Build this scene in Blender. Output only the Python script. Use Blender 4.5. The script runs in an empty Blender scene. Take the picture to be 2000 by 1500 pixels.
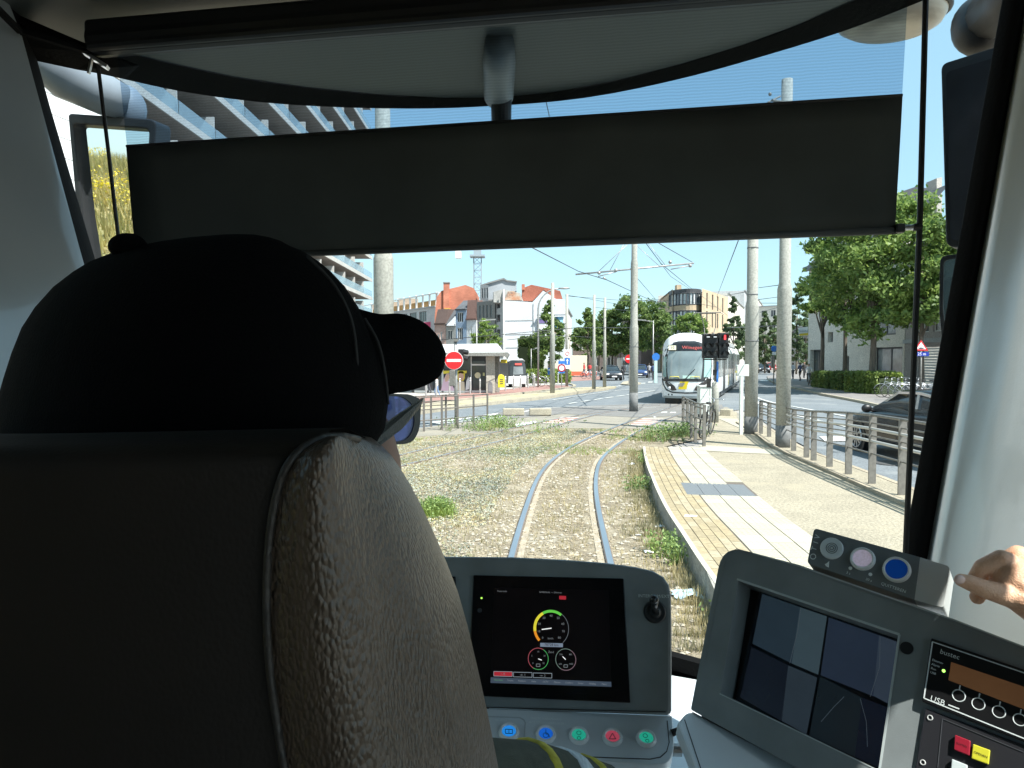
import bpy, math, random
from mathutils import Vector, Matrix, Quaternion
R = math.radians
rnd = random.Random(7)
scn = bpy.context.scene
col = scn.collection
# ---------------------------------------------------------------- camera
F = 1444.0                      # focal length in pixels of a 2000 px wide frame
CAMZ = 2.1
PITCH = R(1.9)
cd = bpy.data.cameras.new('camera'); cam = bpy.data.objects.new('camera', cd); col.objects.link(cam)
cd.sensor_width = 36; cd.lens = 36 * F / 2000.0; cd.clip_start = 0.02; cd.clip_end = 6000
cam.location = (0, 0, CAMZ); cam.rotation_euler = (R(90) - PITCH, 0, 0)
scn.camera = cam
# ---------------------------------------------------------------- world, sun, exposure
SUN_DIR = Vector((0.72, -0.69, 1.40)).normalized()
wd = bpy.data.worlds.new('World'); scn.world = wd; wd.use_nodes = True
nt = wd.node_tree; nt.nodes.clear()
sky = nt.nodes.new('ShaderNodeTexSky'); sky.sky_type = 'NISHITA'; sky.sun_disc = False
sky.sun_elevation = math.asin(SUN_DIR.z); sky.sun_rotation = math.atan2(SUN_DIR.x, SUN_DIR.y)
sky.air_density = 1.0; sky.dust_density = 0.8; sky.ozone_density = 1.0
bg = nt.nodes.new('ShaderNodeBackground'); bg.inputs[1].default_value = 0.125
wo = nt.nodes.new('ShaderNodeOutputWorld')
hz = nt.nodes.new('ShaderNodeMixRGB'); hz.inputs[0].default_value = 0.62; hz.inputs[2].default_value = (1.7, 3.05, 3.55, 1)   # thin even summer haze over the whole sky
nt.links.new(sky.outputs[0], hz.inputs[1]); nt.links.new(hz.outputs[0], bg.inputs[0]); nt.links.new(bg.outputs[0], wo.inputs[0])
sl = bpy.data.lights.new('sun', 'SUN'); sl.energy = 4.8; sl.angle = R(0.5); sl.color = (1.0, 0.965, 0.91)
so = bpy.data.objects.new('sun', sl); col.objects.link(so)
so.rotation_euler = SUN_DIR.to_track_quat('Z', 'Y').to_euler(); so.location = (20, -20, 60)
scn.view_settings.view_transform = 'Standard'; scn.view_settings.look = 'None'
scn.view_settings.exposure = 1.15; scn.view_settings.gamma = 1.0; scn.view_settings.use_curve_mapping = False
scn.render.engine = 'CYCLES'
scn.cycles.use_denoising = True
scn.cycles.max_bounces = 10; scn.cycles.diffuse_bounces = 5; scn.cycles.transparent_max_bounces = 16
scn.cycles.sample_clamp_indirect = 8

# ---------------------------------------------------------------- helpers
def ray(px, py):
    dx = (px - 1000) / F; dy = -(py - 750) / F
    c, s = math.cos(PITCH), math.sin(PITCH)
    return Vector((dx, c + dy * s, -s + dy * c))
def P(px, py, Y):
    r = ray(px, py); t = Y / r.y
    return Vector((r.x * t, Y, CAMZ + r.z * t))
def G(px, py, z=0.0):
    r = ray(px, py); t = (z - CAMZ) / r.z
    return Vector((r.x * t, r.y * t, z))
def catmull(pts, n=6):
    pts = [Vector(p) for p in pts]; out = []
    for i in range(len(pts) - 1):
        a = pts[max(0, i - 1)]; b = pts[i]; c = pts[i + 1]; d = pts[min(len(pts) - 1, i + 2)]
        for k in range(n):
            t = k / n
            out.append(0.5 * ((2 * b) + (c - a) * t + (2 * a - 5 * b + 4 * c - d) * t * t + (3 * b - a - 3 * c + d) * t ** 3))
    out.append(pts[-1]); return out
def resample(pts, step):
    out = [pts[0].copy()]; acc = 0
    for a, b in zip(pts, pts[1:]):
        L = (b - a).length
        if L < 1e-9: continue
        t = step - acc
        while t <= L:
            out.append(a.lerp(b, t / L)); t += step
        acc = (acc + L) % step
    return out
def offset(pts, d):
    out = []
    for i, p in enumerate(pts):
        a = pts[max(0, i - 1)]; b = pts[min(len(pts) - 1, i + 1)]
        t = (b - a).normalized(); n = Vector((t.y, -t.x, 0))
        out.append(p + n * d)
    return out

MATS = {}
def srgb(c):
    return tuple(((x / 12.92) if x <= 0.04045 else ((x + 0.055) / 1.055) ** 2.4) for x in [v / 255 for v in c])
def mat(name, c, rough=0.6, metal=0.0, vary=0.0, scale=5.0, c2=None, bump=0.0, bscale=None, spec=0.5, emis=None, estr=0.0,
        stretch=None, detail=6, ramp=(0.35, 0.65), coat=0.0, trans=0.0):
    if name in MATS: return MATS[name]
    m = bpy.data.materials.new(name); m.use_nodes = True; nt = m.node_tree; N = nt.nodes; L = nt.links
    b = N['Principled BSDF']
    c = tuple(c) + (1,)
    b.inputs['Base Color'].default_value = c; b.inputs['Roughness'].default_value = rough
    b.inputs['Metallic'].default_value = metal; b.inputs['Specular IOR Level'].default_value = spec
    if coat: b.inputs['Coat Weight'].default_value = coat
    if emis: b.inputs['Emission Color'].default_value = tuple(emis) + (1,); b.inputs['Emission Strength'].default_value = estr
    if vary or c2 or bump:
        tc = N.new('ShaderNodeTexCoord'); mp = N.new('ShaderNodeMapping'); L.new(tc.outputs['Object'], mp.inputs[0])
        if stretch: mp.inputs['Scale'].default_value = stretch
        nz = N.new('ShaderNodeTexNoise'); nz.inputs['Scale'].default_value = scale; nz.inputs['Detail'].default_value = detail
        L.new(mp.outputs[0], nz.inputs['Vector'])
        if vary or c2:
            rp = N.new('ShaderNodeValToRGB'); rp.color_ramp.elements[0].position = ramp[0]; rp.color_ramp.elements[1].position = ramp[1]
            d = c2 if c2 else tuple(x * (1 - vary) for x in c[:3])
            rp.color_ramp.elements[0].color = tuple(d[:3]) + (1,); rp.color_ramp.elements[1].color = c
            L.new(nz.outputs['Fac'], rp.inputs[0]); L.new(rp.outputs[0], b.inputs['Base Color'])
        if bump:
            n2 = N.new('ShaderNodeTexNoise'); n2.inputs['Scale'].default_value = bscale or scale * 4; n2.inputs['Detail'].default_value = 4
            L.new(mp.outputs[0], n2.inputs['Vector'])
            bp = N.new('ShaderNodeBump'); bp.inputs['Strength'].default_value = bump; bp.inputs['Distance'].default_value = 0.02
            L.new(n2.outputs['Fac'], bp.inputs['Height']); L.new(bp.outputs[0], b.inputs['Normal'])
    MATS[name] = m; return m
def glassmat(name, tint=(1, 1, 1), gloss=0.06, opac=0.0, dark=(0.02, 0.025, 0.03), rough=0.0):
    if name in MATS: return MATS[name]
    m = bpy.data.materials.new(name); m.use_nodes = True; nt = m.node_tree; N = nt.nodes; L = nt.links; N.clear()
    out = N.new('ShaderNodeOutputMaterial'); tr = N.new('ShaderNodeBsdfTransparent'); gl = N.new('ShaderNodeBsdfGlossy')
    tr.inputs[0].default_value = tuple(tint) + (1,); gl.inputs['Roughness'].default_value = rough
    lw = N.new('ShaderNodeLayerWeight'); lw.inputs[0].default_value = 0.25
    mul = N.new('ShaderNodeMath'); mul.operation = 'MULTIPLY_ADD'; mul.inputs[1].default_value = 0.8; mul.inputs[2].default_value = gloss
    L.new(lw.outputs['Fresnel'], mul.inputs[0])
    mul.inputs[1].default_value = gloss * 4
    last = tr.outputs[0]
    if opac:
        df = N.new('ShaderNodeBsdfDiffuse'); df.inputs[0].default_value = tuple(dark) + (1,)
        m1 = N.new('ShaderNodeMixShader'); m1.inputs[0].default_value = opac
        L.new(last, m1.inputs[1]); L.new(df.outputs[0], m1.inputs[2]); last = m1.outputs[0]
    mx = N.new('ShaderNodeMixShader'); L.new(mul.outputs[0], mx.inputs[0]); L.new(last, mx.inputs[1]); L.new(gl.outputs[0], mx.inputs[2])
    L.new(mx.outputs[0], out.inputs[0]); MATS[name] = m; return m

FR = {}
class MB:
    def __init__(s): s.v = []; s.f = []; s.mi = []; s.m = 0
    def addv(s, pts):
        i = len(s.v); s.v += [Vector(p) for p in pts]; return i
    def face(s, idx): s.f.append(idx); s.mi.append(s.m)
    def poly(s, pts): i = s.addv(pts); s.face(list(range(i, i + len(pts)))); return s
    quad = lambda s, a, b, c, d: s.poly([a, b, c, d])
    def box(s, x0, x1, y0, y1, z0, z1, M=None):
        p = [(x0, y0, z0), (x1, y0, z0), (x1, y1, z0), (x0, y1, z0), (x0, y0, z1), (x1, y0, z1), (x1, y1, z1), (x0, y1, z1)]
        if M is not None: p = [M @ Vector(q) for q in p]
        i = s.addv(p)
        for q in ((0, 3, 2, 1), (4, 5, 6, 7), (0, 1, 5, 4), (1, 2, 6, 5), (2, 3, 7, 6), (3, 0, 4, 7)): s.face([i + k for k in q])
        return s
    def bar(s, a, b, w, h, up=(0, 0, 1)):
        a = Vector(a); b = Vector(b); t = (b - a).normalized(); up = Vector(up)
        if abs(t.dot(up)) > 0.98: up = Vector((0, 1, 0))
        sd = t.cross(up).normalized(); u2 = sd.cross(t)
        p = []
        for q in (a, b):
            for (i, j) in ((-1, -1), (1, -1), (1, 1), (-1, 1)): p.append(q + sd * i * w / 2 + u2 * j * h / 2)
        k = s.addv(p)
        for q in ((0, 1, 2, 3), (7, 6, 5, 4), (0, 4, 5, 1), (1, 5, 6, 2), (2, 6, 7, 3), (3, 7, 4, 0)): s.face([k + z for z in q])
        return s
    def tube(s, pts, r, n=8, caps=True, closed=False):
        pts = [Vector(p) for p in pts]; rs = r if isinstance(r, (list, tuple)) else [r] * len(pts)
        rings = []; prev = None
        for i, p in enumerate(pts):
            if closed: a = pts[i - 1]; b = pts[(i + 1) % len(pts)]
            else: a = pts[max(0, i - 1)]; b = pts[min(len(pts) - 1, i + 1)]
            t = (b - a).normalized()
            if prev is None:
                u = Vector((0, 0, 1)) if abs(t.z) < 0.95 else Vector((1, 0, 0))
            else: u = prev
            sd = t.cross(u).normalized(); u = sd.cross(t).normalized(); prev = u
            rings.append(s.addv([p + (sd * math.cos(2 * math.pi * k / n) + u * math.sin(2 * math.pi * k / n)) * rs[i] for k in range(n)]))
        pr = list(zip(rings, rings[1:])) + ([(rings[-1], rings[0])] if closed else [])
        for a, b in pr:
            for k in range(n): s.face([a + k, a + (k + 1) % n, b + (k + 1) % n, b + k])
        if caps and not closed:
            s.face([rings[0] + k for k in range(n)][::-1]); s.face([rings[-1] + k for k in range(n)])
        return s
    def cyl(s, a, b, r0, r1=None, n=16): return s.tube([a, b], [r0, r0 if r1 is None else r1], n)
    def prism(s, pts, vec):
        vec = Vector(vec); n = len(pts); i = s.addv(pts); j = s.addv([Vector(p) + vec for p in pts])
        s.face([i + k for k in range(n)]); s.face([j + k for k in range(n)][::-1])
        for k in range(n): s.face([i + k, j + k, j + (k + 1) % n, i + (k + 1) % n])
        return s
    def sphere(s, c, r, n=12, m=8, sc=(1, 1, 1), M=None):
        c = Vector(c); rings = []
        for a in range(m + 1):
            th = math.pi * a / m; ring = []
            for k in range(n):
                q = Vector((math.sin(th) * math.cos(2 * math.pi * k / n) * sc[0], math.sin(th) * math.sin(2 * math.pi * k / n) * sc[1], math.cos(th) * sc[2])) * r
                if M is not None: q = M @ q
                ring.append(c + q)
            rings.append(s.addv(ring))
        for a, b in zip(rings, rings[1:]):
            for k in range(n): s.face([a + k, b + k, b + (k + 1) % n, a + (k + 1) % n])
        return s
    def grid(s, rows, closed=False):
        n = len(rows[0]); ids = [s.addv(r) for r in rows]
        for a, b in zip(ids, ids[1:]):
            for k in range(n if closed else n - 1): s.face([a + k, a + (k + 1) % n, b + (k + 1) % n, b + k])
        return s
    def ribbon(s, A, B): return s.grid([A, B])
    def build(s, name, mats, parent=None, loc=None, smooth=False, bevel=0, label=None, cat=None, group=None, kind=None, solid=0, fixn=True, share=None):
        M = FR[parent] if parent is not None else (Matrix.Translation(loc) if loc is not None else Matrix.Identity(4))
        Mi = M.inverted()
        me = bpy.data.meshes.new(name); me.from_pydata([Mi @ v for v in s.v], [], s.f)
        if not isinstance(mats, (list, tuple)): mats = [mats]
        for m in mats: me.materials.append(m)
        if len(mats) > 1: me.polygons.foreach_set('material_index', s.mi)
        if smooth: me.polygons.foreach_set('use_smooth', [True] * len(s.f))
        me.validate()
        me.update()
        if fixn and len(s.f) < 20000:
            import bmesh
            bm = bmesh.new(); bm.from_mesh(me)
            if smooth: bmesh.ops.remove_doubles(bm, verts=bm.verts, dist=1e-5)
            bmesh.ops.recalc_face_normals(bm, faces=bm.faces); bm.to_mesh(me); bm.free()
        o = bpy.data.objects.new(name, me); col.objects.link(o)
        if smooth == 'auto':
            pass
        if parent is not None: o.parent = parent; FR[o] = M
        else: o.matrix_world = M; FR[o] = M
        if bevel:
            b = o.modifiers.new('bevel', 'BEVEL'); b.width = bevel; b.segments = 2; b.limit_method = 'ANGLE'; b.angle_limit = R(40)
        if solid:
            q = o.modifiers.new('solid', 'SOLIDIFY'); q.thickness = solid; q.offset = 0
        props(o, label, cat, group, kind)
        return o
def props(o, label=None, cat=None, group=None, kind=None):
    if label: o['label'] = label
    if cat: o['category'] = cat
    if group: o['group'] = group
    if kind: o['kind'] = kind
def thing(name, label, cat, loc=(0, 0, 0), rotz=0.0, group=None):
    o = bpy.data.objects.new(name, None); col.objects.link(o); o.location = loc; o.rotation_euler = (0, 0, rotz)
    o.empty_display_size = 0.1
    FR[o] = Matrix.Translation(loc) @ Matrix.Rotation(rotz, 4, 'Z'); props(o, label, cat, group); return o
def dup(root, loc, rotz=0.0, label=None, scale=None, group=None):
    r = root.copy(); col.objects.link(r); r.location = loc; r.rotation_euler = (0, 0, rotz)
    if scale: r.scale = (scale,) * 3 if not isinstance(scale, tuple) else scale
    if label: r['label'] = label
    if group: r['group'] = group
    for ch in list(root.children):
        c = ch.copy(); col.objects.link(c); c.parent = r
        for g in ch.children:
            d = g.copy(); col.objects.link(d); d.parent = c
    return r
def text(s, origin, xdir, ydir, size, m, parent=None, name='lettering', depth=0.0005, align='LEFT', label=None):
    cu = bpy.data.curves.new('t', 'FONT'); cu.body = s; cu.size = 1; cu.align_x = align; cu.align_y = 'CENTER'; cu.resolution_u = 2
    to = bpy.data.objects.new('t', cu); col.objects.link(to)
    dg = bpy.context.evaluated_depsgraph_get(); me = bpy.data.meshes.new_from_object(to.evaluated_get(dg))
    bpy.data.objects.remove(to); bpy.data.curves.remove(cu)
    xd = Vector(xdir).normalized(); yd = Vector(ydir); yd = (yd - xd * yd.dot(xd)).normalized(); zd = xd.cross(yd)
    M = Matrix(((xd.x, yd.x, zd.x, origin[0]), (xd.y, yd.y, zd.y, origin[1]), (xd.z, yd.z, zd.z, origin[2]), (0, 0, 0, 1))) @ Matrix.Diagonal((size, size, size, 1))
    me.transform((FR[parent].inverted() if parent is not None else Matrix.Identity(4)) @ M)
    me.materials.clear(); me.materials.append(m); me.name = name
    o = bpy.data.objects.new(name, me); col.objects.link(o)
    if parent is not None: o.parent = parent; FR[o] = FR[parent]
    return o
def remeshed(mb, voxel, smooth=4, subdiv=0):
    me = bpy.data.meshes.new('b'); me.from_pydata(mb.v, [], mb.f); o = bpy.data.objects.new('b', me); col.objects.link(o)
    r = o.modifiers.new('r', 'REMESH'); r.mode = 'VOXEL'; r.voxel_size = voxel
    s = o.modifiers.new('s', 'SMOOTH'); s.iterations = smooth; s.factor = 0.5
    dg = bpy.context.evaluated_depsgraph_get(); m2 = bpy.data.meshes.new_from_object(o.evaluated_get(dg))
    bpy.data.objects.remove(o)
    out = MB(); out.v = [v.co.copy() for v in m2.vertices]; out.f = [list(p.vertices) for p in m2.polygons]; out.mi = [0] * len(out.f)
    bpy.data.meshes.remove(m2); return out
def blob(chains, voxel, smooth=4):
    mb = MB()
    for ch in chains:
        for (a, ra), (b, rb) in zip(ch, ch[1:]): mb.tube([a, b], [ra, rb], 14)
        for p, r in ch: mb.sphere(p, r * 0.995, 14, 10)
    return remeshed(mb, voxel, smooth)
def arc(c, u, v, r, a0, a1, n):
    c = Vector(c); u = Vector(u).normalized(); v = Vector(v).normalized()
    return [c + (u * math.cos(a0 + (a1 - a0) * k / n) + v * math.sin(a0 + (a1 - a0) * k / n)) * r for k in range(n + 1)]
# ================================================================ THE TRAM CAB (where the camera sits)
YAW = R(10)
CR = Vector((math.cos(YAW), -math.sin(YAW), 0)); CF = Vector((math.sin(YAW), math.cos(YAW), 0))
def cab(u, v, z): return CR * u + CF * v + Vector((0, 0, z))
mGrey = mat('console_plastic', (0.225, 0.25, 0.255), 0.5, vary=0.2, scale=14, bump=0.05, bscale=700)
mShelf = mat('shelf_plastic', (0.72, 0.77, 0.80), 0.42, vary=0.08, scale=6, bump=0.04, bscale=600)
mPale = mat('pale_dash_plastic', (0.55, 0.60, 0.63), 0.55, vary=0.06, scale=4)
mPillar = mat('pillar_plastic', (0.78, 0.82, 0.82), 0.3, metal=0.3, coat=0.4, vary=0.05, scale=3, bump=0.03, bscale=300)
mCeil = mat('ceiling_plastic', (0.075, 0.086, 0.08), 0.45, vary=0.1, scale=3, bump=0.03, bscale=250)
mBlack = mat('black_plastic', (0.012, 0.012, 0.013), 0.45, vary=0.3, scale=20)
mSeal = mat('black_rubber_seal', (0.006, 0.006, 0.006), 0.9, spec=0.08, bump=0.1, bscale=120)
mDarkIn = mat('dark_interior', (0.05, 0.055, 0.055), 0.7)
mGlassCab = glassmat('cab_glass', (0.97, 0.99, 0.985), 0.012)
tram = thing('tram_cab', 'grey driver cab of the tram we ride in, around the windscreen', 'tram cab', (0, 0, 0.85))

class PL:
    def __init__(s, a, b, c):
        s.o = Vector(a); s.n = (Vector(b) - a).cross(Vector(c) - a).normalized()
        if s.n.dot(Vector((0, 0, CAMZ)) - s.o) < 0: s.n = -s.n
    def at(s, px, py, off=0.0):
        r = ray(px, py); c = Vector((0, 0, CAMZ)); t = (s.o - c).dot(s.n) / r.dot(s.n)
        return c + r * t + s.n * off
    def scale(s, px, py): return (s.at(px, py) - Vector((0, 0, CAMZ))).y / F
def rpoly(pts, rad, n=6):
    out = []; m = len(pts)
    for i in range(m):
        p = Vector(pts[i]).to_2d() if len(pts[i]) > 2 else Vector(pts[i]); a = Vector(pts[i - 1]); b = Vector(pts[(i + 1) % m]); r = rad[i] if isinstance(rad, (list, tuple)) else rad
        if r <= 0: out.append(tuple(p)); continue
        ua = (a - p); ub = (b - p); ra = min(r, ua.length * 0.49); rb = min(r, ub.length * 0.49); ua.normalize(); ub.normalize()
        A = p + ua * ra; B = p + ub * rb
        for k in range(n + 1):
            t = k / n; q = A * (1 - t) ** 2 + p * 2 * t * (1 - t) + B * t * t; out.append((q.x, q.y))
    return out
def slab(pl, pts, thick, off=0.0, mb=None):
    mb = mb or MB(); front = [pl.at(x, y, off) for x, y in pts]; mb.prism(front, -pl.n * thick); return mb
def ringmb(pl, pts_out, pts_in, thick, off, mb=None):
    mb = mb or MB(); n = len(pts_out)
    A = [pl.at(x, y, off) for x, y in pts_out]; B = [pl.at(x, y, off) for x, y in pts_in]; d = -pl.n * thick
    i = mb.addv(A); j = mb.addv(B); k = mb.addv([a + d for a in A]); l = mb.addv([b + d for b in B])
    for q in range(n):
        w = (q + 1) % n
        mb.face([i + q, i + w, j + w, j + q]); mb.face([i + q, k + q, k + w, i + w]); mb.face([j + q, j + w, l + w, l + q]); mb.face([k + q, l + q, l + w, k + w])
    return mb
def disc(pl, px, py, r_px, h, off=0, mb=None, n=28, r2=None):
    mb = mb or MB(); c = pl.at(px, py, off); r = r_px * pl.scale(px, py); mb.tube([c, c + pl.n * h], [r, (r2 if r2 is not None else r_px) * pl.scale(px, py)], n); return mb
def annulus(pl, px, py, r_px, w_px, h, off=0, mb=None, n=32):
    mb = mb or MB(); c = pl.at(px, py, off); s = pl.scale(px, py); u = (pl.at(px + 5, py, off) - c).normalized(); v = pl.n.cross(u)
    pr = [(r_px - w_px, 0), (r_px - w_px * 0.75, h), (r_px - w_px * 0.3, h), (r_px, 0)]
    mb.grid([[c + (u * math.cos(2 * math.pi * k / n) + v * math.sin(2 * math.pi * k / n)) * a * s + pl.n * b for k in range(n)] for a, b in pr], closed=True); return mb
def strip2(pl, pts, w_px, off, mb=None):
    mb = mb or MB()
    for (a, b) in zip(pts, pts[1:]):
        A = pl.at(*a, off); B = pl.at(*b, off); mb.bar(A, B, w_px * pl.scale(*a), 0.0006, up=pl.n)
    return mb

# ---- ceiling, header, windscreen -------------------------------------------------
def atz(px, py, z): return G(px, py, z)
arcA = [atz(x, y, 2.76) for x, y in ((225, 100), (330, 122), (460, 150), (600, 170), (740, 184), (870, 191), (980, 190), (1080, 180), (1200, 158), (1330, 125), (1450, 88), (1560, 48), (1700, -12))]
arcB0 = [(-1.075, 1.50)] + [tuple(atz(x, y, 2.74).xy) for x, y in ((70, 115), (150, 132), (230, 150), (360, 178), (500, 197), (620, 206), (740, 210), (860, 210), (950, 206), (1080, 197), (1200, 180), (1350, 147), (1500, 105), (1650, 58), (1800, 0), (1955, -68))]
c0 = [Vector((x, y, 0)) for x, y in arcB0]
mb = MB()
ceilpts = [cab(-1.38, 1.25, 2.76)] + [Vector((-1.12, 1.56, 2.76))] + arcA + [cab(0.80, 1.15, 2.76), cab(0.80, -2.6, 2.76), cab(-1.38, -2.6, 2.76)]
mb.prism(ceilpts, (0, 0, 0.06)); mb.build('ceiling', mCeil, tram)
# ceiling seam trims seen at the top left
mb = MB(); mb.bar(P(40, 62, 1.36), P(190, 105, 1.44), 0.012, 0.008); mb.bar(P(-10, 12, 1.25), P(40, 62, 1.36), 0.01, 0.008); mb.build('ceiling_trim', mSeal, tram)
# header band (black) between ceiling edge and glass
mb = MB()
arcAfull = [Vector((-1.12, 1.5, 2.76)), Vector((-1.09, 1.52, 2.758))] + arcA + [Vector((0.86, 1.16, 2.76))]
na = resample(catmull(arcAfull, 6), 0.02); nb = resample(catmull([Vector((p.x, p.y, 2.738)) for p in c0] , 6), 0.02)
K = 80
pick = lambda L, t: L[min(len(L) - 1, int(t * (len(L) - 1) + 0.5))]
A_ = [pick(na, k / K) for k in range(K + 1)]; B_ = [pick(nb, k / K) for k in range(K + 1)]
up = Vector((0, 0, 0.05))
mb.grid([[a + Vector((0, 0, -0.002)) for a in A_], B_, [b + up * 3 for b in B_]]); mb.build('header_frame', mSeal, tram)
# windscreen glass, curved
rows = []
for k in range(9):
    t = k / 8; z = 2.738 - t * 1.42; rows.append([Vector((b.x * (1 + 0.03 * t), b.y + 0.17 * math.sin(t * math.pi / 2), z)) for b in B_[2:-1]])
mb = MB(); mb.grid(rows); mb.build('windscreen', mGlassCab, tram, smooth=True)
last = rows[-1]
mb = MB(); mb.grid([[p + Vector((0, -0.03, 0.0)) for p in last], [p + Vector((0, -0.03, 0.035)) for p in last], [p + Vector((0, 0.01, 0.035)) for p in last], [p + Vector((0, 0.01, -0.6)) for p in last]]); mb.build('windscreen_seal', mSeal, tram)
# cab front skin below the glass (outside) keeps light out
# pale dash deck
mb = MB(); deck = [p + Vector((0, -0.03, -0.005)) for p in last]
mb.prism([deck[0], deck[len(deck) // 4], deck[len(deck) // 2], deck[3 * len(deck) // 4], deck[-1], cab(0.70, 1.0, 1.312), cab(-1.25, 1.0, 1.312)], (0, 0, -0.03)); mb.build('dash_deck', mPale, tram, bevel=0.004)
mb = MB(); mb.box(-1.25, 0.70, 0.95, 1.0, 0.86, 1.28, Matrix(((CR.x, CF.x, 0, 0), (CR.y, CF.y, 0, 0), (0, 0, 1, 0), (0, 0, 0, 1)))); mb.build('dash_front', mDarkIn, tram)
# ---- pillars
def surf(name, rowspx, m, parent=tram, smooth=True, thick=0.01, **kw):
    mb = MB(); rr = [[P(*q) for q in row] for row in rowspx]
    mb.grid(rr); o = mb.build(name, m, parent, smooth=smooth, **kw)
    return o
# right: black frame band
def lerp(a, b, t): return a + (b - a) * t
rowsR = []; rowsB = []
for k in range(9):
    t = k / 8
    y = lerp(-60, 1330, t); xl = lerp(1968, 1718, t); xr = lerp(2010, 1762, t)
    rowsB.append([(xl, y, 1.26), (xl + 2, y, 1.24), (lerp(xl, xr, .5), y, 1.22), (xr, y, 1.20), (xr + 10, y, 1.215)])
    rowsR.append([(xr + 5, y, 1.212), (xr + 16, y, 1.19), (xr + 34, y, 1.175), (xr + 62, y, 1.155), (xr + 105, y, 1.115), (xr + 160, y, 1.06), (xr + 215, y, 1.0), (xr + 270, y, 0.95)])
surf('pillar_seal', rowsB, mSeal); surf('pillar_cover', rowsR, mPillar)
rowsL = []; rowsLB = []
for k in range(9):
    t = k / 8; y = lerp(-60, 1000, t)
    xr = [(-60, -8), (0, 10), (60, 40), (520, 165), (1000, 300)]
    for (y0, x0), (y1, x1) in zip(xr, xr[1:]):
        if y0 <= y <= y1: xe = lerp(x0, x1, (y - y0) / (y1 - y0))
    rowsL.append([(xe - 420, y, 0.92), (xe - 260, y, 1.10), (xe - 150, y, 1.22), (xe - 80, y, 1.30), (xe - 30, y, 1.36), (xe - 8, y, 1.385), (xe, y, 1.40)])
    g = lerp(42, 314, (y + 0) / 1000.0) if y > 0 else 42
    xg = [(-60, 30), (115, 70), (500, 184), (1000, 332)]
    for (y0, x0), (y1, x1) in zip(xg, xg[1:]):
        if y0 <= y <= y1: g = lerp(x0, x1, (y - y0) / (y1 - y0))
    rowsLB.append([(xe - 3, y, 1.395), (lerp(xe, g, .5), y, 1.44), (g, y, 1.50), (g - 2, y, 1.54)])
surf('pillar_cover', rowsL, mat('pillar_left_plastic', (0.30, 0.33, 0.34), 0.28, coat=0.5, vary=0.08, scale=3)); surf('pillar_seal', rowsLB, mSeal)
# black corner between the left pillar, roller and glass
mb = MB(); mb.prism([P(18, 28, 1.42), P(60, 62, 1.42), P(200, 105, 1.46), P(262, 130, 1.46), P(240, 152, 1.55), P(150, 136, 1.53), P(66, 118, 1.5), P(40, 90, 1.46)], (0, 0.02, 0.01)); mb.build('header_corner', mSeal, tram)
# ---- side walls with windows, floor, rear
def cabbox(mb, u0, u1, v0, v1, z0, z1):
    Mx = Matrix(((CR.x, CF.x, 0, 0), (CR.y, CF.y, 0, 0), (0, 0, 1, 0), (0, 0, 0, 1))); mb.box(u0, u1, v0, v1, z0, z1, Mx); return mb
for side, (u0, u1) in (('l', (-1.40, -1.34)), ('r', (0.79, 0.85))):
    mb = MB(); vf = 1.10 if side == 'r' else 1.25
    cabbox(mb, u0, u1, -2.6, vf, 0.3, 1.46); cabbox(mb, u0, u1, -2.6, vf, 2.58, 2.82)
    for v0, v1 in ((vf - 0.12, vf), (0.15, 0.25), (-1.05, -0.9), (-2.6, -2.4)): cabbox(mb, u0, u1, v0, v1, 1.46, 2.6)
    mb.build('side_wall', mCeil, tram)
    for v0, v1 in ((0.25, vf - 0.12), (-0.9, 0.15), (-2.4, -1.05)):
        g = MB(); cabbox(g, (u0 + u1) / 2 - .003, (u0 + u1) / 2 + .003, v0, v1, 1.46, 2.58); g.build('side_window', mGlassCab, tram)
mb = MB(); cabbox(mb, -1.4, 0.85, -2.6, 2.05, 0.80, 0.86); mb.build('cab_floor', mDarkIn, tram)
mb = MB(); cabbox(mb, -1.4, 0.85, -2.66, -2.6, 0.3, 2.82); mb.build('rear_wall', mDarkIn, tram)
# partition behind the driver (camera looks over it): dark panel at left rear, keeps the driver's back dark
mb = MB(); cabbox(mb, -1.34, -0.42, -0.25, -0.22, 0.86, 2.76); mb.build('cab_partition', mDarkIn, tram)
# ceiling camera cylinder
mb = MB(); mb.tube([P(976, 84, 1.53), P(975, 120, 1.62), P(974, 186, 1.80), P(974, 192, 1.815)], [0.030, 0.036, 0.036, 0.030], 20)
cc = mb.build('camera_housing', mat('housing_grey', (0.22, 0.24, 0.24), 0.45), tram, smooth=True)
mb = MB(); a = P(979, 185, 1.78); mb.cyl(a, a + Vector((0, 0.015, -0.062)), 0.0255, 0.024, 18); mb.build('camera_lens', mBlack, cc, smooth=False, bevel=0.003)

# ---- side mirrors outside
mHous = mat('mirror_housing', (0.018, 0.02, 0.023), 0.45, vary=0.3, scale=14, bump=0.05, bscale=200)
mMir = mat('mirror_glass', (0.92, 0.95, 0.95), 0.01, metal=1.0)
mb = MB()
pr = PL(P(140, 222, 2.05), P(320, 232, 2.05), P(165, 520, 2.10))
mirp = rpoly([(141, 224), (312, 236), (300, 470), (292, 640), (190, 640), (158, 420)], [8, 14, 8, 20, 20, 8])
mirin = rpoly([(151, 244), (298, 254), (287, 470), (280, 622), (203, 622), (170, 420)], [8, 12, 8, 16, 16, 8])
root = ringmb(pr, mirp, mirin, 0.09, 0.02).build('side_mirror', mHous, tram, bevel=0.004, label='left mirror full of yellow meadow flowers')
mb = slab(pr, mirin, 0.02, -0.012)
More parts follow.
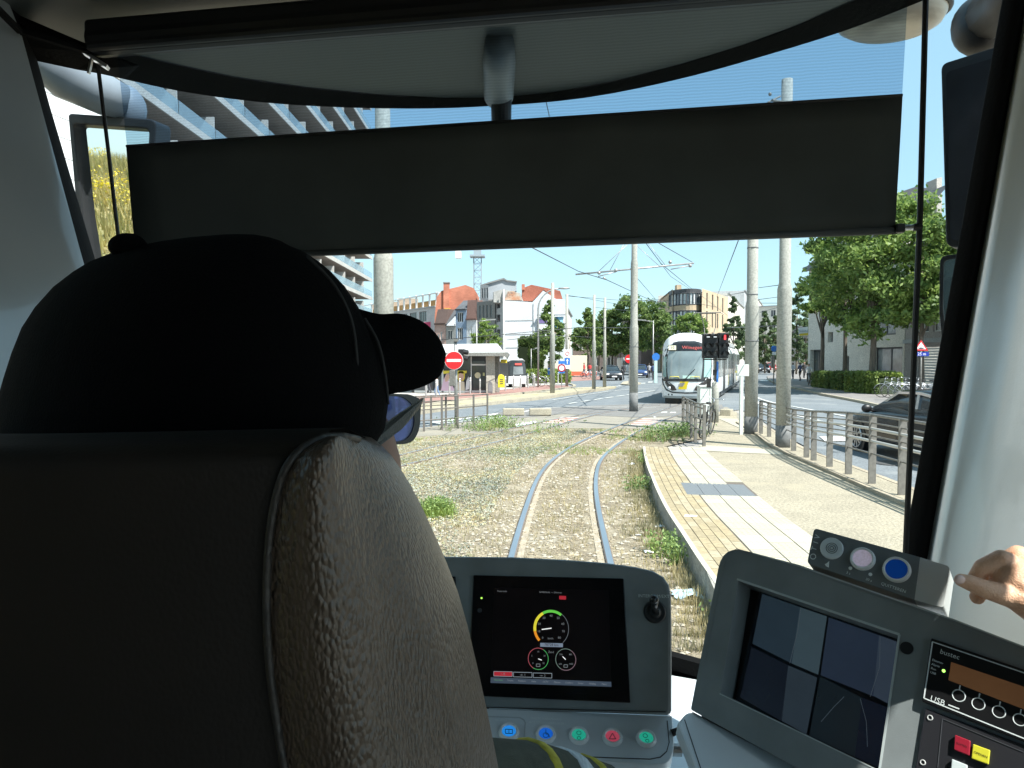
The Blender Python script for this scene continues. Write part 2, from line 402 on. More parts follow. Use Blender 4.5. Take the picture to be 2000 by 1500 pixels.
# aim the glass so that it shows what lies behind on the left
mb.build('mirror_glass', mMir, root)
mb = slab(pr, rpoly([(152, 246), (300, 256), (288, 470), (284, 640), (190, 640), (168, 420)], 6), 0.03, -0.034); mb.build('mirror_back', mHous, root)
mb = MB(); mb.tube([P(60, 90, 1.85), P(130, 150, 1.95), P(190, 178, 2.0), P(236, 200, 2.05)], [0.05, 0.06, 0.055, 0.05], 12)
mb.sphere(P(246, 212, 2.08), 0.058, 14, 10, (0.9, 1, 1.1)); mb.build('mirror_arm', mat('arm_grey', (0.22, 0.26, 0.3), 0.4, vary=.2, scale=8), root, smooth=True)
# right mirror
prr = PL(P(1840, 110, 1.62), P(1960, 70, 1.55), P(1850, 480, 1.62))
mirp = rpoly([(1838, 125), (1975, 82), (1975, 300), (1950, 470), (1905, 482), (1848, 482)], [14, 4, 4, 10, 14, 16])
root = slab(prr, mirp, 0.07, 0.0).build('side_mirror', mHous, tram, bevel=0.006, label='dark right mirror above the bluish wide angle mirror')
mi = rpoly([(1848, 142), (1975, 104), (1975, 300), (1945, 462), (1902, 470), (1857, 470)], [12, 4, 4, 8, 12, 12])
slab(prr, mi, 0.004, 0.0035).build('mirror_glass', mat('dark_reflection_glass', (0.03, 0.034, 0.04), 0.12, vary=0.4, scale=8), root)  # dark colour painted in for the reflected tram side
mb = MB(); mb.sphere(P(1915, 50, 1.66), 0.062, 18, 12, (0.95, 0.9, 1.05)); mb.tube([P(1925, 40, 1.65), P(1990, -20, 1.5), P(2060, -60, 1.35)], [0.05, 0.06, 0.06], 12); mb.build('mirror_arm', mHous, root, smooth=True)
mp = rpoly([(1836, 500), (1905, 492), (1905, 700), (1842, 690), (1834, 600)], [14, 10, 10, 16, 10]); pi_ = rpoly([(1843, 508), (1903, 500), (1903, 690), (1849, 682), (1842, 600)], [11, 10, 10, 12, 8])
ringmb(prr, mp, pi_, 0.05, 0.0).build('wide_angle_frame', mHous, root, bevel=0.003)
slab(prr, pi_, 0.01, -0.006).build('wide_angle_glass', mat('bluish_mirror_glass', (0.45, 0.62, 0.66), 0.06, metal=0.85), root)
# lower front outside mirror dish (top right); beige painted in for the sunlit pavement it reflects
mb = MB(); c = P(1738, 0, 1.95); rx = 104 * 1.95 / F
rows = []
for a, (h, s) in enumerate(((0.0, 1.0), (-0.02, 0.98), (-0.045, 0.9), (-0.065, 0.72), (-0.075, 0.45), (-0.078, 0.0))):
    rows.append([c + Vector((math.cos(2 * math.pi * k / 36) * rx * s, math.sin(2 * math.pi * k / 36) * rx * 0.8 * s, h * 0.75 - 0.03)) for k in range(36)])
mb.grid(rows, closed=True)
ff = mb.build('front_mirror', mat('dish_reflection', (0.50, 0.46, 0.38), 0.35, c2=(0.2, 0.18, 0.15), scale=4, stretch=(1, 1, 6), ramp=(.4, .6)), tram, smooth=True, label='convex front mirror above the windscreen with its pavement reflection painted beige')
mb = MB(); mb.tube([c + Vector((math.cos(2 * math.pi * k / 36) * rx * 1.02, math.sin(2 * math.pi * k / 36) * rx * .82, -0.03)) for k in range(36)], 0.008, 8, closed=True); mb.build('mirror_rim', mHous, ff, smooth=True)
mb = MB(); mb.grid([[c + Vector((math.cos(2 * math.pi * k / 36) * rx * s, math.sin(2 * math.pi * k / 36) * rx * .8 * s, -0.03 + h)) for k in range(36)] for s, h in ((1.0, 0.004), (0.7, 0.05), (0.0, 0.06))], closed=True); mb.build('mirror_back', mHous, ff, smooth=True)

# ---- sun blind (a thing of its own, hung on its cords)
blind = thing('sun_blind', 'dark grey roller sun blind pulled halfway down the windscreen', 'sun blind', cab(-0.2, 1.3, 2.7))
BL = lambda px, py: None
bplane = PL(P(250, 285, 1.45), P(1760, 187, 1.20), P(262, 513, 1.45))
mPanel = mat('blind_panel', (0.056, 0.065, 0.062), 0.8, vary=0.3, scale=5, bump=0.15, bscale=900)
mb = MB(); rows = []
for k in range(7):
    t = k / 6; row = []
    for j in range(25):
        s = j / 24; x = lerp(lerp(247, 267, t), lerp(1762, 1748, t), s)
        y = lerp(lerp(286, 187, s), lerp(511, 456, s), t) + 3 * math.sin(s * 9) * math.sin(t * 3)
        row.append(bplane.at(x, y, 0.0015 * math.sin(s * 14 + t * 3)))
    rows.append(row)
mb.grid(rows); mb.build('opaque_panel', mPanel, blind, smooth=True, solid=0.002)
mb = MB(); mb.tube([bplane.at(248, 286, 0.001), bplane.at(1762, 187, 0.001)], 0.003, 8); mb.build('hem', mBlack, blind)
mb = MB(); mb.tube([bplane.at(266, 508, 0), bplane.at(1752, 450, 0)], 0.006, 10); mb.build('bottom_rail', mat('rail_fabric', (0.055, 0.06, 0.06), 0.7), blind, smooth=True)
# see-through mesh
mm = bpy.data.materials.new('blind_mesh'); mm.use_nodes = True; N = mm.node_tree.nodes; L = mm.node_tree.links; N.clear()
out = N.new('ShaderNodeOutputMaterial'); tr = N.new('ShaderNodeBsdfTransparent'); tr.inputs[0].default_value = (0.66, 0.82, 0.98, 1); df = N.new('ShaderNodeBsdfDiffuse'); df.inputs[0].default_value = (0.05, 0.055, 0.055, 1)
tc = N.new('ShaderNodeTexCoord'); wv = N.new('ShaderNodeTexWave'); wv.bands_direction = 'Z'; wv.inputs['Scale'].default_value = 62; wv.inputs['Distortion'].default_value = 2.5; wv.inputs['Detail'].default_value = 2
wv.inputs['Detail Scale'].default_value = 0.6
mr = N.new('ShaderNodeMapRange'); mr.inputs[3].default_value = 0.27; mr.inputs[4].default_value = 0.37
L.new(tc.outputs['Object'], wv.inputs[0]); L.new(wv.outputs['Fac'], mr.inputs[0])
mx = N.new('ShaderNodeMixShader'); L.new(mr.outputs[0], mx.inputs[0]); L.new(tr.outputs[0], mx.inputs[1]); L.new(df.outputs[0], mx.inputs[2]); L.new(mx.outputs[0], out.inputs[0])
mb = MB(); mb.quad(bplane.at(228, 98), bplane.at(1776, -60), bplane.at(1762, 187), bplane.at(248, 286)); mb.build('mesh_fabric', mm, blind)
# roller case
mb = MB(); a = P(184, 82, 1.44); b = P(1500, -28, 1.235); d = (b - a).normalized(); b = a + d * 1.52
mb.tube([a, b], 0.027, 16); mb.build('roller', mBlack, blind, smooth=False)
mb = MB(); mb.bar(a - d * 0.004 + Vector((0, 0, 0.005)), b + Vector((0, 0, 0.005)), 0.05, 0.058); mb.build('roller_case', mBlack, blind, bevel=0.008)
mb = MB(); mb.bar(a + Vector((-0.02, 0, -0.02)), a + Vector((0.02, 0.01, -0.045)), 0.02, 0.006); mb.bar(a + Vector((-0.012, 0, -0.06)), a + Vector((0.0, 0, -0.01)), 0.006, 0.004)
mb.build('roller_bracket', mat('bright_metal', (0.6, 0.6, 0.6), 0.3, metal=1), blind)
mb = MB(); mb.tube([P(190, 118, 1.46), P(211, 290, 1.47), P(231, 462, 1.48), P(252, 640, 1.49)], 0.0038, 8); mb.build('guide_cord', mBlack, blind)
mb = MB(); mb.tube([P(1809, -40, 1.19), P(1797, 420, 1.19), P(1769, 1075, 1.19), P(1762, 1250, 1.19)], 0.0046, 8); mb.build('guide_cord', mBlack, blind)
mb = MB(); mb.cyl(P(1764, 445, 1.195), P(1786, 444, 1.19), 0.0045, n=12); mb.build('end_pin', MATS['bright_metal'], blind)
mb = MB(); mb.bar(P(1748, 447, 1.2), P(1766, 446, 1.197), 0.016, 0.014); mb.cyl(P(1783, 444, 1.19), P(1801, 444, 1.188), 0.006, n=10); mb.build('end_clip', mBlack, blind, bevel=0.002)

# ---- centre console
mWhiteP = mat('white_plastic', (0.9, 0.93, 0.94), 0.35); mText = mat('printed_pale', (0.85, 0.9, 0.9), 0.6)
def em(name, c, s): return mat(name, tuple(x * 0.35 for x in c), 0.5, emis=c, estr=s * .5)
pc = PL(P(870, 1087, 1.30), P(1312, 1110, 1.235), P(955, 1385, 1.215))
out_c = [(640, 1098)] + [(760, 1090), (870, 1087), (1000, 1088), (1100, 1093), (1180, 1099), (1240, 1107), (1275, 1115), (1296, 1127), (1307, 1143), (1311, 1165), (1312, 1230), (1312, 1397), (640, 1380)]
consoleC = slab(pc, out_c, 0.10).build('centre_console', mGrey, tram, bevel=0.006)
slab(pc, [(640, 1375), (1300, 1391), (1300, 1389.5), (640, 1373)], 0.002, 0.0015).build('panel_seam', mBlack, consoleC)
slab(pc, rpoly([(925, 1123.5), (1218.5, 1130), (1231, 1372.5), (915, 1358)], 3), 0.01, 0.004).build('display_bezel', mat('gloss_black', (0.006, 0.006, 0.007), 0.15, spec=.3), consoleC, bevel=0.0012)
slab(pc, [(966, 1147), (1189, 1153.5), (1194.5, 1342.5), (959, 1333)], 0.002, 0.0045).build('display_screen', mat('screen_black', (0.006, 0.0055, 0.007), 0.2, spec=.25, c2=(0.016, 0.011, 0.012), scale=6), consoleC)
slab(pc, [(600, 1122), (890, 1126), (891, 1160), (890, 1330), (600, 1320)], 0.01, 0.004).build('left_display', MATS['gloss_black'], consoleC, bevel=0.001)
X_ = (pc.at(1190, 1152) - pc.at(966, 1147)).normalized(); Y_ = (pc.at(1077, 1150) - pc.at(1077, 1250)).normalized()
def tx(s, px, py, size_px, m, pl=pc, par=consoleC, xd=None, yd=None, al='CENTER', off=0.006, nm='lettering'):
    return text(s, pl.at(px, py, off), xd or X_, yd or Y_, size_px * pl.scale(px, py), m, par, nm, align=al)
wE = em('screen_white', (0.6, 0.62, 0.65), 0.2)
tx('Tram train', 972, 1154.5, 4.5, wE, al='LEFT'); tx('NORMAAL  v  Dimmen', 1076, 1157, 4.5, wE)
slab(pc, [(1093, 1163.5), (1106, 1164), (1106, 1171), (1093, 1170.5)], 0.001, 0.0062).build('warning_tile', em('screen_red', (0.6, 0.03, 0.05), 0.5), consoleC)
def arcband(cx, cy, r, w, a0, a1, off=0.0055, n=30, pl=pc):
    m_ = MB(); c = pl.at(cx, cy, off); s = pl.scale(cx, cy)
    pt = lambda a, rr: c + (X_ * math.sin(a) + Y_ * math.cos(a)) * rr * s
    m_.grid([[pt(lerp(a0, a1, k / n), r) for k in range(n + 1)], [pt(lerp(a0, a1, k / n), r - w) for k in range(n + 1)]]); return m_
SP = (1077, 1227)
arcband(*SP, 35, 5, R(-135), R(-100)).build('gauge_arc', em('arc_orange', (0.9, 0.32, 0.02), 0.7), consoleC)
arcband(*SP, 35, 5.5, R(-100), R(-30)).build('gauge_arc', em('arc_yellow', (0.85, 0.75, 0.05), 0.7), consoleC)
arcband(*SP, 35, 5, R(-30), R(38)).build('gauge_arc', em('arc_green', (0.15, 0.65, 0.08), 0.7), consoleC)
arcband(*SP, 35, 1, R(38), R(138)).build('gauge_arc', em('arc_grey', (0.2, 0.22, 0.24), 0.5), consoleC)
for k, lab in enumerate(['0', '10', '20', '30', '40', '50', '60', '70', '80']):
    a = R(-138 + 34.5 * k); tx(lab, SP[0] + 24.5 * math.sin(a), SP[1] - 24.5 * math.cos(a), 6, wE, nm='gauge_number')
m_ = MB(); m_.bar(pc.at(1078, 1226.5, .0065), pc.at(1059, 1229, .0065), 0.0015, 0.0004, up=pc.n); m_.build('gauge_needle', em('screen_needle', (0.9, 0.9, 0.9), 0.9), consoleC)
tx('km/h', 1076, 1246.5, 5.5, wE)
slab(pc, [(1056, 1255), (1100, 1256), (1100, 1263.5), (1056, 1262.5)], 0.001, 0.0062).build('odometer_tile', em('screen_steel', (0.28, 0.34, 0.45), 0.5), consoleC)
tx('78728 km', 1078, 1259, 7, mBlack, off=0.0068); tx('Zand', 1077, 1273, 5.5, wE)
for (cx, cy, labs, c1, c2_) in ((1052, 1286, ['0', '5', '10', '20', '32'], (0.55, 0.12, 0.15), (0.1, 0.5, 0.15)), (1105.5, 1287.5, ['600', '700', '800', '1000'], (0.5, 0.1, 0.12), (0.12, 0.4, 0.15))):
    arcband(cx, cy, 20.5, 1.2, R(-150), R(30)).build('gauge_ring', em('ring_red' if cx < 1100 else 'ring_grey', c1 if cx < 1100 else (0.22, 0.3, 0.26), 0.5), consoleC)
    arcband(cx, cy, 20.5, 1.2, R(30), R(210)).build('gauge_ring', em('ring_green' if cx < 1100 else 'ring_mauve', c2_ if cx < 1100 else (0.32, 0.2, 0.24), 0.5), consoleC)
    for k, lab in enumerate(labs):
        a = R(-130 + 260 / (len(labs) - 1) * k); tx(lab, cx + 13.5 * math.sin(a), cy - 13.5 * math.cos(a), 4.2, wE, nm='gauge_number')
    m_ = MB(); m_.bar(pc.at(cx, cy, .0065), pc.at(cx + (7 if cx < 1100 else -6), cy + (2.5 if cx < 1100 else -6), .0065), 0.0012, 0.0004, up=pc.n); m_.build('gauge_needle', MATS['screen_needle'], consoleC)
    strip2(pc, [(cx - 3.5, cy + 10), (cx + 3.5, cy + 10), (cx + 3.5, cy + 15), (cx - 3.5, cy + 15), (cx - 3.5, cy + 10)], 1, .0064).build('gauge_symbol', wE, consoleC)
for k, (x0, m__) in enumerate(((965.6, 'screen_red'), (1004, None), (1042.5, None))):
    y0 = 1310.5 + k * 1.5; q = [(x0, y0), (x0 + 36, y0 + 0.8), (x0 + 36, y0 + 10), (x0, y0 + 9)]
    if m__: slab(pc, q, 0.001, 0.0055).build('screen_tile', MATS[m__], consoleC)
    strip2(pc, q + [q[0]], 1, .0062).build('tile_outline', em('screen_dim', (0.35, 0.4, 0.45), 0.5), consoleC)
    tx(['~ B', '-o- 1', '-o- 2'][k], x0 + 18, y0 + 5, 6, wE, off=.0066)
slab(pc, [(959.5, 1322), (1194, 1331), (1194.4, 1340.5), (959.2, 1333)], 0.001, 0.0055).build('menu_strip', em('screen_menu', (0.05, 0.07, 0.10), 0.8), consoleC)
for k, lab in enumerate(['Overzicht', 'Tractie', 'Remmen', 'Halte', 'CCTV', 'Klimaat', 'Comfort', 'Zones', 'Melding', 'Menu']):
    tx(lab, 975 + k * 22.8, 1327.2 + k * 0.9, 4.2, em('screen_greenish', (0.15, 0.4, 0.2), 0.6) if k == 0 else MATS['screen_dim'], off=.0066)
mb = disc(pc, 938, 1192, 4.5, 0.001, 0.004); mb.build('light_sensor', mat('sensor', (0.05, 0.05, 0.055), 0.3), consoleC)
disc(pc, 941.5, 1168, 1.8, 0.001, 0.004).build('status_light', em('led_green', (0.4, 0.9, 0.1), 1.5), consoleC)
# intercom switch
tx('INTERCOM/EXT', 1277, 1164.5, 8.5, mText, off=.0006)
sw = disc(pc, 1279, 1195, 22.5, 0.009, 0, r2=20).build('intercom_switch', mBlack, consoleC, bevel=0.0015)
disc(pc, 1279, 1195, 13, 0.014, 0.008, r2=8).build('switch_boss', mBlack, consoleC)
mb = MB(); a = pc.at(1279, 1196, .02); b = pc.at(1276, 1170, .045); mb.tube([a, a.lerp(b, .6), b], [0.0045, 0.0055, 0.0075], 12); mb.sphere(b, 0.0078, 12, 8); mb.build('switch_lever', mat('lever_black', (0.02, 0.02, 0.021), 0.22), consoleC, smooth=True)
# button shelf
pd = PL(P(940, 1383, 1.21), P(1312, 1397, 1.20), P(1312, 1480, 1.128))
sh = rpoly([(640, 1372), (1313, 1397.5), (1317, 1462), (1308, 1489), (1284, 1494), (1130, 1484), (640, 1462)], [0, 3, 16, 16, 20, 0, 0])
shelf = slab(pd, sh, 0.03).build('button_shelf', mShelf, tram, bevel=0.005)
strip2(pd, [(900, 1470), (1040, 1473), (1180, 1480), (1270, 1483), (1290, 1479), (1302, 1468), (1307, 1450), (1303, 1408)], 1.5, 0.0005).build('panel_seam', mBlack, shelf)
XD = (pd.at(1262, 1443) - pd.at(994, 1431)).normalized(); YD = (pd.at(1130, 1400) - pd.at(1130, 1440)).normalized()
cols = {'blue1': (0.02, 0.28, 0.85), 'blue2': (0.01, 0.13, 0.62), 'green': (0.02, 0.40, 0.27), 'red': (0.42, 0.06, 0.10)}
for (x, y, c, g) in ((994, 1431, 'blue1', 'o'), (1066, 1435.5, 'blue2', 'A'), (1130.5, 1438, 'green', '8'), (1196, 1441, 'red', 'tri'), (1262, 1443.5, 'green', 'P')):
    b = annulus(pd, x, y, 20.5, 7.5, 0.006).build('push_button', mWhiteP, shelf, smooth=True)
    disc(pd, x, y, 14, 0.003, 0).build('button_cap', mat('cap_' + c, cols[c], 0.35, emis=cols[c], estr=0.3), shelf)  # faint glow added to brighten the cap colour, buttons carry no lamp
    dk = mat('cap_dark', (0.02, 0.05, 0.06), 0.5)
    if g == 'tri': strip2(pd, [(x, y - 6), (x + 6.5, y + 5), (x - 6.5, y + 5), (x, y - 6)], 1.2, 0.0034).build('button_symbol', dk, shelf)
    elif g == 'o': strip2(pd, [(x - 7, y - 4), (x + 7, y - 3.5), (x + 7, y + 4.5), (x - 7, y + 4), (x - 7, y - 4)], 1.2, 0.0034).build('button_symbol', dk, shelf); strip2(pd, [(x, y - 4), (x, y + 4)], 1.2, 0.0034).build('button_symbol', dk, shelf)
    elif g == 'A':
        annulus(pd, x, y + 3, 6, 1.2, .0004, .0032, n=18).build('button_symbol', dk, shelf); strip2(pd, [(x, y - 8), (x, y + 1), (x + 5, y + 1), (x + 7, y + 7)], 1.2, .0034).build('button_symbol', dk, shelf)
    else:
        annulus(pd, x - (2 if g == 'P' else 0), y - 4, 5, 1.2, .0004, .0032, n=18).build('button_symbol', dk, shelf); annulus(pd, x + (2 if g == 'P' else 0), y + 6, 4, 1.2, .0004, .0032, n=18).build('button_symbol', dk, shelf)
strip2(pd, [(955, 1384.5), (1140, 1391), (1309, 1397.5)], 1.6, .0012).build('worn_edge_highlight', mPale, shelf)  # pale strip for edge wear and a painted rim highlight
text('HALTE AANVRAAG', pd.at(1066, 1404.5, .0008), XD, YD, 7 * pd.scale(1066, 1404), mText, shelf, align='CENTER')
text('ROLSTOELGEBRUIKER', pd.at(1068, 1413, .0008), XD, YD, 7 * pd.scale(1066, 1404), mText, shelf, align='CENTER')
text('DEUREN', pd.at(978, 1407.5, .0008), XD, YD, 6 * pd.scale(978, 1404), mText, shelf, align='CENTER')
strip2(pd, [(930, 1399), (1015, 1402), (1023, 1406), (1026, 1412), (1023, 1446), (1019, 1453), (1012, 1456), (930, 1452)], 2.2, .0006).build('button_group_outline', mat('pale_line', (0.5, 0.54, 0.56), 0.5), shelf)
# chrome bracket between consoles
mb = MB(); mb.cyl(P(1312, 1463, 1.16), P(1330, 1464, 1.16), 0.011, n=14); mb.build('shelf_bracket', MATS['bright_metal'], tram)
mb = MB(); mb.tube([P(1312, 1432, 1.17), P(1326, 1426, 1.17), P(1334, 1440, 1.17)], 0.006, 8); mb.build('cable', mBlack, tram)

# ---- right console
pr2 = PL(P(1420, 1070, 1.14), P(2000, 1262, 0.86), P(1350, 1385, 1.05))
oc = rpoly([(1349, 1386), (1372, 1268), (1412, 1064), (1560, 1103), (1860, 1208), (2000, 1262), (2150, 1322), (2100, 1800), (1560, 1502)], [4, 0, 46, 0, 0, 0, 0, 0, 0])
hole = [(1442, 1133), (1755, 1240), (1716, 1504), (1407, 1353.5)]
# plate with an opening for the monitor: four slabs joined as one ring
def ring_px(pl, outer, inner, thick, off, nseg=64):
    def per(poly, n):
        L = []; tot = sum((Vector(poly[i]) - Vector(poly[i - 1])).length for i in range(len(poly)))
        return L
    # sample both polygons by angle around the hole centre
    cx = sum(p[0] for p in inner) / len(inner); cy = sum(p[1] for p in inner) / len(inner)
    angs = sorted(set([round(math.atan2(p[1] - cy, p[0] - cx), 5) for p in outer + inner] + [round(-math.pi + 2 * math.pi * k / nseg, 5) for k in range(nseg)]))
    def hit(poly, a):
        d = Vector((math.cos(a), math.sin(a))); best = None
        for i in range(len(poly)):
            p = Vector(poly[i - 1]) - Vector((cx, cy)); q = Vector(poly[i]) - Vector((cx, cy)); e = q - p
            den = d.x * e.y - d.y * e.x
            if abs(den) < 1e-9: continue
            t = (p.x * e.y - p.y * e.x) / den; u = (p.x * d.y - p.y * d.x) / den
            if t > 0 and -1e-4 <= u <= 1 + 1e-4 and (best is None or t > best): best = t
        return (cx + d.x * best, cy + d.y * best)
    return ringmb(pl, [hit(outer, a) for a in angs], [hit(inner, a) for a in angs], thick, off)
conR = ring_px(pr2, oc, hole, 0.05, 0.0).build('right_console', mGrey, tram)
strip2(pr2, [(1378, 1290), (1418, 1082), (1440, 1072), (1560, 1109), (1860, 1217), (2010, 1275)], 1.2, .0004).build('panel_seam', mat('seam_grey', (0.2, 0.22, 0.225), 0.5), conR)
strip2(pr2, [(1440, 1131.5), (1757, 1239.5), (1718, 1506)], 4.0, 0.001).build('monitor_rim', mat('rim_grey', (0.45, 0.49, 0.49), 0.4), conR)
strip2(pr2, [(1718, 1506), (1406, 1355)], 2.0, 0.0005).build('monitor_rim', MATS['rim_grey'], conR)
# recessed monitor
slab(pr2, [(1380, 1100), (1800, 1215), (1790, 1600), (1340, 1400)], 0.01, -0.05).build('monitor_bezel', mBlack, conR)
mscr = bpy.data.materials.new('monitor_screen'); mscr.use_nodes = True; N = mscr.node_tree.nodes; L = mscr.node_tree.links; b = N['Principled BSDF']
b.inputs['Base Color'].default_value = (0.012, 0.018, 0.026, 1); b.inputs['Roughness'].default_value = 0.12
def scr_tile(pts, c, nm='camera_view'):
    slab(pr2, pts, 0.001, -0.0385).build(nm, mat('view_%d' % int(1000 * (c[0] + 3 * c[1])), c, 0.16, emis=c, estr=0.16, vary=0.6, scale=9, ramp=(.2, .85)), conR)
slab(pr2, [(1466, 1135), (1752, 1232), (1716, 1512), (1415, 1362)], 0.002, -0.04).build('monitor_screen', mscr, conR)
scr_tile([(1470, 1146), (1545, 1172), (1528, 1284), (1450, 1245)], (0.035, 0.060, 0.085))
scr_tile([(1545, 1172), (1598, 1190), (1580, 1306), (1528, 1284)], (0.075, 0.118, 0.145))
scr_tile([(1602, 1192), (1702, 1227), (1690, 1349), (1585, 1307)], (0.034, 0.052, 0.088))
scr_tile([(1702, 1227), (1744, 1242), (1728, 1368), (1690, 1348)], (0.06, 0.085, 0.125))
scr_tile([(1448, 1252), (1521, 1288), (1508, 1400), (1425, 1352)], (0.012, 0.018, 0.030))
scr_tile([(1521, 1288), (1578, 1312), (1556, 1426), (1506, 1398)], (0.045, 0.066, 0.088))
scr_tile([(1584, 1310), (1668, 1352), (1652, 1470), (1562, 1428)], (0.014, 0.024, 0.032))
scr_tile([(1668, 1352), (1726, 1374), (1712, 1498), (1652, 1470)], (0.010, 0.016, 0.030))
strip2(pr2, [(1546, 1176), (1540, 1220), (1524, 1284)], 1.0, -0.038).build('camera_view_line', em('view_line', (0.08, 0.11, 0.14), 0.4), conR)
strip2(pr2, [(1704, 1230), (1703, 1290), (1684, 1350)], 1.0, -0.038).build('camera_view_line', MATS['view_line'], conR)
strip2(pr2, [(1586, 1400), (1612, 1370), (1632, 1350)], 0.9, -0.038).build('camera_view_line', MATS['view_line'], conR)
strip2(pr2, [(1664, 1354), (1676, 1400), (1678, 1450)], 0.9, -0.038).build('camera_view_line', MATS['view_line'], conR)
strip2(pr2, [(1470, 1080.5), (1560, 1105.5), (1860, 1210), (2010, 1268)], 2.2, .0006).build('edge_highlight', MATS['rim_grey'], conR)  # pale strip painting a rim highlight along the console's top edge
disc(pr2, 1771, 1266, 12, 0.0012, 0.0002).build('screw_hole', mBlack, conR)
# three button box
pb = PL(P(1592, 1031, 1.075), P(1860, 1112, 0.955), P(1576, 1098, 1.055))
bx = rpoly([(1590, 1031), (1797, 1088), (1786, 1171.5), (1576, 1100)], [8, 2, 2, 8])
box3 = slab(pb, bx, 0.055, 0.0).build('button_box', mat('box_grey', (0.17, 0.19, 0.195), 0.45, bump=.04, bscale=600), tram, bevel=0.003)
bx2 = rpoly([(1797, 1088), (1855, 1106), (1843, 1187), (1786, 1171.5)], [1, 7, 7, 1])
slab(pb, bx2, 0.055, -0.0005).build('box_end', mat('box_end_grey', (0.55, 0.57, 0.56), 0.4), box3, bevel=0.004)
XB = (pb.at(1751, 1113) - pb.at(1625, 1072)).normalized(); YB = (pb.at(1690, 1060) - pb.at(1684, 1100)).normalized(); YB = (YB - XB * YB.dot(XB)).normalized()
for (x, y, r, c, kind) in ((1625, 1072, 22, (0.68, 0.74, 0.76), 'a'), (1685, 1092, 23.5, (0.75, 0.66, 0.82), 'b'), (1751.5, 1113, 26, (0.004, 0.06, 0.33), 'c')):
    if kind == 'a':
        disc(pb, x, y, r, 0.005, 0, r2=r - 1).build('push_button', mat('button_silver', c, 0.35), box3, bevel=0.001)
        for rr in (4, 7.5, 11): annulus(pb, x + 1, y + 1, rr, 1.2, 0.0003, 0.0052, n=20).build('sound_ring', mat('print_dark', (0.08, 0.1, 0.11), 0.5), box3)
    else:
        annulus(pb, x, y, r, 7, 0.006).build('push_button', mat('button_ring', (0.78, 0.82, 0.83), 0.3), box3, smooth=True)
        disc(pb, x, y, r - 6, 0.0035, 0).build('button_cap', mat('cap_' + kind, c, 0.3, vary=0.25 if kind == 'b' else 0, scale=300, emis=c, estr=0.1), box3)
text('O', pb.at(1587.5, 1087, .0006), -YB, XB, 17 * pb.scale(1588, 1085), mText, box3, align='CENTER')
text('T', pb.at(1590.5, 1072, .0006), YB, -XB, 14 * pb.scale(1588, 1085), mText, box3, align='CENTER')
text('I', pb.at(1594, 1060, .0006), YB, -XB, 14 * pb.scale(1588, 1085), mText, box3, align='CENTER')
text('V', pb.at(1597, 1049, .0006), YB, -XB, 14 * pb.scale(1588, 1085), mText, box3, align='CENTER')
mb = MB(); mb.poly([pb.at(x, y, .0008) for x, y in ((1611, 1102), (1614, 1101), (1620, 1096), (1619, 1109), (1613, 1106))]); mb.build('speaker_symbol', mText, box3)
for (x, y) in ((1661, 1110), (1700, 1122)): disc(pb, x, y, 3.5, 0.0004, 0.0003).build('lamp_symbol', mText, box3)
text('3 s', pb.at(1657, 1119.5, .0006), XB, YB, 7 * pb.scale(1660, 1120), mText, box3, align='CENTER')
text('30 s', pb.at(1697, 1133, .0006), XB, YB, 7 * pb.scale(1660, 1120), mText, box3, align='CENTER')
text('QUITTEREN', pb.at(1745, 1148, .0006), XB, YB, 8.5 * pb.scale(1745, 1120), mText, box3, align='CENTER')
# radio
XR = (pr2.at(2000, 1309) - pr2.at(1821, 1250)).normalized(); YR = (pr2.at(1821, 1250) - pr2.at(1804, 1371)).normalized()
rad = slab(pr2, rpoly([(1821, 1249), (2120, 1350), (2105, 1492), (1803, 1372)], [3, 0, 0, 3]), 0.02, 0.008).build('radio_unit', mat('radio_black', (0.010, 0.010, 0.011), 0.3), tram, bevel=0.0015)
wl = mat('radio_white_line', (0.62, 0.66, 0.66), 0.5)
strip2(pr2, [(2105, 1352), (1824, 1256.5), (1807.5, 1366), (2095, 1482)], 2.2, 0.0083).build('radio_outline', wl, rad)
text('bustec', pr2.at(1839, 1275, .0086), XR, YR, 13 * pr2.scale(1839, 1275), wl, rad)
text('USB', pr2.at(1820, 1366, .0086), XR, YR, 15 * pr2.scale(1820, 1366), wl, rad)
for k, s in enumerate(['Dimmer', 'Alarm', 'Run', 'USB']): text(s, pr2.at(1823.5 - k * 1.2, 1291.5 + k * 8, .0086), XR, YR, 6 * pr2.scale(1820, 1366), mText, rad)
disc(pr2, 1845.8, 1313, 3, 0.0008, 0.008).build('status_light', em('led_green2', (0.4, 1.0, 0.15), 2.0), rad)
slab(pr2, [(1860.5, 1296), (2110, 1381), (2100, 1426), (1855, 1331)], 0.0012, 0.0088).build('radio_display', mat('amber_lcd', (0.22, 0.11, 0.055), 0.25, c2=(0.13, 0.07, 0.04), scale=9, emis=(0.30, 0.13, 0.05), estr=0.07), rad)
for (x, y) in ((1875, 1361), (1913, 1377), (1953, 1392.5), (1993.5, 1408)):
    annulus(pr2, x, y, 12, 2, 0.0006, 0.008, n=24).build('radio_key', wl, rad); strip2(pr2, [(x + 1, y - 11), (x + 3, y - 20)], 2.2, 0.0083).build('key_mark', wl, rad)
strip2(pr2, [(1855, 1379), (1876, 1387)], 2.4, .0084).build('usb_slot', wl, rad)
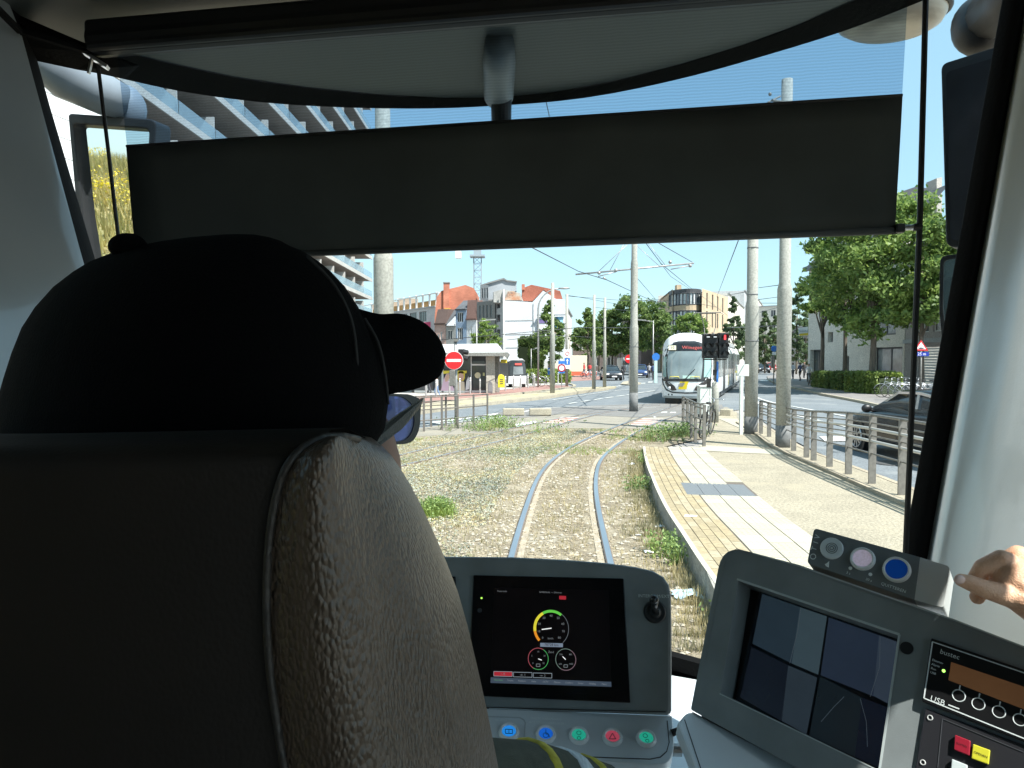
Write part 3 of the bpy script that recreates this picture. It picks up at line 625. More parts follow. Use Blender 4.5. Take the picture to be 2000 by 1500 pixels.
# ticket panel beneath
tk = slab(pr2, [(1808, 1384), (2120, 1500), (2120, 1700), (1780, 1560)], 0.012, 0.004).build('key_panel', mat('keypanel_black', (0.02, 0.02, 0.024), 0.4), tram, bevel=0.001)
for q, c in ((((1868, 1437), (1898, 1449), (1896, 1478), (1866, 1466)), (0.30, 0.012, 0.03)), (((1903, 1455), (1936, 1467), (1933, 1495), (1900, 1483)), (0.62, 0.58, 0.04)), (((1862, 1484), (1892, 1496), (1890, 1520), (1860, 1510)), (0.6, 0.66, 0.66))):
    slab(pr2, list(q), 0.004, 0.009).build('panel_key', mat('key_%d' % int(c[0] * 100), c, 0.4), tk, bevel=0.0008)
text('SLUITEN', pr2.at(1881, 1457, .0094), XR, YR, 5 * pr2.scale(1881, 1457), mBlack, tk, align='CENTER'); text('OPENEN', pr2.at(1918, 1476, .0094), XR, YR, 6 * pr2.scale(1881, 1457), mBlack, tk, align='CENTER')
for (x, y) in ((1818, 1403), (1804, 1490)): annulus(pr2, x, y, 5.5, 2.2, 0.001, 0.0042, n=18).build('panel_screw', mat('screw_pale', (0.55, 0.56, 0.55), .4), tk)
strip2(pr2, [(1842, 1405), (1833, 1500)], 1, .0044).build('panel_seam', mat('seam_dark', (0.07, 0.075, 0.085), .5), tk); strip2(pr2, [(1842, 1405), (2000, 1470)], 1, .0044).build('panel_seam', MATS['seam_dark'], tk)
# lower right shelf
pe = PL(P(1340, 1400, 1.04), P(1545, 1500, 0.96), P(1358, 1500, 0.94))
lo = slab(pe, rpoly([(1322, 1412), (1338, 1392), (1352, 1389), (1800, 1625), (1750, 1800), (1450, 1760), (1362, 1510)], [8, 8, 4, 0, 0, 0, 0]), 0.02, 0.0).build('lower_shelf', mShelf, tram, bevel=0.004)
strip2(pe, [(1337, 1406), (1368, 1500), (1385, 1550)], 1.3, .0005).build('panel_seam', mBlack, lo)
strip2(pe, [(1352, 1392), (1562, 1503)], 2.0, 0.001).build('panel_seam', mBlack, lo)
# ================================================================ SEAT, DRIVER, SECOND PERSON'S HAND
def leather(name, c, c2, stretch, strength, scale=60, rough=0.5):
    m = bpy.data.materials.new(name); m.use_nodes = True; N = m.node_tree.nodes; L = m.node_tree.links; b = N['Principled BSDF']
    tc = N.new('ShaderNodeTexCoord'); mp = N.new('ShaderNodeMapping'); mp.inputs['Scale'].default_value = stretch; L.new(tc.outputs['Object'], mp.inputs[0])
    vo = N.new('ShaderNodeTexVoronoi'); vo.feature = 'SMOOTH_F1'; vo.inputs['Scale'].default_value = scale; vo.inputs['Smoothness'].default_value = 0.35
    nz = N.new('ShaderNodeTexNoise'); nz.inputs['Scale'].default_value = scale * 0.5; nz.inputs['Detail'].default_value = 3
    L.new(mp.outputs[0], nz.inputs[0]); add = N.new('ShaderNodeVectorMath'); add.operation = 'MULTIPLY_ADD'; add.inputs[1].default_value = (0.002,) * 3
    L.new(nz.outputs['Color'], add.inputs[0]); L.new(mp.outputs[0], add.inputs[2]); L.new(add.outputs[0], vo.inputs['Vector'])
    bp = N.new('ShaderNodeBump'); bp.inputs['Strength'].default_value = strength; bp.inputs['Distance'].default_value = 0.002; bp.invert = True
    L.new(vo.outputs['Distance'], bp.inputs['Height']); L.new(bp.outputs[0], b.inputs['Normal'])
    n2 = N.new('ShaderNodeTexNoise'); n2.inputs['Scale'].default_value = 7; L.new(tc.outputs['Object'], n2.inputs[0])
    rp = N.new('ShaderNodeValToRGB'); rp.color_ramp.elements[0].color = tuple(c2) + (1,); rp.color_ramp.elements[1].color = tuple(c) + (1,); rp.color_ramp.elements[0].position = .35; rp.color_ramp.elements[1].position = .7
    L.new(n2.outputs['Fac'], rp.inputs[0]); L.new(rp.outputs[0], b.inputs['Base Color']); b.inputs['Roughness'].default_value = rough
    return m
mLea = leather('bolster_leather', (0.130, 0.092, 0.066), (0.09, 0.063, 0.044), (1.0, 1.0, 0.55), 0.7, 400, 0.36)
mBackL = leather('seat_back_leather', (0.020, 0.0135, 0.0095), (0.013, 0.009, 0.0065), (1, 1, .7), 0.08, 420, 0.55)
seat = thing('driver_seat', 'black leather driver seat with grained side bolster, seen from behind', 'seat', (-0.25, 0.45, 0.86))
def interp(tab, y):
    if y <= tab[0][0]: return tab[0][1]
    for (a, b), (c, d) in zip(tab, tab[1:]):
        if a <= y <= c:
            return b + (d - b) * (y - a) / (c - a)
    return tab[-1][1]
seam = [(850, 640), (856, 628), (862, 613), (872, 596), (890, 575), (920, 556), (960, 543), (1010, 532), (1060, 526), (1150, 521), (1250, 524), (1350, 532), (1500, 556), (1700, 590)]
edge = [(850, 690), (856, 704), (864, 722), (880, 742), (900, 762), (940, 790), (980, 812), (1020, 832), (1060, 850), (1120, 876), (1180, 899), (1250, 919), (1330, 938), (1400, 954), (1500, 974), (1700, 1010)]
topy = [(-420, 864), (0, 862), (200, 858), (420, 853), (560, 850), (640, 849), (690, 852)]
ys = [853, 857, 862, 870, 882, 900, 925, 960, 1000, 1050, 1110, 1180, 1250, 1330, 1420, 1520, 1640]
# back shell: flat panel left of the seam
rows = []
for y in ys:
    t = min(1, (y - 850) / 60.0); dep = 0.405 - 0.03 * math.sqrt(max(0, 1 - (1 - t) ** 2))
    row = []
    sx = interp(seam, y)
    for k in range(13):
        s = k / 12; x = lerp(-500, sx, s); yy = y + (interp(topy, x) - 850) * max(0, 1 - (y - 850) / 300)
        row.append(P(x, yy, dep + 0.004 * s ** 6))
    rows.append(row)
top = [[p + Vector((0, q, dz)) for p in rows[0]] for q, dz in ((0.14, -0.03), (0.11, -0.012), (0.05, 0.0), (0.015, 0.002))]
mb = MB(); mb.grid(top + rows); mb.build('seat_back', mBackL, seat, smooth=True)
# bolster between seam and outline, wrapping forward
rows = []
for y in ys:
    sx = interp(seam, y); ex = interp(edge, y); t = min(1, (y - 850) / 60.0); dep = 0.405 - 0.03 * math.sqrt(max(0, 1 - (1 - t) ** 2)); row = []
    for k in range(16):
        s = k / 15; a = s * math.pi / 2
        x = sx + (ex - sx) * math.sin(a) ** 0.92; d = dep + 0.002 - 0.018 * math.sin(min(1, s * 2.4) * math.pi) * (1 if s * 2.4 < 1 else 0) + (1 - math.cos(a)) * (0.10 + 0.06 * t)
        row.append(P(x, y - 3 * math.sin(s * math.pi) * (1 if y < 870 else 0), d))
    e = row[-1]; row += [e + Vector((-0.004, 0.03, 0)), e + Vector((-0.03, 0.06, 0)), e + Vector((-0.12, 0.09, 0))]
    rows.append(row)
mb = MB(); top2 = [[p + Vector((-0.01, 0.02, -0.004)) for p in rows[0]]]
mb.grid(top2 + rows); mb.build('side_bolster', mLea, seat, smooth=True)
pip = catmull([P(interp(seam, y) - 1, y, (0.405 - 0.03 * math.sqrt(max(0, 1 - (1 - min(1, (y - 850) / 60.0)) ** 2)))) for y in ys], 4)
pip = [P(700, 858, 0.43), P(672, 852, 0.415)] + pip
mb = MB(); mb.tube(pip, 0.0022, 8); mb.build('piping', leather('piping_leather', (0.05, 0.043, 0.037), (0.04, 0.034, 0.03), (1, 1, 1), 0.5, 200), seat, smooth=True)

# ---------------- driver
drv = thing('person', 'driver in black cap and dark sunglasses sitting in front of the camera', 'person', (-0.2, 0.55, 0.86))
mSkinD = mat('driver_skin', (0.30, 0.17, 0.12), 0.5, vary=0.2, scale=40)
mCap = mat('cap_cloth', (0.0025, 0.0025, 0.0027), 1.0, spec=.1, bump=0.3, bscale=500)
hc = P(400, 760, 0.55)
ch = [[(Vector((-0.22, 0.62, 1.05)), 0.14), (Vector((-0.22, 0.60, 1.45)), 0.155), (Vector((-0.22, 0.58, 1.62)), 0.13), (hc + Vector((0, 0.02, -0.18)), 0.058), (hc + Vector((0, 0.02, -0.10)), 0.062)],
      [(hc + Vector((0, 0, -0.03)), 0.080), (hc + Vector((0.0, 0.0, 0.015)), 0.070)],
      [(hc + Vector((0.03, 0.03, -0.08)), 0.060), (hc + Vector((0.075, 0.055, -0.10)), 0.040)],
      [(hc + Vector((0.06, 0.05, -0.01)), 0.065), (P(716, 850, 0.585), 0.022), (P(722, 905, 0.585), 0.026), (P(716, 950, 0.58), 0.03)],
      [(Vector((-0.22, 0.58, 1.62)), 0.10), (Vector((-0.04, 0.585, 1.64)), 0.068), (P(905, 1545, 0.70), 0.046), (P(1040, 1548, 0.76), 0.042), (P(1300, 1590, 0.90), 0.03), (P(1395, 1570, 0.95), 0.034)],
      [(Vector((-0.22, 0.58, 1.62)), 0.10), (Vector((-0.42, 0.60, 1.64)), 0.072), (Vector((-0.50, 0.66, 1.42)), 0.052), (Vector((-0.38, 0.88, 1.32)), 0.04), (Vector((-0.30, 0.98, 1.34)), 0.032)],
      [(Vector((-0.22, 0.62, 1.05)), 0.14), (Vector((-0.08, 0.9, 1.04)), 0.085), (Vector((-0.08, 1.0, 0.92)), 0.05)], [(Vector((-0.22, 0.62, 1.05)), 0.14), (Vector((-0.36, 0.9, 1.04)), 0.085), (Vector((-0.36, 1.0, 0.92)), 0.05)]]
for k, (ox, oy) in enumerate(((1440, 1588), (1450, 1575), (1452, 1562), (1446, 1548))):
    ch.append([(P(1395, 1570, 0.95), 0.026), (P(ox, oy - 6, 0.98), 0.010), (P(ox + 55, oy - 14, 1.0), 0.0088), (P(ox + 92, oy - 10, 1.01), 0.0078)])
ch.append([(P(1400, 1560, 0.94), 0.022), (P(1470, 1528, 0.955), 0.0105), (P(1528, 1512, 0.965), 0.0095), (P(1564, 1506, 0.97), 0.0088)])
bl = blob(ch, 0.006, 5); bl.build('body', mSkinD, drv, smooth=True, fixn=False)
# cap crown
crown = [(458, 432, 498), (463, 372, 525), (470, 318, 548), (480, 268, 566), (492, 222, 594), (510, 176, 622), (530, 143, 646), (560, 104, 674), (600, 68, 700), (640, 42, 716), (690, 22, 736), (740, 6, 752), (790, -8, 758), (835, -22, 752), (870, -34, 736), (910, -40, 712), (960, -40, 690)]
rows = []
for (y, a, b) in crown:
    w = (b - a) / 790.0; c = (a + b) / 2; row = []
    for k in range(32):
        th = 2 * math.pi * k / 32
        row.append(P(c + (b - a) / 2 * math.cos(th), y + 6 * math.sin(th) * w, 0.56 + 0.105 * w * math.sin(th)))
    rows.append(row)
mb = MB(); mb.grid([[P(462, 457, 0.56)] * 32] + rows, closed=True); capo = mb.build('cap', mCap, drv, smooth=True)
mb = MB(); mb.sphere(P(250, 482, 0.545), 0.0138, 16, 10, (1.0, 0.8, 0.72)); mb.build('cap_button', mCap, capo, smooth=True)
# brim
te = catmull([P(x, y, d) for x, y, d in ((700, 606, 0.60), (740, 616, 0.605), (785, 616, 0.61), (826, 632, 0.61), (854, 660, 0.605), (868, 692, 0.60))], 5)
be = catmull([P(x, y, d) for x, y, d in ((740, 780, 0.56), (762, 769, 0.565), (800, 762, 0.575), (838, 748, 0.585), (860, 728, 0.592), (868, 692, 0.60))], 5)
mb = MB(); rows = []
for k in range(9):
    s = k / 8; rows.append([a.lerp(b, s) + Vector((0, -0.022 * math.sin(s * math.pi) * (1 - (i / (len(te) - 1)) ** 2), 0)) for i, (a, b) in enumerate(zip(te, be))])
mb.grid(rows); mb.build('cap_brim', mCap, capo, smooth=True, solid=0.003)
for pts in ([(712, 622), (738, 668), (752, 730), (758, 790)], [(600, 500), (655, 560), (690, 640), (700, 760)]):
    mb = MB(); mb.tube(catmull([P(x, y, 0.548 if x > 705 else 0.515) for x, y in pts], 5), 0.0012, 6); mb.build('cap_seam', mat('cap_thread', (0.02, 0.02, 0.02), 0.9), capo, smooth=True)
# sunglasses
pg = PL(P(760, 770, 0.60), P(820, 785, 0.625), P(770, 868, 0.60))
fo = rpoly([(744, 768), (800, 770), (823, 780), (820, 838), (808, 862), (790, 868), (744, 868)], [4, 8, 8, 14, 12, 8, 4]); fi = rpoly([(740, 774), (786, 774), (808, 790), (810, 830), (800, 854), (786, 862), (740, 862)], [4, 8, 14, 12, 12, 8, 4])
sg = ringmb(pg, fo, fi, 0.004, 0.0).build('sunglasses', mat('frame_black', (0.01, 0.01, 0.01), 0.3), drv)
slab(pg, fi, 0.0015, -0.001).build('lens', glassmat('lens_blue', (0.30, 0.38, 0.72), 0.03, 0.4, (0.22, 0.28, 0.55)), sg)
mb = MB(); mb.prism([P(822, 778, 0.60), P(816, 796, 0.60), P(780, 838, 0.575), P(735, 872, 0.55), P(690, 892, 0.53), P(690, 866, 0.53), P(720, 850, 0.55), P(772, 812, 0.575)], (0.002, 0.003, 0)); mb.build('temple_arm', mat('temple_grey', (0.055, 0.06, 0.055), 0.4, bump=.3, bscale=600), sg)
mb = MB(); mb.bar(P(809, 792, 0.597), P(814, 797, 0.597), 0.003, 0.001); mb.build('temple_emblem', mBlack, sg)
# jacket sleeve and bands
mSl = mat('jacket_cloth', (0.075, 0.078, 0.055), 0.9, vary=0.25, scale=60, bump=0.3, bscale=800)
slv = [(Vector((-0.20, 0.58, 1.60)), 0.115), (Vector((-0.10, 0.58, 1.63)), 0.09), (Vector((-0.04, 0.585, 1.64)), 0.078), (P(905, 1545, 0.70), 0.056), (P(1040, 1550, 0.76), 0.050), (P(1170, 1571, 0.83), 0.044)]
mb = MB(); mb.tube([p for p, r in slv], [r for p, r in slv], 20); mb.sphere(slv[1][0], 0.081, 16, 10); mb.sphere(slv[2][0], 0.064, 16, 10); sv = mb.build('jacket_sleeve', mSl, drv, smooth=True)
mb = MB(); mb.tube([Vector((-0.22, 0.61, 1.10)), Vector((-0.22, 0.60, 1.45)), Vector((-0.22, 0.585, 1.62)), Vector((-0.21, 0.57, 1.70))], [0.165, 0.178, 0.15, 0.07], 24); mb.build('jacket', mSl, drv, smooth=True)
a, b = slv[3][0], slv[4][0]; a2, b2 = slv[4], slv[5]
def ringon(p, q, r0, r1, t0, t1, name, m):
    A = p.lerp(q, t0); B = p.lerp(q, t1); mb = MB(); ra = lerp(r0, r1, t0) + .0018; rb = lerp(r0, r1, t1) + .0018; mb.tube([A, A.lerp(B, .2), A.lerp(B, .8), B], [ra - .003, ra, rb, rb - .003], 24); mb.build(name, m, sv, smooth=True)
ye = mat('yellow_band', (0.55, 0.47, 0.05), 0.85, vary=.3, scale=90)
ringon(a, b, .056, .050, 0.82, 1.0, 'sleeve_band', ye); ringon(a2[0], b2[0], .050, .044, 0.26, 0.52, 'reflective_band', mat('reflective_white', (0.6, 0.66, 0.7), .5, vary=.3, scale=50, stretch=(6, 1, 1))); ringon(a2[0], b2[0], .050, .044, 0.62, 0.78, 'sleeve_band', ye)

# ---------------- pointing hand at the right edge
per2 = thing('person', 'bare hand of a second person reaching in from the right edge', 'person', P(2080, 1260, 0.85))
H = lambda x, y, d=0.86: P(x, y, d)
hand = [
    [(H(2330, 1420, .74), .036), (H(2140, 1265, .80), .030), (H(2055, 1190, .83), .029), (H(1985, 1140, .855), .028)],
    [(H(2055, 1160, .83), .026), (H(1972, 1108, .872), .0155)], [(H(2050, 1150, .85), .026), (H(1990, 1100, .89), .0175)],
    [(H(2055, 1170, .85), .028), (H(1995, 1120, .90), .021)],
    [(H(2030, 1185, .83), .022), (H(1975, 1165, .84), .0135), (H(1925, 1151, .84), .0108), (H(1893, 1138, .842), .0092), (H(1877, 1133, .843), .0075)],   # thumb
    [(H(1966, 1098, .862), .0125), (H(1956, 1094, .862), .0122), (H(1920, 1108, .866), .0100), (H(1903, 1130, .868), .0080), (H(1916, 1146, .876), .0072)],  # index
    [(H(1988, 1086, .888), .0130), (H(1950, 1104, .896), .0100), (H(1922, 1142, .890), .0088), (H(1909, 1166, .882), .0088)],       # middle
    [(H(1998, 1094, .905), .013), (H(1955, 1120, .915), .010), (H(1938, 1158, .905), .009)],
    [(H(2015, 1104, .92), .012), (H(1972, 1128, .93), .009), (H(1958, 1160, .92), .008)]]
bl = blob(hand, 0.0016, 4); bl.build('hand', mat('hand_skin', (0.78, 0.47, 0.31), 0.42, c2=(0.68, 0.37, 0.23), scale=55, bump=0.25, bscale=500), per2, smooth=True, fixn=False)
mb = MB(); mb.sphere(H(1874, 1132, .8365), 0.0068, 12, 8, (1.0, 0.35, 0.8)); mb.build('thumb_nail', mat('nail', (0.72, 0.50, 0.44), 0.25), per2, smooth=True)
# ================================================================ GROUND AND TRACKS
def sheet(name, pts, z, m, label=None, zf=None):
    """one flat sheet of ground from pixel outline points seen in the photo (or world xy tuples of length 3)"""
    mb = MB(); q = []
    for p in pts: q.append(G(p[0], p[1], z) if len(p) == 2 else Vector((p[0], p[1], z)))
    mb.poly(q); return mb.build(name, m, kind='structure')
def groundmat(name, base, c2, c3, s1, s2, bump, rough=0.9, spots=None):
    m = bpy.data.materials.new(name); m.use_nodes = True; N = m.node_tree.nodes; L = m.node_tree.links; b = N['Principled BSDF']; b.inputs['Roughness'].default_value = rough
    b.inputs['Specular IOR Level'].default_value = 0.25
    tc = N.new('ShaderNodeTexCoord')
    def nz(scale, det=8):
        n = N.new('ShaderNodeTexNoise'); n.inputs['Scale'].default_value = scale; n.inputs['Detail'].default_value = det; n.inputs['Roughness'].default_value = 0.65; L.new(tc.outputs['Object'], n.inputs[0]); return n
    a = nz(s1); r1 = N.new('ShaderNodeValToRGB'); r1.color_ramp.elements[0].position = .38; r1.color_ramp.elements[1].position = .62
    r1.color_ramp.elements[0].color = tuple(c2) + (1,); r1.color_ramp.elements[1].color = tuple(base) + (1,); L.new(a.outputs['Fac'], r1.inputs[0])
    f = nz(s2, 3); r2 = N.new('ShaderNodeValToRGB'); r2.color_ramp.elements[0].position = .3; r2.color_ramp.elements[1].position = .75; r2.color_ramp.elements[0].color = (0.62, 0.62, 0.62, 1); r2.color_ramp.elements[1].color = (1.28, 1.28, 1.28, 1); L.new(f.outputs['Fac'], r2.inputs[0])
    mul = N.new('ShaderNodeMixRGB'); mul.blend_type = 'MULTIPLY'; mul.inputs[0].default_value = 1; L.new(r1.outputs[0], mul.inputs[1]); L.new(r2.outputs[0], mul.inputs[2]); last = mul
    if c3:
        g = nz(spots or 1.3, 5); r3 = N.new('ShaderNodeValToRGB'); r3.color_ramp.elements[0].position = .56; r3.color_ramp.elements[1].position = .66; r3.color_ramp.elements[0].color = (0, 0, 0, 1); r3.color_ramp.elements[1].color = (1, 1, 1, 1); L.new(g.outputs['Fac'], r3.inputs[0])
        mx = N.new('ShaderNodeMixRGB'); L.new(r3.outputs[0], mx.inputs[0]); L.new(last.outputs[0], mx.inputs[1]); mx.inputs[2].default_value = tuple(c3) + (1,); last = mx
    L.new(last.outputs[0], b.inputs['Base Color'])
    bp = N.new('ShaderNodeBump'); bp.inputs['Strength'].default_value = bump; bp.inputs['Distance'].default_value = 0.03; L.new(f.outputs['Fac'], bp.inputs['Height']); L.new(bp.outputs[0], b.inputs['Normal'])
    return m
mPave = groundmat('pavement_grey', (0.34, 0.32, 0.29), (0.27, 0.255, 0.24), None, 1.2, 30, 0.2)
mAsph = groundmat('asphalt', (0.185, 0.205, 0.22), (0.15, 0.17, 0.185), (0.215, 0.23, 0.235), 0.5, 22, 0.25, spots=.35)
mBed = groundmat('track_bed_soil', (0.33, 0.285, 0.205), (0.20, 0.168, 0.12), (0.31, 0.28, 0.22), 2.0, 30, 0.8, spots=.9)
mTan = groundmat('crossing_concrete', (0.30, 0.275, 0.225), (0.24, 0.225, 0.19), None, 0.9, 40, 0.2)
mGreyCr = groundmat('crossing_asphalt', (0.21, 0.205, 0.195), (0.17, 0.165, 0.16), None, 0.8, 50, 0.2)
mRed = groundmat('cycle_path_red', (0.36, 0.21, 0.18), (0.28, 0.17, 0.15), None, 1.5, 40, 0.2)
mKerb = groundmat('kerb_stone', (0.42, 0.38, 0.29), (0.33, 0.30, 0.24), None, 2, 60, 0.3)
mPaint = mat('road_paint', (0.62, 0.63, 0.60), 0.6, vary=0.45, scale=7, ramp=(.35, .55))
mPinkPave = groundmat('pavement_pinkish', (0.25, 0.235, 0.225), (0.20, 0.19, 0.185), None, 1.2, 30, 0.2)
mb = MB(); mb.quad((-3000, -300, -0.06), (3000, -300, -0.06), (3000, 5000, -0.06), (-3000, 5000, -0.06)); mb.build('ground', mPave, kind='structure')
# track bed
sheet('track_bed', [(-40, -30, 0), (6, -30, 0), (3.4, 2, 0), (1408, 1300), (1392, 1180), (1350, 1090), (1300, 1005), (1270, 940), (1262, 880), (1400, 850), (1330, 843), (1240, 836), (1060, 836), (1000, 842), (820, 852), (700, 866), (-40, 23, 0)], -0.030, mBed)
# crossing (tan concrete) and grey asphalt part
sheet('crossing', [(600, 880), (820, 852), (1000, 842), (1060, 836), (1240, 836), (1330, 843), (1400, 850), (1520, 850), (1420, 795), (1300, 795), (1100, 806), (980, 815), (820, 836), (600, 862)], -0.026, mTan)
sheet('crossing_roadway', [(955, 822), (1100, 808), (1240, 815), (1330, 812), (1420, 808), (1410, 790), (1280, 788), (1050, 796), (955, 808)], -0.018, mGreyCr)
# main road (asphalt) from the left, past the tram, to the far avenue
sheet('road', [(-60, 22, 0), (800, 850), (955, 820), (1050, 799), (1240, 797), (1290, 795), (1400, 805), (1446, 800), (1480, 815), (1530, 850), (1590, 880), (1765, 960), (14, 0, 0), (22, 0, 0), (2000, 840), (1870, 808), (1690, 789), (1560, 765), (1500, 748), (1462, 736), (1440, 726), (1420, 722), (1300, 722), (1170, 722), (1110, 742), (1050, 768), (900, 786), (760, 810), (-60, 30, 0)], -0.034, mAsph)
sheet('far_road', [(1140, 745), (1290, 740), (1262, 712), (1158, 712)], -0.028, mAsph)
sheet('side_road', [(1440, 726), (1462, 736), (1500, 748), (1560, 765), (1600, 772), (1520, 735), (1488, 716), (1472, 710), (1466, 710), (1474, 720)], -0.029, mAsph)
# left second carriageway, cycle path, pavement at the kiosk
def kerb(name, pts, z0, h, w, m=mKerb, piece=1.0, label=None, maxn=120):
    line = resample(catmull([G(x, y, z0) for x, y in pts], 8), piece)
    root = thing(name, None, None, line[0]); root['kind'] = 'structure'
    if label: root['label'] = label
    for a, b in list(zip(line, line[1:]))[:maxn]:
        d = (b - a)
        mb = MB(); mb.bar(a + d * 0.006 + Vector((0, 0, h / 2 + rnd.uniform(-.003, .003))), b - d * 0.006 + Vector((0, 0, h / 2)), w, h); mb.build('kerb_stone', m, root)
    return line
sheet('cycle_path', [(700, 800), (900, 779), (1000, 768), (1060, 762), (1118, 757), (1110, 753), (1060, 752), (990, 760), (880, 770), (700, 785)], -0.020, mRed)
sheet('cycle_path', [(1105, 745), (1165, 742), (1200, 734), (1120, 736)], -0.022, mRed)
sheet('kiosk_pavement', [(700, 785), (880, 770), (990, 760), (1060, 752), (1110, 750), (1100, 738), (1000, 736), (700, 740)], -0.024, groundmat('pavement_pale', (0.50, 0.48, 0.44), (0.42, 0.40, 0.37), None, 1, 30, .2))
kerb('kerb', [(640, 812), (780, 799), (900, 783), (1000, 771.5), (1060, 764.5), (1112, 758), (1122, 754), (1105, 749)], -0.05, 0.10, 0.22, piece=1.5)
# median island with the poles
isl = [(700, 829), (830, 806), (960, 789), (1060, 778), (1140, 766), (1200, 759.5), (1204, 757.5), (1130, 760), (1050, 770.5), (960, 781), (830, 796), (700, 812)]
mb = MB(); mb.prism([G(x, y, -0.05) for x, y in isl], (0, 0, 0.13)); mb.build('median_island', groundmat('island_sand', (0.42, 0.37, 0.25), (0.35, 0.32, 0.24), (0.28, 0.28, 0.14), 1.3, 30, .4, spots=.6), kind='structure')
kerb('kerb', [(700, 831), (830, 808), (960, 791), (1060, 780), (1140, 768), (1196, 761)], -0.04, 0.16, 0.16, piece=1.5)
mb = MB(); mb.prism([G(x, y, -0.04) for x, y in ((1212, 752), (1240, 754), (1252, 750), (1234, 745), (1218, 747))], (0, 0, 0.10)); mb.build('traffic_island', mKerb, kind='structure')
# painted markings
def mark(pts, z=-0.012, name='road_marking', m=mPaint):
    mb = MB(); mb.poly([G(x, y, z) for x, y in pts]); return mb.build(name, m, kind='structure')
def line_mark(pts, w, z=-0.012, name='road_marking'):
    c = resample(catmull([G(x, y, z) for x, y in pts], 6), 0.8); a = offset(c, w / 2); b = offset(c, -w / 2); mb = MB(); mb.grid([a, b]); return mb.build(name, mPaint, kind='structure')
line_mark([(1020, 805), (1060, 797), (1130, 794.5), (1230, 795), (1290, 795.5)], 0.15)
for x, y in ((1118, 787), (1144, 783), (1168, 779.5), (1190, 776.2), (1212, 773), (1232, 770), (1252, 766.5), (1270, 764)):
    a = G(x - 8, y + 1.2, -.012); b = G(x + 8, y - 1.2, -.012); mb = MB(); n = offset([a, b], 0.09); n2 = offset([a, b], -0.09); mb.quad(n[0], n[1], n2[1], n2[0]); mb.build('road_marking', mPaint, kind='structure')
line_mark([(1080, 781), (1150, 770), (1210, 762), (1290, 757)], 0.12); line_mark([(1192, 758), (1215, 752)], 0.12)
for x, y in ((1242, 750), (1256, 748), (1270, 746)): mark([(x - 5, y + 1), (x + 4, y + 1), (x + 5, y - .6), (x - 4, y - .6)])
line_mark([(700, 848), (830, 830), (950, 818), (984, 811)], 0.15)
for k in range(4): mark([(836 + k * 34, 828 - k * 4.6), (866 + k * 34, 824 - k * 4.6), (872 + k * 34, 820 - k * 4.6), (842 + k * 34, 824 - k * 4.6)])
# right road markings
line_mark([(1500, 795), (1560, 812), (1640, 830), (1700, 845)], 0.15); line_mark([(1446, 762), (1475, 775), (1510, 786), (1600, 803), (1700, 822)], 0.15)
mark([(1600, 852), (1720, 851), (1730, 860), (1612, 862)]); mark([(1448, 772), (1466, 780), (1500, 790), (1496, 793), (1446, 778)])
mark([(1484, 742), (1500, 742), (1504, 744), (1486, 744)])
# red / white chequered patches between the rails of both tracks
mRP = mat('patch_red', (0.46, 0.20, 0.16), 0.8, vary=.3, scale=6); mWP = mat('patch_white', (0.50, 0.46, 0.42), 0.8, vary=.3, scale=8)
def patch(a, b, c, d, n):
    root = thing('painted_patch', None, None, G(*a)); root['kind'] = 'structure'
    A, B, C, D = [G(x, y, -.010) for x, y in (a, b, c, d)]
    for k in range(n):
        t0 = k / n; t1 = (k + 1) / n; mb = MB(); mb.quad(A.lerp(D, t0), B.lerp(C, t0), B.lerp(C, t1), A.lerp(D, t1)); mb.build('painted_stripe', mWP if k % 2 == 0 else mRP, root)
patch((1226, 831), (1268, 831), (1297, 818), (1256, 817), 7); patch((1056, 827), (1096, 827), (1134, 815), (1098, 814), 7)
mark([(1290, 806), (1302, 806), (1304, 804), (1294, 804)]); mark([(1308, 806.5), (1319, 806.5), (1321, 804.5), (1310, 804.5)])
mark([(1010, 833), (1050, 826), (1046, 822), (1000, 829)])

# ---------------- rails
mRail = mat('rail_steel', (0.46, 0.51, 0.56), 0.3, metal=0.8, vary=.25, scale=1.5, stretch=(1, .2, 1)); mRailSide = mat('rail_rust', (0.16, 0.13, 0.11), 0.7, vary=.3, scale=20)
mConc = groundmat('rail_concrete', (0.42, 0.36, 0.27), (0.31, 0.265, 0.20), (.3,.26,.2), 3, 60, .3)
L1 = [(1000, 1082), (1021, 1010), (1042, 950), (1060, 917), (1084, 893), (1120, 869), (1159, 851), (1210, 830), (1252, 815), (1300, 798.5)]
R1 = [(1192, 1097), (1180, 1046), (1169.5, 998), (1163.5, 956), (1164.5, 926), (1172, 899), (1192, 878), (1222, 857), (1264, 833), (1294, 821), (1328, 808)]
L2 = [(560, 955), (773.5, 890), (835, 875), (910, 857), (988, 838.5), (1060, 823), (1150, 807), (1240, 797)]
R2 = [(560, 972), (778, 911), (856, 890), (970, 863), (1060, 838), (1135, 817), (1192, 803), (1290, 790)]
bed = [G(x, y, 0) for x, y in L1]; bed2 = [G(x, y, 0) for x, y in R1]
lt = resample(catmull([Vector((-0.47, -2, 0)), Vector((-0.28, 3.5, 0))] + bed, 8), 0.35); rt = resample(catmull([Vector((0.60, -2, 0)), Vector((0.78, 3.5, 0))] + bed2, 8), 0.35)
def relax(L, n):
    for _ in range(n): L = [L[0]] + [(L[i - 1] + L[i] * 2 + L[i + 1]) / 4 for i in range(1, len(L) - 1)] + [L[-1]]
    return L
lt = relax(lt, 7); rt = relax(rt, 7)
far = [G(1340, 790, 0), G(1372, 774, 0), G(1418, 757, 0), G(1448, 744, 0)]
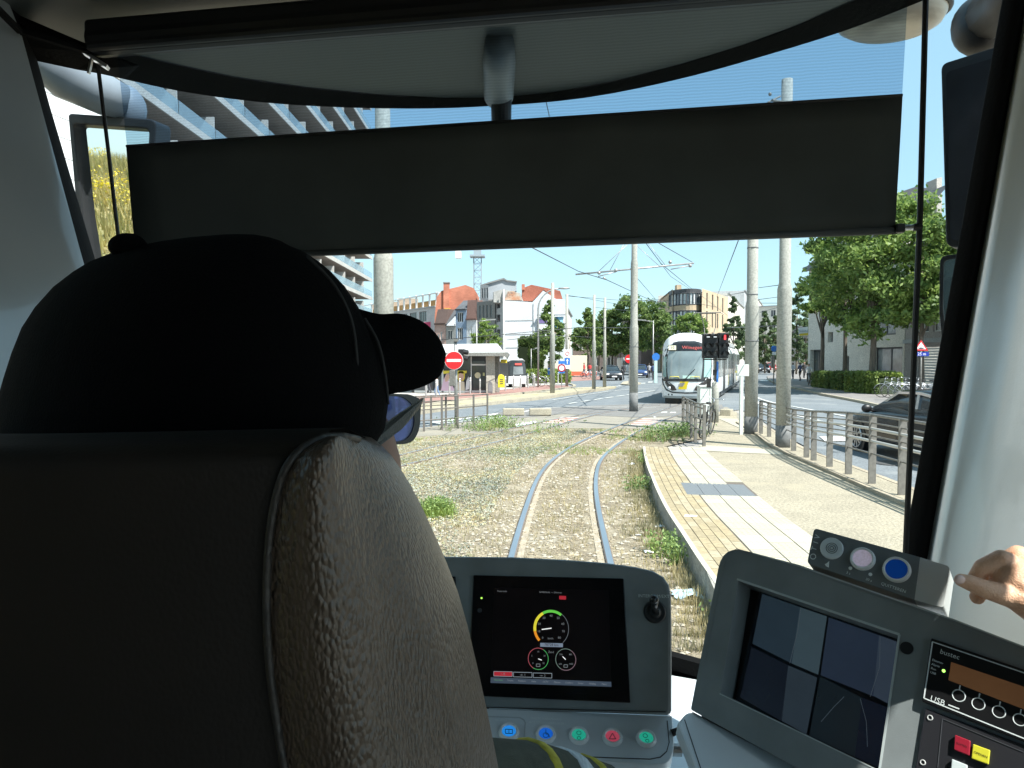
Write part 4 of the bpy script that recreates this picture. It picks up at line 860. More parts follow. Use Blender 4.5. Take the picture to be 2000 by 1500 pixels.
def railset(L, name, side, conc=True):
    root = thing(name, None, None, L[0]); root['kind'] = 'structure'
    prof = [(-0.046, -0.05), (-0.044, -0.008), (-0.031, 0.003), (0.031, 0.003), (0.044, -0.008), (0.046, -0.05)]
    rows = [[p + Vector((0, 0, z)) for p in offset(L, x)] for x, z in prof]
    mb = MB(); mb.grid(rows[2:4]); mb.build('rail_head', mRail, root, smooth=False)
    mb = MB(); mb.grid(rows[0:3]); mb.grid(rows[3:6]); mb.build('rail_web', mRailSide, root)
    if conc:
        a, b = (0.055, 0.125) if side > 0 else (-0.125, -0.055)
        mb = MB(); mb.grid([[p + Vector((0, 0, -0.022)) for p in offset(L, a)], [p + Vector((0, 0, -0.02)) for p in offset(L, b)]]); mb.build('rail_concrete_strip', mConc, root)
railset(lt + [G(1330, 788.5, 0), G(1362, 772, 0)], 'rail', 1); railset(rt + [G(1352, 800, 0), G(1385, 783, 0)], 'rail', -1)
def ext(L):
    d = (L[0] - L[2]).normalized(); return [L[0] + d * k for k in (30, 20, 12, 6, 3)] + L
l2 = relax(resample(catmull(ext([G(x, y, 0) for x, y in L2[1:]]), 8), 0.5), 12); r2 = relax(resample(catmull(ext([G(x, y, 0) for x, y in R2[1:]]), 8), 0.5), 12)
railset(l2, 'rail', 1); railset(r2, 'rail', -1)
# far turning rail loop near the tram
lp = resample(catmull([G(x, y, -0.012) for x, y in ((1290, 790), (1250, 785), (1240, 776), (1262, 768), (1278, 766), (1276, 762), (1262, 760))], 8), .5)

# ---------------- platform
def zp(Y): return 0.20 if Y < 12 else max(0.02, 0.20 - (Y - 12) * 0.03)
def GP(px, py, dz=0.0):
    z = 0.2
    for _ in range(12): p = G(px, py, z); z = 0.5 * z + 0.5 * zp(p.y)
    p.z = z + dz; return p
edgepx = [(1256, 872), (1258, 888), (1264, 912), (1275, 940), (1290, 974), (1307, 1005), (1330, 1040), (1362, 1090), (1397, 1140)]
pe_ = [GP(*q) for q in edgepx]; d = (pe_[-1] - pe_[-3]).normalized(); pe_ += [pe_[-1] + d * 1.2 + Vector((0, 0, 0)), Vector((2.35, 1.5, .2)), Vector((2.2, -4, .2))]
for p in pe_: p.z = zp(p.y)
edge_line = resample(catmull(pe_, 8), 0.25)
for p in edge_line: p.z = zp(p.y)
kerbpx = [(1440, 826), (1480, 850), (1516, 877), (1570, 900), (1640, 930), (1700, 956), (1763, 984)]
kl = [GP(*q) for q in kerbpx]; kl += [Vector((5.0, 6, .2)), Vector((4.9, 2, .2)), Vector((4.9, -4, .2))]
kerb_l = resample(catmull(kl, 8), 0.3)
for p in kerb_l: p.z = zp(p.y)
mPlat = groundmat('platform_tan', (0.365, 0.325, 0.245), (0.305, 0.272, 0.205), (0.34, 0.30, 0.22), 1.5, 26, .8)
# fan surface between edge and kerb, following the ramp
K = 60; mb = MB()
EL = edge_line; KL = kerb_l[::1]
yy = [GP(1330, 872).y - k * (GP(1330, 872).y + 4) / K for k in range(K + 1)]
def xat(line, y):
    best = None
    for a, b in zip(line, line[1:]):
        if (a.y - y) * (b.y - y) <= 0 and abs(a.y - b.y) > 1e-6: return a.x + (b.x - a.x) * (y - a.y) / (b.y - a.y)
    return line[0].x if abs(line[0].y - y) < abs(line[-1].y - y) else line[-1].x
rows = []
for y in yy:
    xa = xat(EL, y); xb = xat(KL, y); rows.append([Vector((lerp(xa, xb, s / 6), y, zp(y) - 0.008)) for s in range(7)])
mb.grid(rows); mb.build('platform', mPlat, kind='structure')
mb = MB(); rr = []
for y in [GP(1440, 815).y + 3, GP(1440, 815).y, 22, 20, 18.5, yy[0] + 0.1, yy[0]]:
    t_ = max(0, min(1, (y - yy[0]) / (GP(1440, 815).y - yy[0]))); xa = lerp(G(1368, 872).x, G(1398, 818).x, t_)
    rr.append([Vector((xa, y, -.04)), Vector((xa, y, zp(y) - 0.009)), Vector((xat(KL, min(y, KL[0].y)) + max(0, y - KL[0].y) * .3, y, zp(y) - 0.009))])
mb.grid(rr); mb.build('platform_ramp', mPlat, kind='structure')
# platform face of concrete panels
pf = thing('platform_edge', None, None, edge_line[-1]); pf['kind'] = 'structure'
fl = resample(edge_line, 1.0)
mFace = groundmat('edge_concrete', (0.42, 0.40, 0.35), (0.3, 0.29, 0.26), (0.22, 0.215, 0.2), 3, 40, .4, spots=2)
for a, b in zip(fl, fl[1:]):
    dv = (b - a); n = Vector((dv.y, -dv.x, 0)).normalized() * 0.06; n = n if n.x > 0 else -n
    A = a + dv * .006; B = b - dv * .006; dn = Vector((0, 0, -0.35)); mb = MB()
    mb.prism([A, B, B + Vector((0, 0, -0.35)), A + Vector((0, 0, -0.35))], n); mb.build('edge_panel', mFace, pf)
mb = MB(); mb.grid([[p + Vector((0, 0, 0.004)) for p in edge_line], [p + Vector((0, 0, 0.004)) for p in offset(edge_line, -0.05)]]); mb.build('edge_nosing', mat('nosing_pale', (0.5, 0.47, 0.38), .7), pf)
# paving rows parallel to the edge: yellow blocks (5 rows) then white tactile tiles (3 rows)
sgn = 1 if offset(edge_line, 1)[5].x > edge_line[5].x else -1
mYel = [mat('yellow_block_%d' % k, c, .85, vary=.25, scale=20, bump=.3, bscale=200) for k, c in enumerate(((0.37, 0.30, 0.18), (0.33, 0.27, 0.165), (0.39, 0.33, 0.22)))]
mTac = [mat('tactile_%d' % k, c, .8, vary=.12, scale=30, bump=.3, bscale=200) for k, c in enumerate(((0.44, 0.405, 0.315), (0.39, 0.36, 0.285)))]
mDk = mat('dark_tile', (0.15, 0.165, 0.175), .75, vary=.25, scale=15, stretch=(1, 8, 1))
ylo = 3.2
start = next(i for i, p in enumerate(edge_line) if p.y < GP(1262, 872).y + .02)
vis = [p for p in edge_line[start:] if p.y > ylo]
pave = thing('tactile_paving', None, None, vis[-1]); pave['kind'] = 'structure'
yb = thing('yellow_paving', None, None, vis[-1]); yb['kind'] = 'structure'
rowsN = [0.04 + 0.104 * k for k in range(6)]
cnt = 0; rest = [MB(), MB(), MB()]
for k in range(5):
    step = 0.26; base = resample(vis, step) if k % 2 == 0 else resample(vis, step)[0:]
    if k % 2: 
        fine = resample(vis, step / 2); base = fine[1::2]
    a_ = offset(base, sgn * (rowsN[k] + .004)); b_ = offset(base, sgn * (rowsN[k + 1] - .004))
    for i in range(len(base) - 1):
        t = 0.012
        q = [a_[i].lerp(a_[i + 1], t), a_[i].lerp(a_[i + 1], 1 - t), b_[i].lerp(b_[i + 1], 1 - t), b_[i].lerp(b_[i + 1], t)]
        q = [Vector((p.x, p.y, zp(p.y) - 0.006)) for p in q]; j = rnd.randrange(3); h = Vector((0, 0, 0.008 + rnd.uniform(-.0015, .0015)))
        if sum(p.y for p in q) / 4 < 13.5 and cnt < 295:
            mb = MB(); mb.prism(q, h); mb.build('paving_block', mYel[j], yb); cnt += 1
        else: rest[j].prism(q, h)
for j in range(3):
    if rest[j].f: rest[j].build('paving_blocks_far', mYel[j], yb, kind='stuff')
mb = MB(); fl_ = resample(vis, .3); mb.grid([[Vector((p.x, p.y, zp(p.y) - .0045)) for p in offset(fl_, sgn * .03)], [Vector((p.x, p.y, zp(p.y) - .0045)) for p in offset(fl_, sgn * (.04 + .52 + .01 + .81))]]); mb.build('paving_bed', mat('joint_dark', (0.12, 0.10, 0.08), .9), pave)
tw = 0.27; t0 = rowsN[-1] + 0.01; cnt = 0; restT = MB(); dotsmb = MB()
darkY = (GP(1400, 966).y, GP(1400, 945).y)
for k in range(3):
    base = resample(vis, 0.30); a_ = offset(base, sgn * (t0 + tw * k + .006)); b_ = offset(base, sgn * (t0 + tw * (k + 1) - .006))
    for i in range(len(base) - 1):
        q = [a_[i].lerp(a_[i + 1], .012), a_[i].lerp(a_[i + 1], .988), b_[i].lerp(b_[i + 1], .988), b_[i].lerp(b_[i + 1], .012)]
        yc = sum(p.y for p in q) / 4
        if darkY[0] - .05 < yc < darkY[1] + .05: continue
        q = [Vector((p.x, p.y, zp(p.y) - 0.006)) for p in q]
        mb = MB(); mb.prism(q, (0, 0, 0.009 + rnd.uniform(-.001, .001)))
        if yc < 12.5:
            for u in range(4):
                for v in range(4):
                    c_ = q[0].lerp(q[1], (u + .5) / 4).lerp(q[3].lerp(q[2], (u + .5) / 4), (v + .5) / 4) + Vector((0, 0, .009)); w_ = .014
                    mb.poly([c_ + Vector((-w_, -w_, 0)), c_ + Vector((w_, -w_, 0)), c_ + Vector((0, 0, .007))]); mb.poly([c_ + Vector((w_, -w_, 0)), c_ + Vector((w_, w_, 0)), c_ + Vector((0, 0, .007))]); mb.poly([c_ + Vector((w_, w_, 0)), c_ + Vector((-w_, w_, 0)), c_ + Vector((0, 0, .007))]); mb.poly([c_ + Vector((-w_, w_, 0)), c_ + Vector((-w_, -w_, 0)), c_ + Vector((0, 0, .007))])
        mb.build('tactile_tile', mTac[rnd.randrange(2)], pave)
A, B, C, D = GP(1329, 943), GP(1452, 947), GP(1478, 970), GP(1342, 966)
for k in range(4):
    mb = MB(); q = [A.lerp(B, k / 4 + .003), A.lerp(B, (k + 1) / 4 - .003), D.lerp(C, (k + 1) / 4 - .003), D.lerp(C, k / 4 + .003)]
    q = [p + Vector((0, 0, -.006)) for p in q]; mb.prism(q, (0, 0, .010)); mb.build('dark_tile', mDk, pave)
# cross line of pale tiles at the head of the platform, and lines beyond
q = [GP(1365, 869), GP(1526, 879), GP(1530, 888), GP(1440, 884), GP(1372, 880)]
mb = MB(); mb.prism([p + Vector((0, 0, -.006)) for p in q], (0, 0, .010)); mb.build('pale_tile_row', mTac[0], pave)
q = [GP(1402, 817), GP(1440, 818), GP(1455, 840), GP(1440, 834)]
mb = MB(); mb.prism([p + Vector((0, 0, -.006)) for p in q], (0, 0, .010)); mb.build('pale_tile_row', mTac[1], pave)
# kerb between platform and fence strip, fence strip, gutter
kk = [p for p in kerb_l if p.y > 3]
kr = thing('platform_kerb', None, None, kk[-1]); kr['kind'] = 'structure'
for a, b in list(zip(resample(kk, 1.0), resample(kk, 1.0)[1:])):
    dv = b - a; mb = MB(); mb.bar(a + dv * .006 + Vector((0, 0, .01)), b - dv * .006 + Vector((0, 0, .01)), .10, .07); mb.build('kerb_stone', mConc, kr)
sa = kerb_l; sb = offset(kerb_l, (1 if offset(kerb_l, 1)[3].x > kerb_l[3].x else -1) * 0.62); sc_ = offset(kerb_l, (1 if offset(kerb_l, 1)[3].x > kerb_l[3].x else -1) * 0.72)
mb = MB(); mb.grid([[p + Vector((0, 0, -.006)) for p in sa], [p + Vector((0, 0, -.006)) for p in sb]]); mb.build('fence_strip', mPlat, kind='structure')
mb = MB(); mb.grid([[p + Vector((0, 0, .0)) for p in sb], [p + Vector((0, 0, .0)) for p in sc_], [Vector((p.x, p.y, -.05)) for p in sc_]]); mb.build('strip_kerb', mConc, kind='structure')
# right pavement beyond the road
fk = [(1500, 742), (1510, 748), (1540, 757), (1600, 771), (1680, 787), (1760, 806), (1830, 822), (2000, 862)]
mb = MB(); mb.prism([G(x, y, -.05) for x, y in fk] + [Vector((40, 10, -.05)), Vector((60, 60, -.05)), G(1900, 730, -.05), G(1560, 728, -.05), G(1498, 736, -.05)], (0, 0, .12)); mb.build('pavement', mPinkPave, kind='structure')
kerb('kerb', fk, -0.05, .135, .18, piece=1.2)
# ---------------- meadow bank behind the tram on the left (seen in the left mirror) and white tiled hall
mMead = groundmat('meadow_soil', (0.34, 0.28, 0.13), (0.22, 0.22, 0.09), None, .8, 30, .6)
mb = MB(); mb.grid([[Vector((-4.5 - 0.0 * k, y, z)) if k == 0 else Vector((-4.5 - k * 3.0, y, z)) for y in range(-60, 4, 4)] for k, z in ((0, -.03), (1, .9), (2, 1.9), (3, 2.6), (5, 3.0), (9, 3.0))]); mb.build('meadow_bank', mMead, kind='structure')
# ================================================================ BUILDINGS
mPane = mat('window_glass', (0.06, 0.075, 0.085), 0.08, vary=.4, scale=.6, spec=0.8); mFrameW = mat('frame_white', (0.72, 0.72, 0.70), 0.5); mFrameD = mat('frame_dark', (0.06, 0.06, 0.065), 0.5)
mPaneL = mat('window_glass_light', (0.30, 0.34, 0.36), 0.15, c2=(0.08, 0.1, 0.11), scale=.8, spec=.8)
def brickmat(name, c1, c2, mortar, sc=1.0):
    m = bpy.data.materials.new(name); m.use_nodes = True; N = m.node_tree.nodes; L = m.node_tree.links; b = N['Principled BSDF']; b.inputs['Roughness'].default_value = .85
    tc = N.new('ShaderNodeTexCoord'); sep = N.new('ShaderNodeSeparateXYZ'); L.new(tc.outputs['Object'], sep.inputs[0]); ad = N.new('ShaderNodeMath'); L.new(sep.outputs[0], ad.inputs[0]); L.new(sep.outputs[1], ad.inputs[1])
    cb = N.new('ShaderNodeCombineXYZ'); L.new(ad.outputs[0], cb.inputs[0]); L.new(sep.outputs[2], cb.inputs[1])
    br = N.new('ShaderNodeTexBrick'); br.inputs['Scale'].default_value = 1; br.inputs['Brick Width'].default_value = .22 * sc; br.inputs['Row Height'].default_value = .075 * sc; br.inputs['Mortar Size'].default_value = .008 * sc
    br.inputs['Color1'].default_value = tuple(c1) + (1,); br.inputs['Color2'].default_value = tuple(c2) + (1,); br.inputs['Mortar'].default_value = tuple(mortar) + (1,); L.new(cb.outputs[0], br.inputs[0])
    nz = N.new('ShaderNodeTexNoise'); nz.inputs['Scale'].default_value = .6; nz.inputs['Detail'].default_value = 5; L.new(tc.outputs['Object'], nz.inputs[0]); rp = N.new('ShaderNodeValToRGB'); rp.color_ramp.elements[0].position = .3; rp.color_ramp.elements[1].position = .7; rp.color_ramp.elements[0].color = (.75, .75, .75, 1); rp.color_ramp.elements[1].color = (1.1, 1.1, 1.1, 1)
    L.new(nz.outputs['Fac'], rp.inputs[0]); mx = N.new('ShaderNodeMixRGB'); mx.blend_type = 'MULTIPLY'; mx.inputs[0].default_value = 1; L.new(br.outputs['Color'], mx.inputs[1]); L.new(rp.outputs[0], mx.inputs[2]); L.new(mx.outputs[0], b.inputs['Base Color']); return m
mRedBrick = brickmat('red_brick', (0.58, 0.20, 0.12), (0.48, 0.155, 0.09), (0.36, 0.2, 0.15), 1.6)
mTanBrick = brickmat('tan_brick', (0.60, 0.46, 0.30), (0.52, 0.39, 0.25), (0.42, 0.34, 0.25), 1.6)
def wallm(name, c, v=.12): return groundmat(name, c, tuple(x * (1 - v) for x in c), None, .5, 12, .08)
mCream = wallm('cream_render', (0.80, 0.75, 0.66)); mWhiteR = wallm('white_render', (0.62, 0.66, 0.70)); mGreyR = wallm('grey_render', (0.25, 0.255, 0.25)); mLGrey = wallm('light_grey_render', (0.45, 0.47, 0.48)); mSlate = wallm('slate', (0.13, 0.14, 0.155), .25)
mPinkR = wallm('pink_render', (0.50, 0.36, 0.32)); mBlueR = wallm('blue_render', (0.24, 0.33, 0.45)); mBrownR = wallm('brown_panel', (0.14, 0.10, 0.09)); mConcB = wallm('balcony_concrete', (0.62, 0.61, 0.58), .2); mRedTile = wallm('red_roof_tile', (0.42, 0.15, 0.10), .25)
def V2(px, Y): p = P(px, 702, Y); return Vector((p.x, p.y))
def zof(py, Y): return P(1000, py, Y).z
class Fac:
    """a facade plane from A to B (plan points), n pointing to the viewer side"""
    def __init__(s, A, B, flip=False):
        s.A = A; s.B = B; s.L = (B - A).length; s.u = (B - A).normalized(); s.n = Vector((s.u.y, -s.u.x))
        if s.n.dot(-A) < 0: s.n = -s.n
        if flip: s.n = -s.n
    def pt(s, u, z, d=0): q = s.A + s.u * u + s.n * d; return Vector((q.x, q.y, z))
def wall_open(f, z0, z1, ops, m, parent, rec=.18, name='wall', u0=0, u1=None):
    u1 = f.L if u1 is None else u1
    us = sorted(set([u0, u1] + [x for o in ops for x in o[:2]])); zs = sorted(set([z0, z1] + [x for o in ops for x in o[2:4]])); mb = MB()
    for a, b in zip(us, us[1:]):
        for c, d in zip(zs, zs[1:]):
            mu, mz = (a + b) / 2, (c + d) / 2
            if any(o[0] < mu < o[1] and o[2] < mz < o[3] for o in ops): continue
            mb.quad(f.pt(a, c), f.pt(b, c), f.pt(b, d), f.pt(a, d))
    for o in ops:
        a, b, c, d = o[:4]
        for (p, q) in (((a, c), (b, c)), ((b, c), (b, d)), ((b, d), (a, d)), ((a, d), (a, c))): mb.quad(f.pt(*p), f.pt(*q), f.pt(*q, -rec), f.pt(*p, -rec))
    return mb.build(name, m, parent, fixn=False)
def window(f, a, b, c, d, parent, fm=None, pm=None, rec=.14, mull=1, bar=.07, trans=0):
    mb = MB(); fr = -rec
    def rb(x0, x1, z0, z1):
        P0 = [f.pt(x0, z0, fr), f.pt(x1, z0, fr), f.pt(x1, z1, fr), f.pt(x0, z1, fr)]; mb.prism(P0, Vector((f.n.x, f.n.y, 0)) * .05)
    rb(a, b, c, c + bar); rb(a, b, d - bar, d); rb(a, a + bar, c + bar, d - bar); rb(b - bar, b, c + bar, d - bar)
    for k in range(mull): x = a + (b - a) * (k + 1) / (mull + 1); rb(x - bar / 2, x + bar / 2, c + bar, d - bar)
    for k in range(trans): z = c + (d - c) * (k + 1) / (trans + 1); rb(a + bar, b - bar, z - bar / 2, z + bar / 2)
    w = mb.build('window', fm or mFrameW, parent, fixn=False)
    mb = MB(); mb.quad(f.pt(a, c, fr + .015), f.pt(b, c, fr + .015), f.pt(b, d, fr + .015), f.pt(a, d, fr + .015)); mb.build('pane', pm or mPane, w, fixn=False); return w
def wgrid(f, z0, floors, fh, n, w, h, sill=.9, margin=.5, u0=0, u1=None):
    u1 = f.L if u1 is None else u1; ops = []
    bay = (u1 - u0 - 2 * margin) / n
    for i in range(floors):
        for k in range(n): c = u0 + margin + bay * (k + .5); ops.append((c - w / 2, c + w / 2, z0 + i * fh + sill, z0 + i * fh + sill + h))
    return ops
def house(name, label, A, B, depth, h, wm, ops, cat='house', fm=None, pm=None, mull=1, roof=None, rm=None, eave=0.15, group=None, sidem=None, trans=0, z0=-.06):
    f = Fac(A, B); t = thing(name, label, cat, ((A + B) / 2).to_3d(), 0, group)
    wall_open(f, z0, h, ops, wm, t)
    mb = MB(); a0, b0 = f.pt(0, z0), f.pt(f.L, z0); a1, b1 = f.pt(0, z0, -depth), f.pt(f.L, z0, -depth); H_ = Vector((0, 0, h - z0))
    mb.quad(a0, a1, a1 + H_, a0 + H_); mb.quad(b0, b1, b1 + H_, b0 + H_); mb.quad(a1, b1, b1 + H_, a1 + H_)
    mb.quad(f.pt(0, h - .02), f.pt(f.L, h - .02), f.pt(f.L, h - .02, -depth), f.pt(0, h - .02, -depth)); mb.build('side_wall', sidem or wm, t, fixn=False)
    for o in ops: window(f, *o[:4], t, fm, pm, mull=(o[4] if len(o) > 4 else mull), trans=trans)
    if eave: mb = MB(); mb.prism([f.pt(-.05, h, .0), f.pt(-.05, h, .25), f.pt(-.05, h + .22, .3), f.pt(-.05, h + .22, 0)], f.pt(f.L + .05, 0) - f.pt(-.05, 0)); mb.build('cornice', rm or mLGrey, t)
    if roof:
        k, rh, inset = roof; mb = MB()
        if k == 'mansard':
            a, b = f.pt(0, h + .2, .1), f.pt(f.L, h + .2, .1); c, d = f.pt(f.L, h + rh, -inset), f.pt(0, h + rh, -inset); mb.quad(a, b, c, d); e, g = f.pt(f.L, h + rh, -depth), f.pt(0, h + rh, -depth); mb.quad(d, c, e, g)
            mb.poly([a, d, g, f.pt(0, h, -depth), f.pt(0, h)]); mb.poly([b, c, e, f.pt(f.L, h, -depth), f.pt(f.L, h)])
        elif k == 'ridge':
            a, b = f.pt(-.1, h + .1, .2), f.pt(f.L + .1, h + .1, .2); c, d = f.pt(f.L + .1, h + rh, -depth / 2), f.pt(-.1, h + rh, -depth / 2); mb.quad(a, b, c, d); mb.quad(d, c, f.pt(f.L + .1, h, -depth), f.pt(-.1, h, -depth)); mb.poly([a, d, f.pt(-.1, h, -depth)]); mb.poly([b, c, f.pt(f.L + .1, h, -depth)])
        mb.build('roof', rm or mSlate, t, fixn=False)
    t['_'] = 0; del t['_']; return t, f
def polywall(name, pts, Y, thick, m, parent, bevel=0):
    mb = MB(); mb.prism([P(x, y, Y) for x, y in pts], (0, thick, 0)); return mb.build(name, m, parent, bevel=bevel)

# --- the left row across the square
A, B = V2(690, 172), V2(852, 134)
t, f = house('apartment_block', 'long white block with brown windows and an orange roof terrace, left end of the row', A, B, 12, 11.6, wallm('white_block', (0.58, 0.56, 0.55)), [(2.0 + 4.4 * k, 5.2 + 4.4 * k, z, z + 1.9, 3) for k in range(9) for z in (3.4, 6.4, 9.2)], 'building', fm=mBrownR, mull=3)
mb = MB()
for k in range(12): a = f.pt(f.L - 1 - 3.0 * k, 11.8, -.6); mb.bar(a, a + Vector((0, 0, 2.6)), .35, .35)
mb.build('terrace_post', mFrameW, t)
mb = MB(); mb.prism([f.pt(6, 11.6, -2.2), f.pt(f.L, 11.6, -2.2), f.pt(f.L, 13.3, -2.2), f.pt(6, 13.3, -2.2)], Vector((f.n.x, f.n.y, 0)) * -4); mb.build('penthouse', wallm('orange_terrace', (0.52, 0.30, 0.12), .3), t)
mb = MB(); mb.bar(f.pt(4, 14.2, -.6), f.pt(f.L, 14.2, -.6), .5, .18); mb.build('terrace_beam', mFrameW, t)
mb = MB()
for k in range(5): a = f.pt(5 + 5.0 * k, 11.7, -4); mb.bar(a, a + Vector((0, 0, 2.9 + .4 * (k % 2))), 2.2, 1.4)
mb.build('chimney', wallm('chimney_tan', (0.42, 0.35, 0.28)), t)
polywall('shop_sign', [(826, 630), (844, 628), (844, 647), (826, 652)], 136, .3, mat('sign_pink', (0.62, 0.08, 0.18), .6), t)
# red brick house with chimney
t = thing('brick_house', 'tall red brick gable house with a long chimney, left of the tower crane', 'house', V2(890, 126).to_3d())
polywall('gable_wall', [(849, 700), (849, 618), (853, 580), (862, 568), (909, 556.5), (925, 562.5), (931, 572), (931, 700)], 126, 10, mRedBrick, t)
polywall('chimney', [(866, 632), (866, 553), (877, 553), (877, 632)], 125.6, 1.3, mRedBrick, t); polywall('chimney_cap', [(865, 553), (865, 550.5), (878, 550.5), (878, 553)], 125.5, 1.5, mGreyR, t)
polywall('painted_patch', [(868, 617), (868, 602), (880, 602), (880, 606), (876, 612), (872, 617)], 125.3, .25, mat('ochre_patch', (0.62, 0.36, 0.06), .8), t)
# four small row houses in front of it
def small(label, x0, x1, Y0, Y1, ytop, wm, ops, roof=None, rm=None, fm=None, mull=1):
    A, B = V2(x0, Y0), V2(x1, Y1); h = zof(ytop, (Y0 + Y1) / 2); return house('row_house', label, A, B, 5, h, wm, ops, roof=roof, rm=rm, fm=fm, mull=mull, group='small row houses left of the grey building')
W_ = lambda x0, x1, Y, pts: [(P(a, 0, Y).x - P(x0, 0, Y).x, P(b, 0, Y).x - P(x0, 0, Y).x, zof(d, Y), zof(c, Y)) for a, b, c, d in pts]
small('pink row house with a dark attic floor, beside the red gable', 850, 871, 123, 122, 634, mPinkR, W_(850, 871, 122, [(856, 860, 652, 668), (862, 867, 648, 666)]), ('mansard', 2.6, .8), mBrownR)
small('cream row house with a pointed white gable and one wide window', 871.5, 890, 122, 121, 636, wallm('grey_house', (0.36, 0.37, 0.36)), W_(871.5, 890, 121, [(875, 886, 645, 663)]), ('ridge', 2.8, 0), mSlate)
polywall('gable_front', [(871.5, 636), (889, 617), (890, 620), (890, 636)], 120.8, .3, mWhiteR, [o for o in col.objects if o.name.startswith('row_house')][-1])
small('blue row house with tall white framed windows', 890.5, 911, 121, 120, 606, mBlueR, W_(890.5, 911, 120, [(894, 907, 640, 664), (894, 908, 610, 629)]), ('ridge', 1.8, 0), mSlate, mull=2)
small('white row house with brown brick attic, beside the grey building', 911.5, 931, 120, 119, 625, mWhiteR, W_(911.5, 931, 119, [(915, 918, 640, 658), (921, 924.5, 637, 656)]), ('mansard', 3.2, .3), wallm('brown_attic', (0.24, 0.15, 0.13)))
# grey building with penthouse
t = thing('grey_building', 'grey concrete building with tall slot windows and a stepped penthouse', 'building', V2(950, 118).to_3d())
A, B = V2(931.5, 119), V2(967, 116); f = Fac(A, B); ops = [(f.L * (.12 + .2 * k), f.L * (.22 + .2 * k), zof(620, 117), zof(595, 117)) for k in range(4)] + [(f.L * .1, f.L * .24, 5, 7.2), (f.L * .4, f.L * .54, 5, 7.2)]
wall_open(f, -.06, zof(588, 117), ops, mGreyR, t)
for o in ops: window(f, *o, t, mGreyR, mPane, mull=0)
polywall('side_block', [(931.5, 705), (931.5, 589), (967, 584), (967, 705)], 120.5, 8, mGreyR, t)
A, B = V2(938, 121), V2(954, 120); f = Fac(A, B); ops = [(f.L * (.15 + .3 * k), f.L * (.33 + .3 * k), zof(582, 120), zof(562, 120)) for k in range(3)]
wall_open(f, zof(590, 120), zof(556, 120), ops, mLGrey, t, name='penthouse_front')
for o in ops: window(f, *o, t, mLGrey, mPane, mull=0)
polywall('penthouse', [(938.5, 590), (938.5, 558), (955, 552), (984, 544), (990, 548), (1009, 550), (1009, 568), (980, 575), (963, 590)], 121.5, 7, wallm('zinc', (0.40, 0.43, 0.46)), t)
polywall('penthouse_edge', [(938, 558.5), (938, 556.5), (955, 550.5), (984, 542.5), (990, 546.5), (1010, 549), (1010, 551), (990, 549), (984, 545.5)], 121.2, .4, mGreyR, t)
# narrow light tower facade + large blank wall house
t = thing('corner_house', 'pale blue white house with a big blank side wall, billboard and red roof', 'house', V2(1040, 113).to_3d())
A, B = V2(963, 117.5), V2(985, 113); f = Fac(A, B); ops = [(f.L * .34, f.L * .66, zof(602, 115), zof(577, 115)), (f.L * .34, f.L * .66, zof(629, 115), zof(614, 115)), (f.L * .34, f.L * .66, zof(657, 115), zof(643, 115)), (f.L * .34, f.L * .66, zof(686, 115), zof(672, 115))]
wall_open(f, -.06, zof(568, 115), ops, mLGrey, t)
for o in ops: window(f, *o, t, mFrameD, mPane, mull=0)
polywall('side_wall', [(985, 705), (985, 587), (1040, 590), (1061, 567.5), (1086, 584), (1104, 584.5), (1104, 705)], 113, 9, mWhiteR, t)
polywall('upper_wall', [(964, 590), (964, 570), (982, 565), (1016, 572), (1022, 588), (985, 592)], 113.6, 7, wallm('flaking_wall', (0.5, 0.5, 0.48), .3), t)
polywall('bare_brick_patch', [(985, 586), (988, 580), (992, 569), (1003, 568), (1012, 574), (1020, 586)], 113.4, .5, groundmat('bare_brick', (0.48, 0.22, 0.12), (0.52, 0.46, 0.38), (0.14, 0.1, 0.09), .9, 20, .5, spots=.7), t)
polywall('roof', [(1019, 588), (1020, 563), (1038, 556), (1094, 568), (1099, 584), (1084, 584), (1062, 566), (1040, 588)], 113.7, 5, mRedTile, t)
polywall('chimney', [(1019, 566), (1019, 555), (1025, 555), (1025, 566)], 113.5, 1.2, mRedBrick, t)
mb = MB(); mb.cyl(P(983.5, 565, 112.7), P(984.5, 704, 112.7), .16, n=8); mb.build('drain_pipe', mFrameW, t)
for y in (626, 653, 679): mb = MB(); mb.bar(P(986, y, 112.96), P(1042, y - 1, 112.96), .05, .12); mb.build('wall_band', mLGrey, t)
mb = MB(); mb.bar(P(1042, 592, 112.95), P(1042, 704, 112.95), .05, .2, up=(0, 1, 0)); mb.build('wall_joint', mLGrey, t)
bb = polywall('billboard', [(1050, 617), (1101, 617), (1101, 656), (1050, 656)], 112.6, .2, mat('poster_white', (0.66, 0.68, 0.70), .5), t)
polywall('poster_sky', [(1079, 619), (1100, 619), (1100, 640), (1079, 640)], 112.5, .08, mat('poster_blue', (0.10, 0.38, 0.62), .5, c2=(.3, .5, .6), scale=1), bb); polywall('poster_figure', [(1084, 620), (1088, 619), (1094, 634), (1092, 637)], 112.4, .05, mat('poster_dark', (0.03, 0.07, 0.13), .5), bb)
polywall('poster_text', [(1052, 624), (1074, 624), (1074, 631), (1052, 631)], 112.5, .08, mat('poster_violet', (0.16, 0.12, 0.28), .5), bb); polywall('poster_box', [(1092, 644), (1100, 644), (1100, 652), (1092, 652)], 112.5, .08, MATS['poster_dark'], bb); polywall('poster_hand', [(1078, 646), (1086, 640), (1091, 646), (1086, 652)], 112.5, .06, mat('poster_skin', (0.5, 0.38, 0.3), .5), bb)
mb = MB(); mb.bar(P(1048, 615.5, 112.3), P(1104, 615, 112.3), .3, .1); mb.build('billboard_lamp_rail', mFrameD, t)
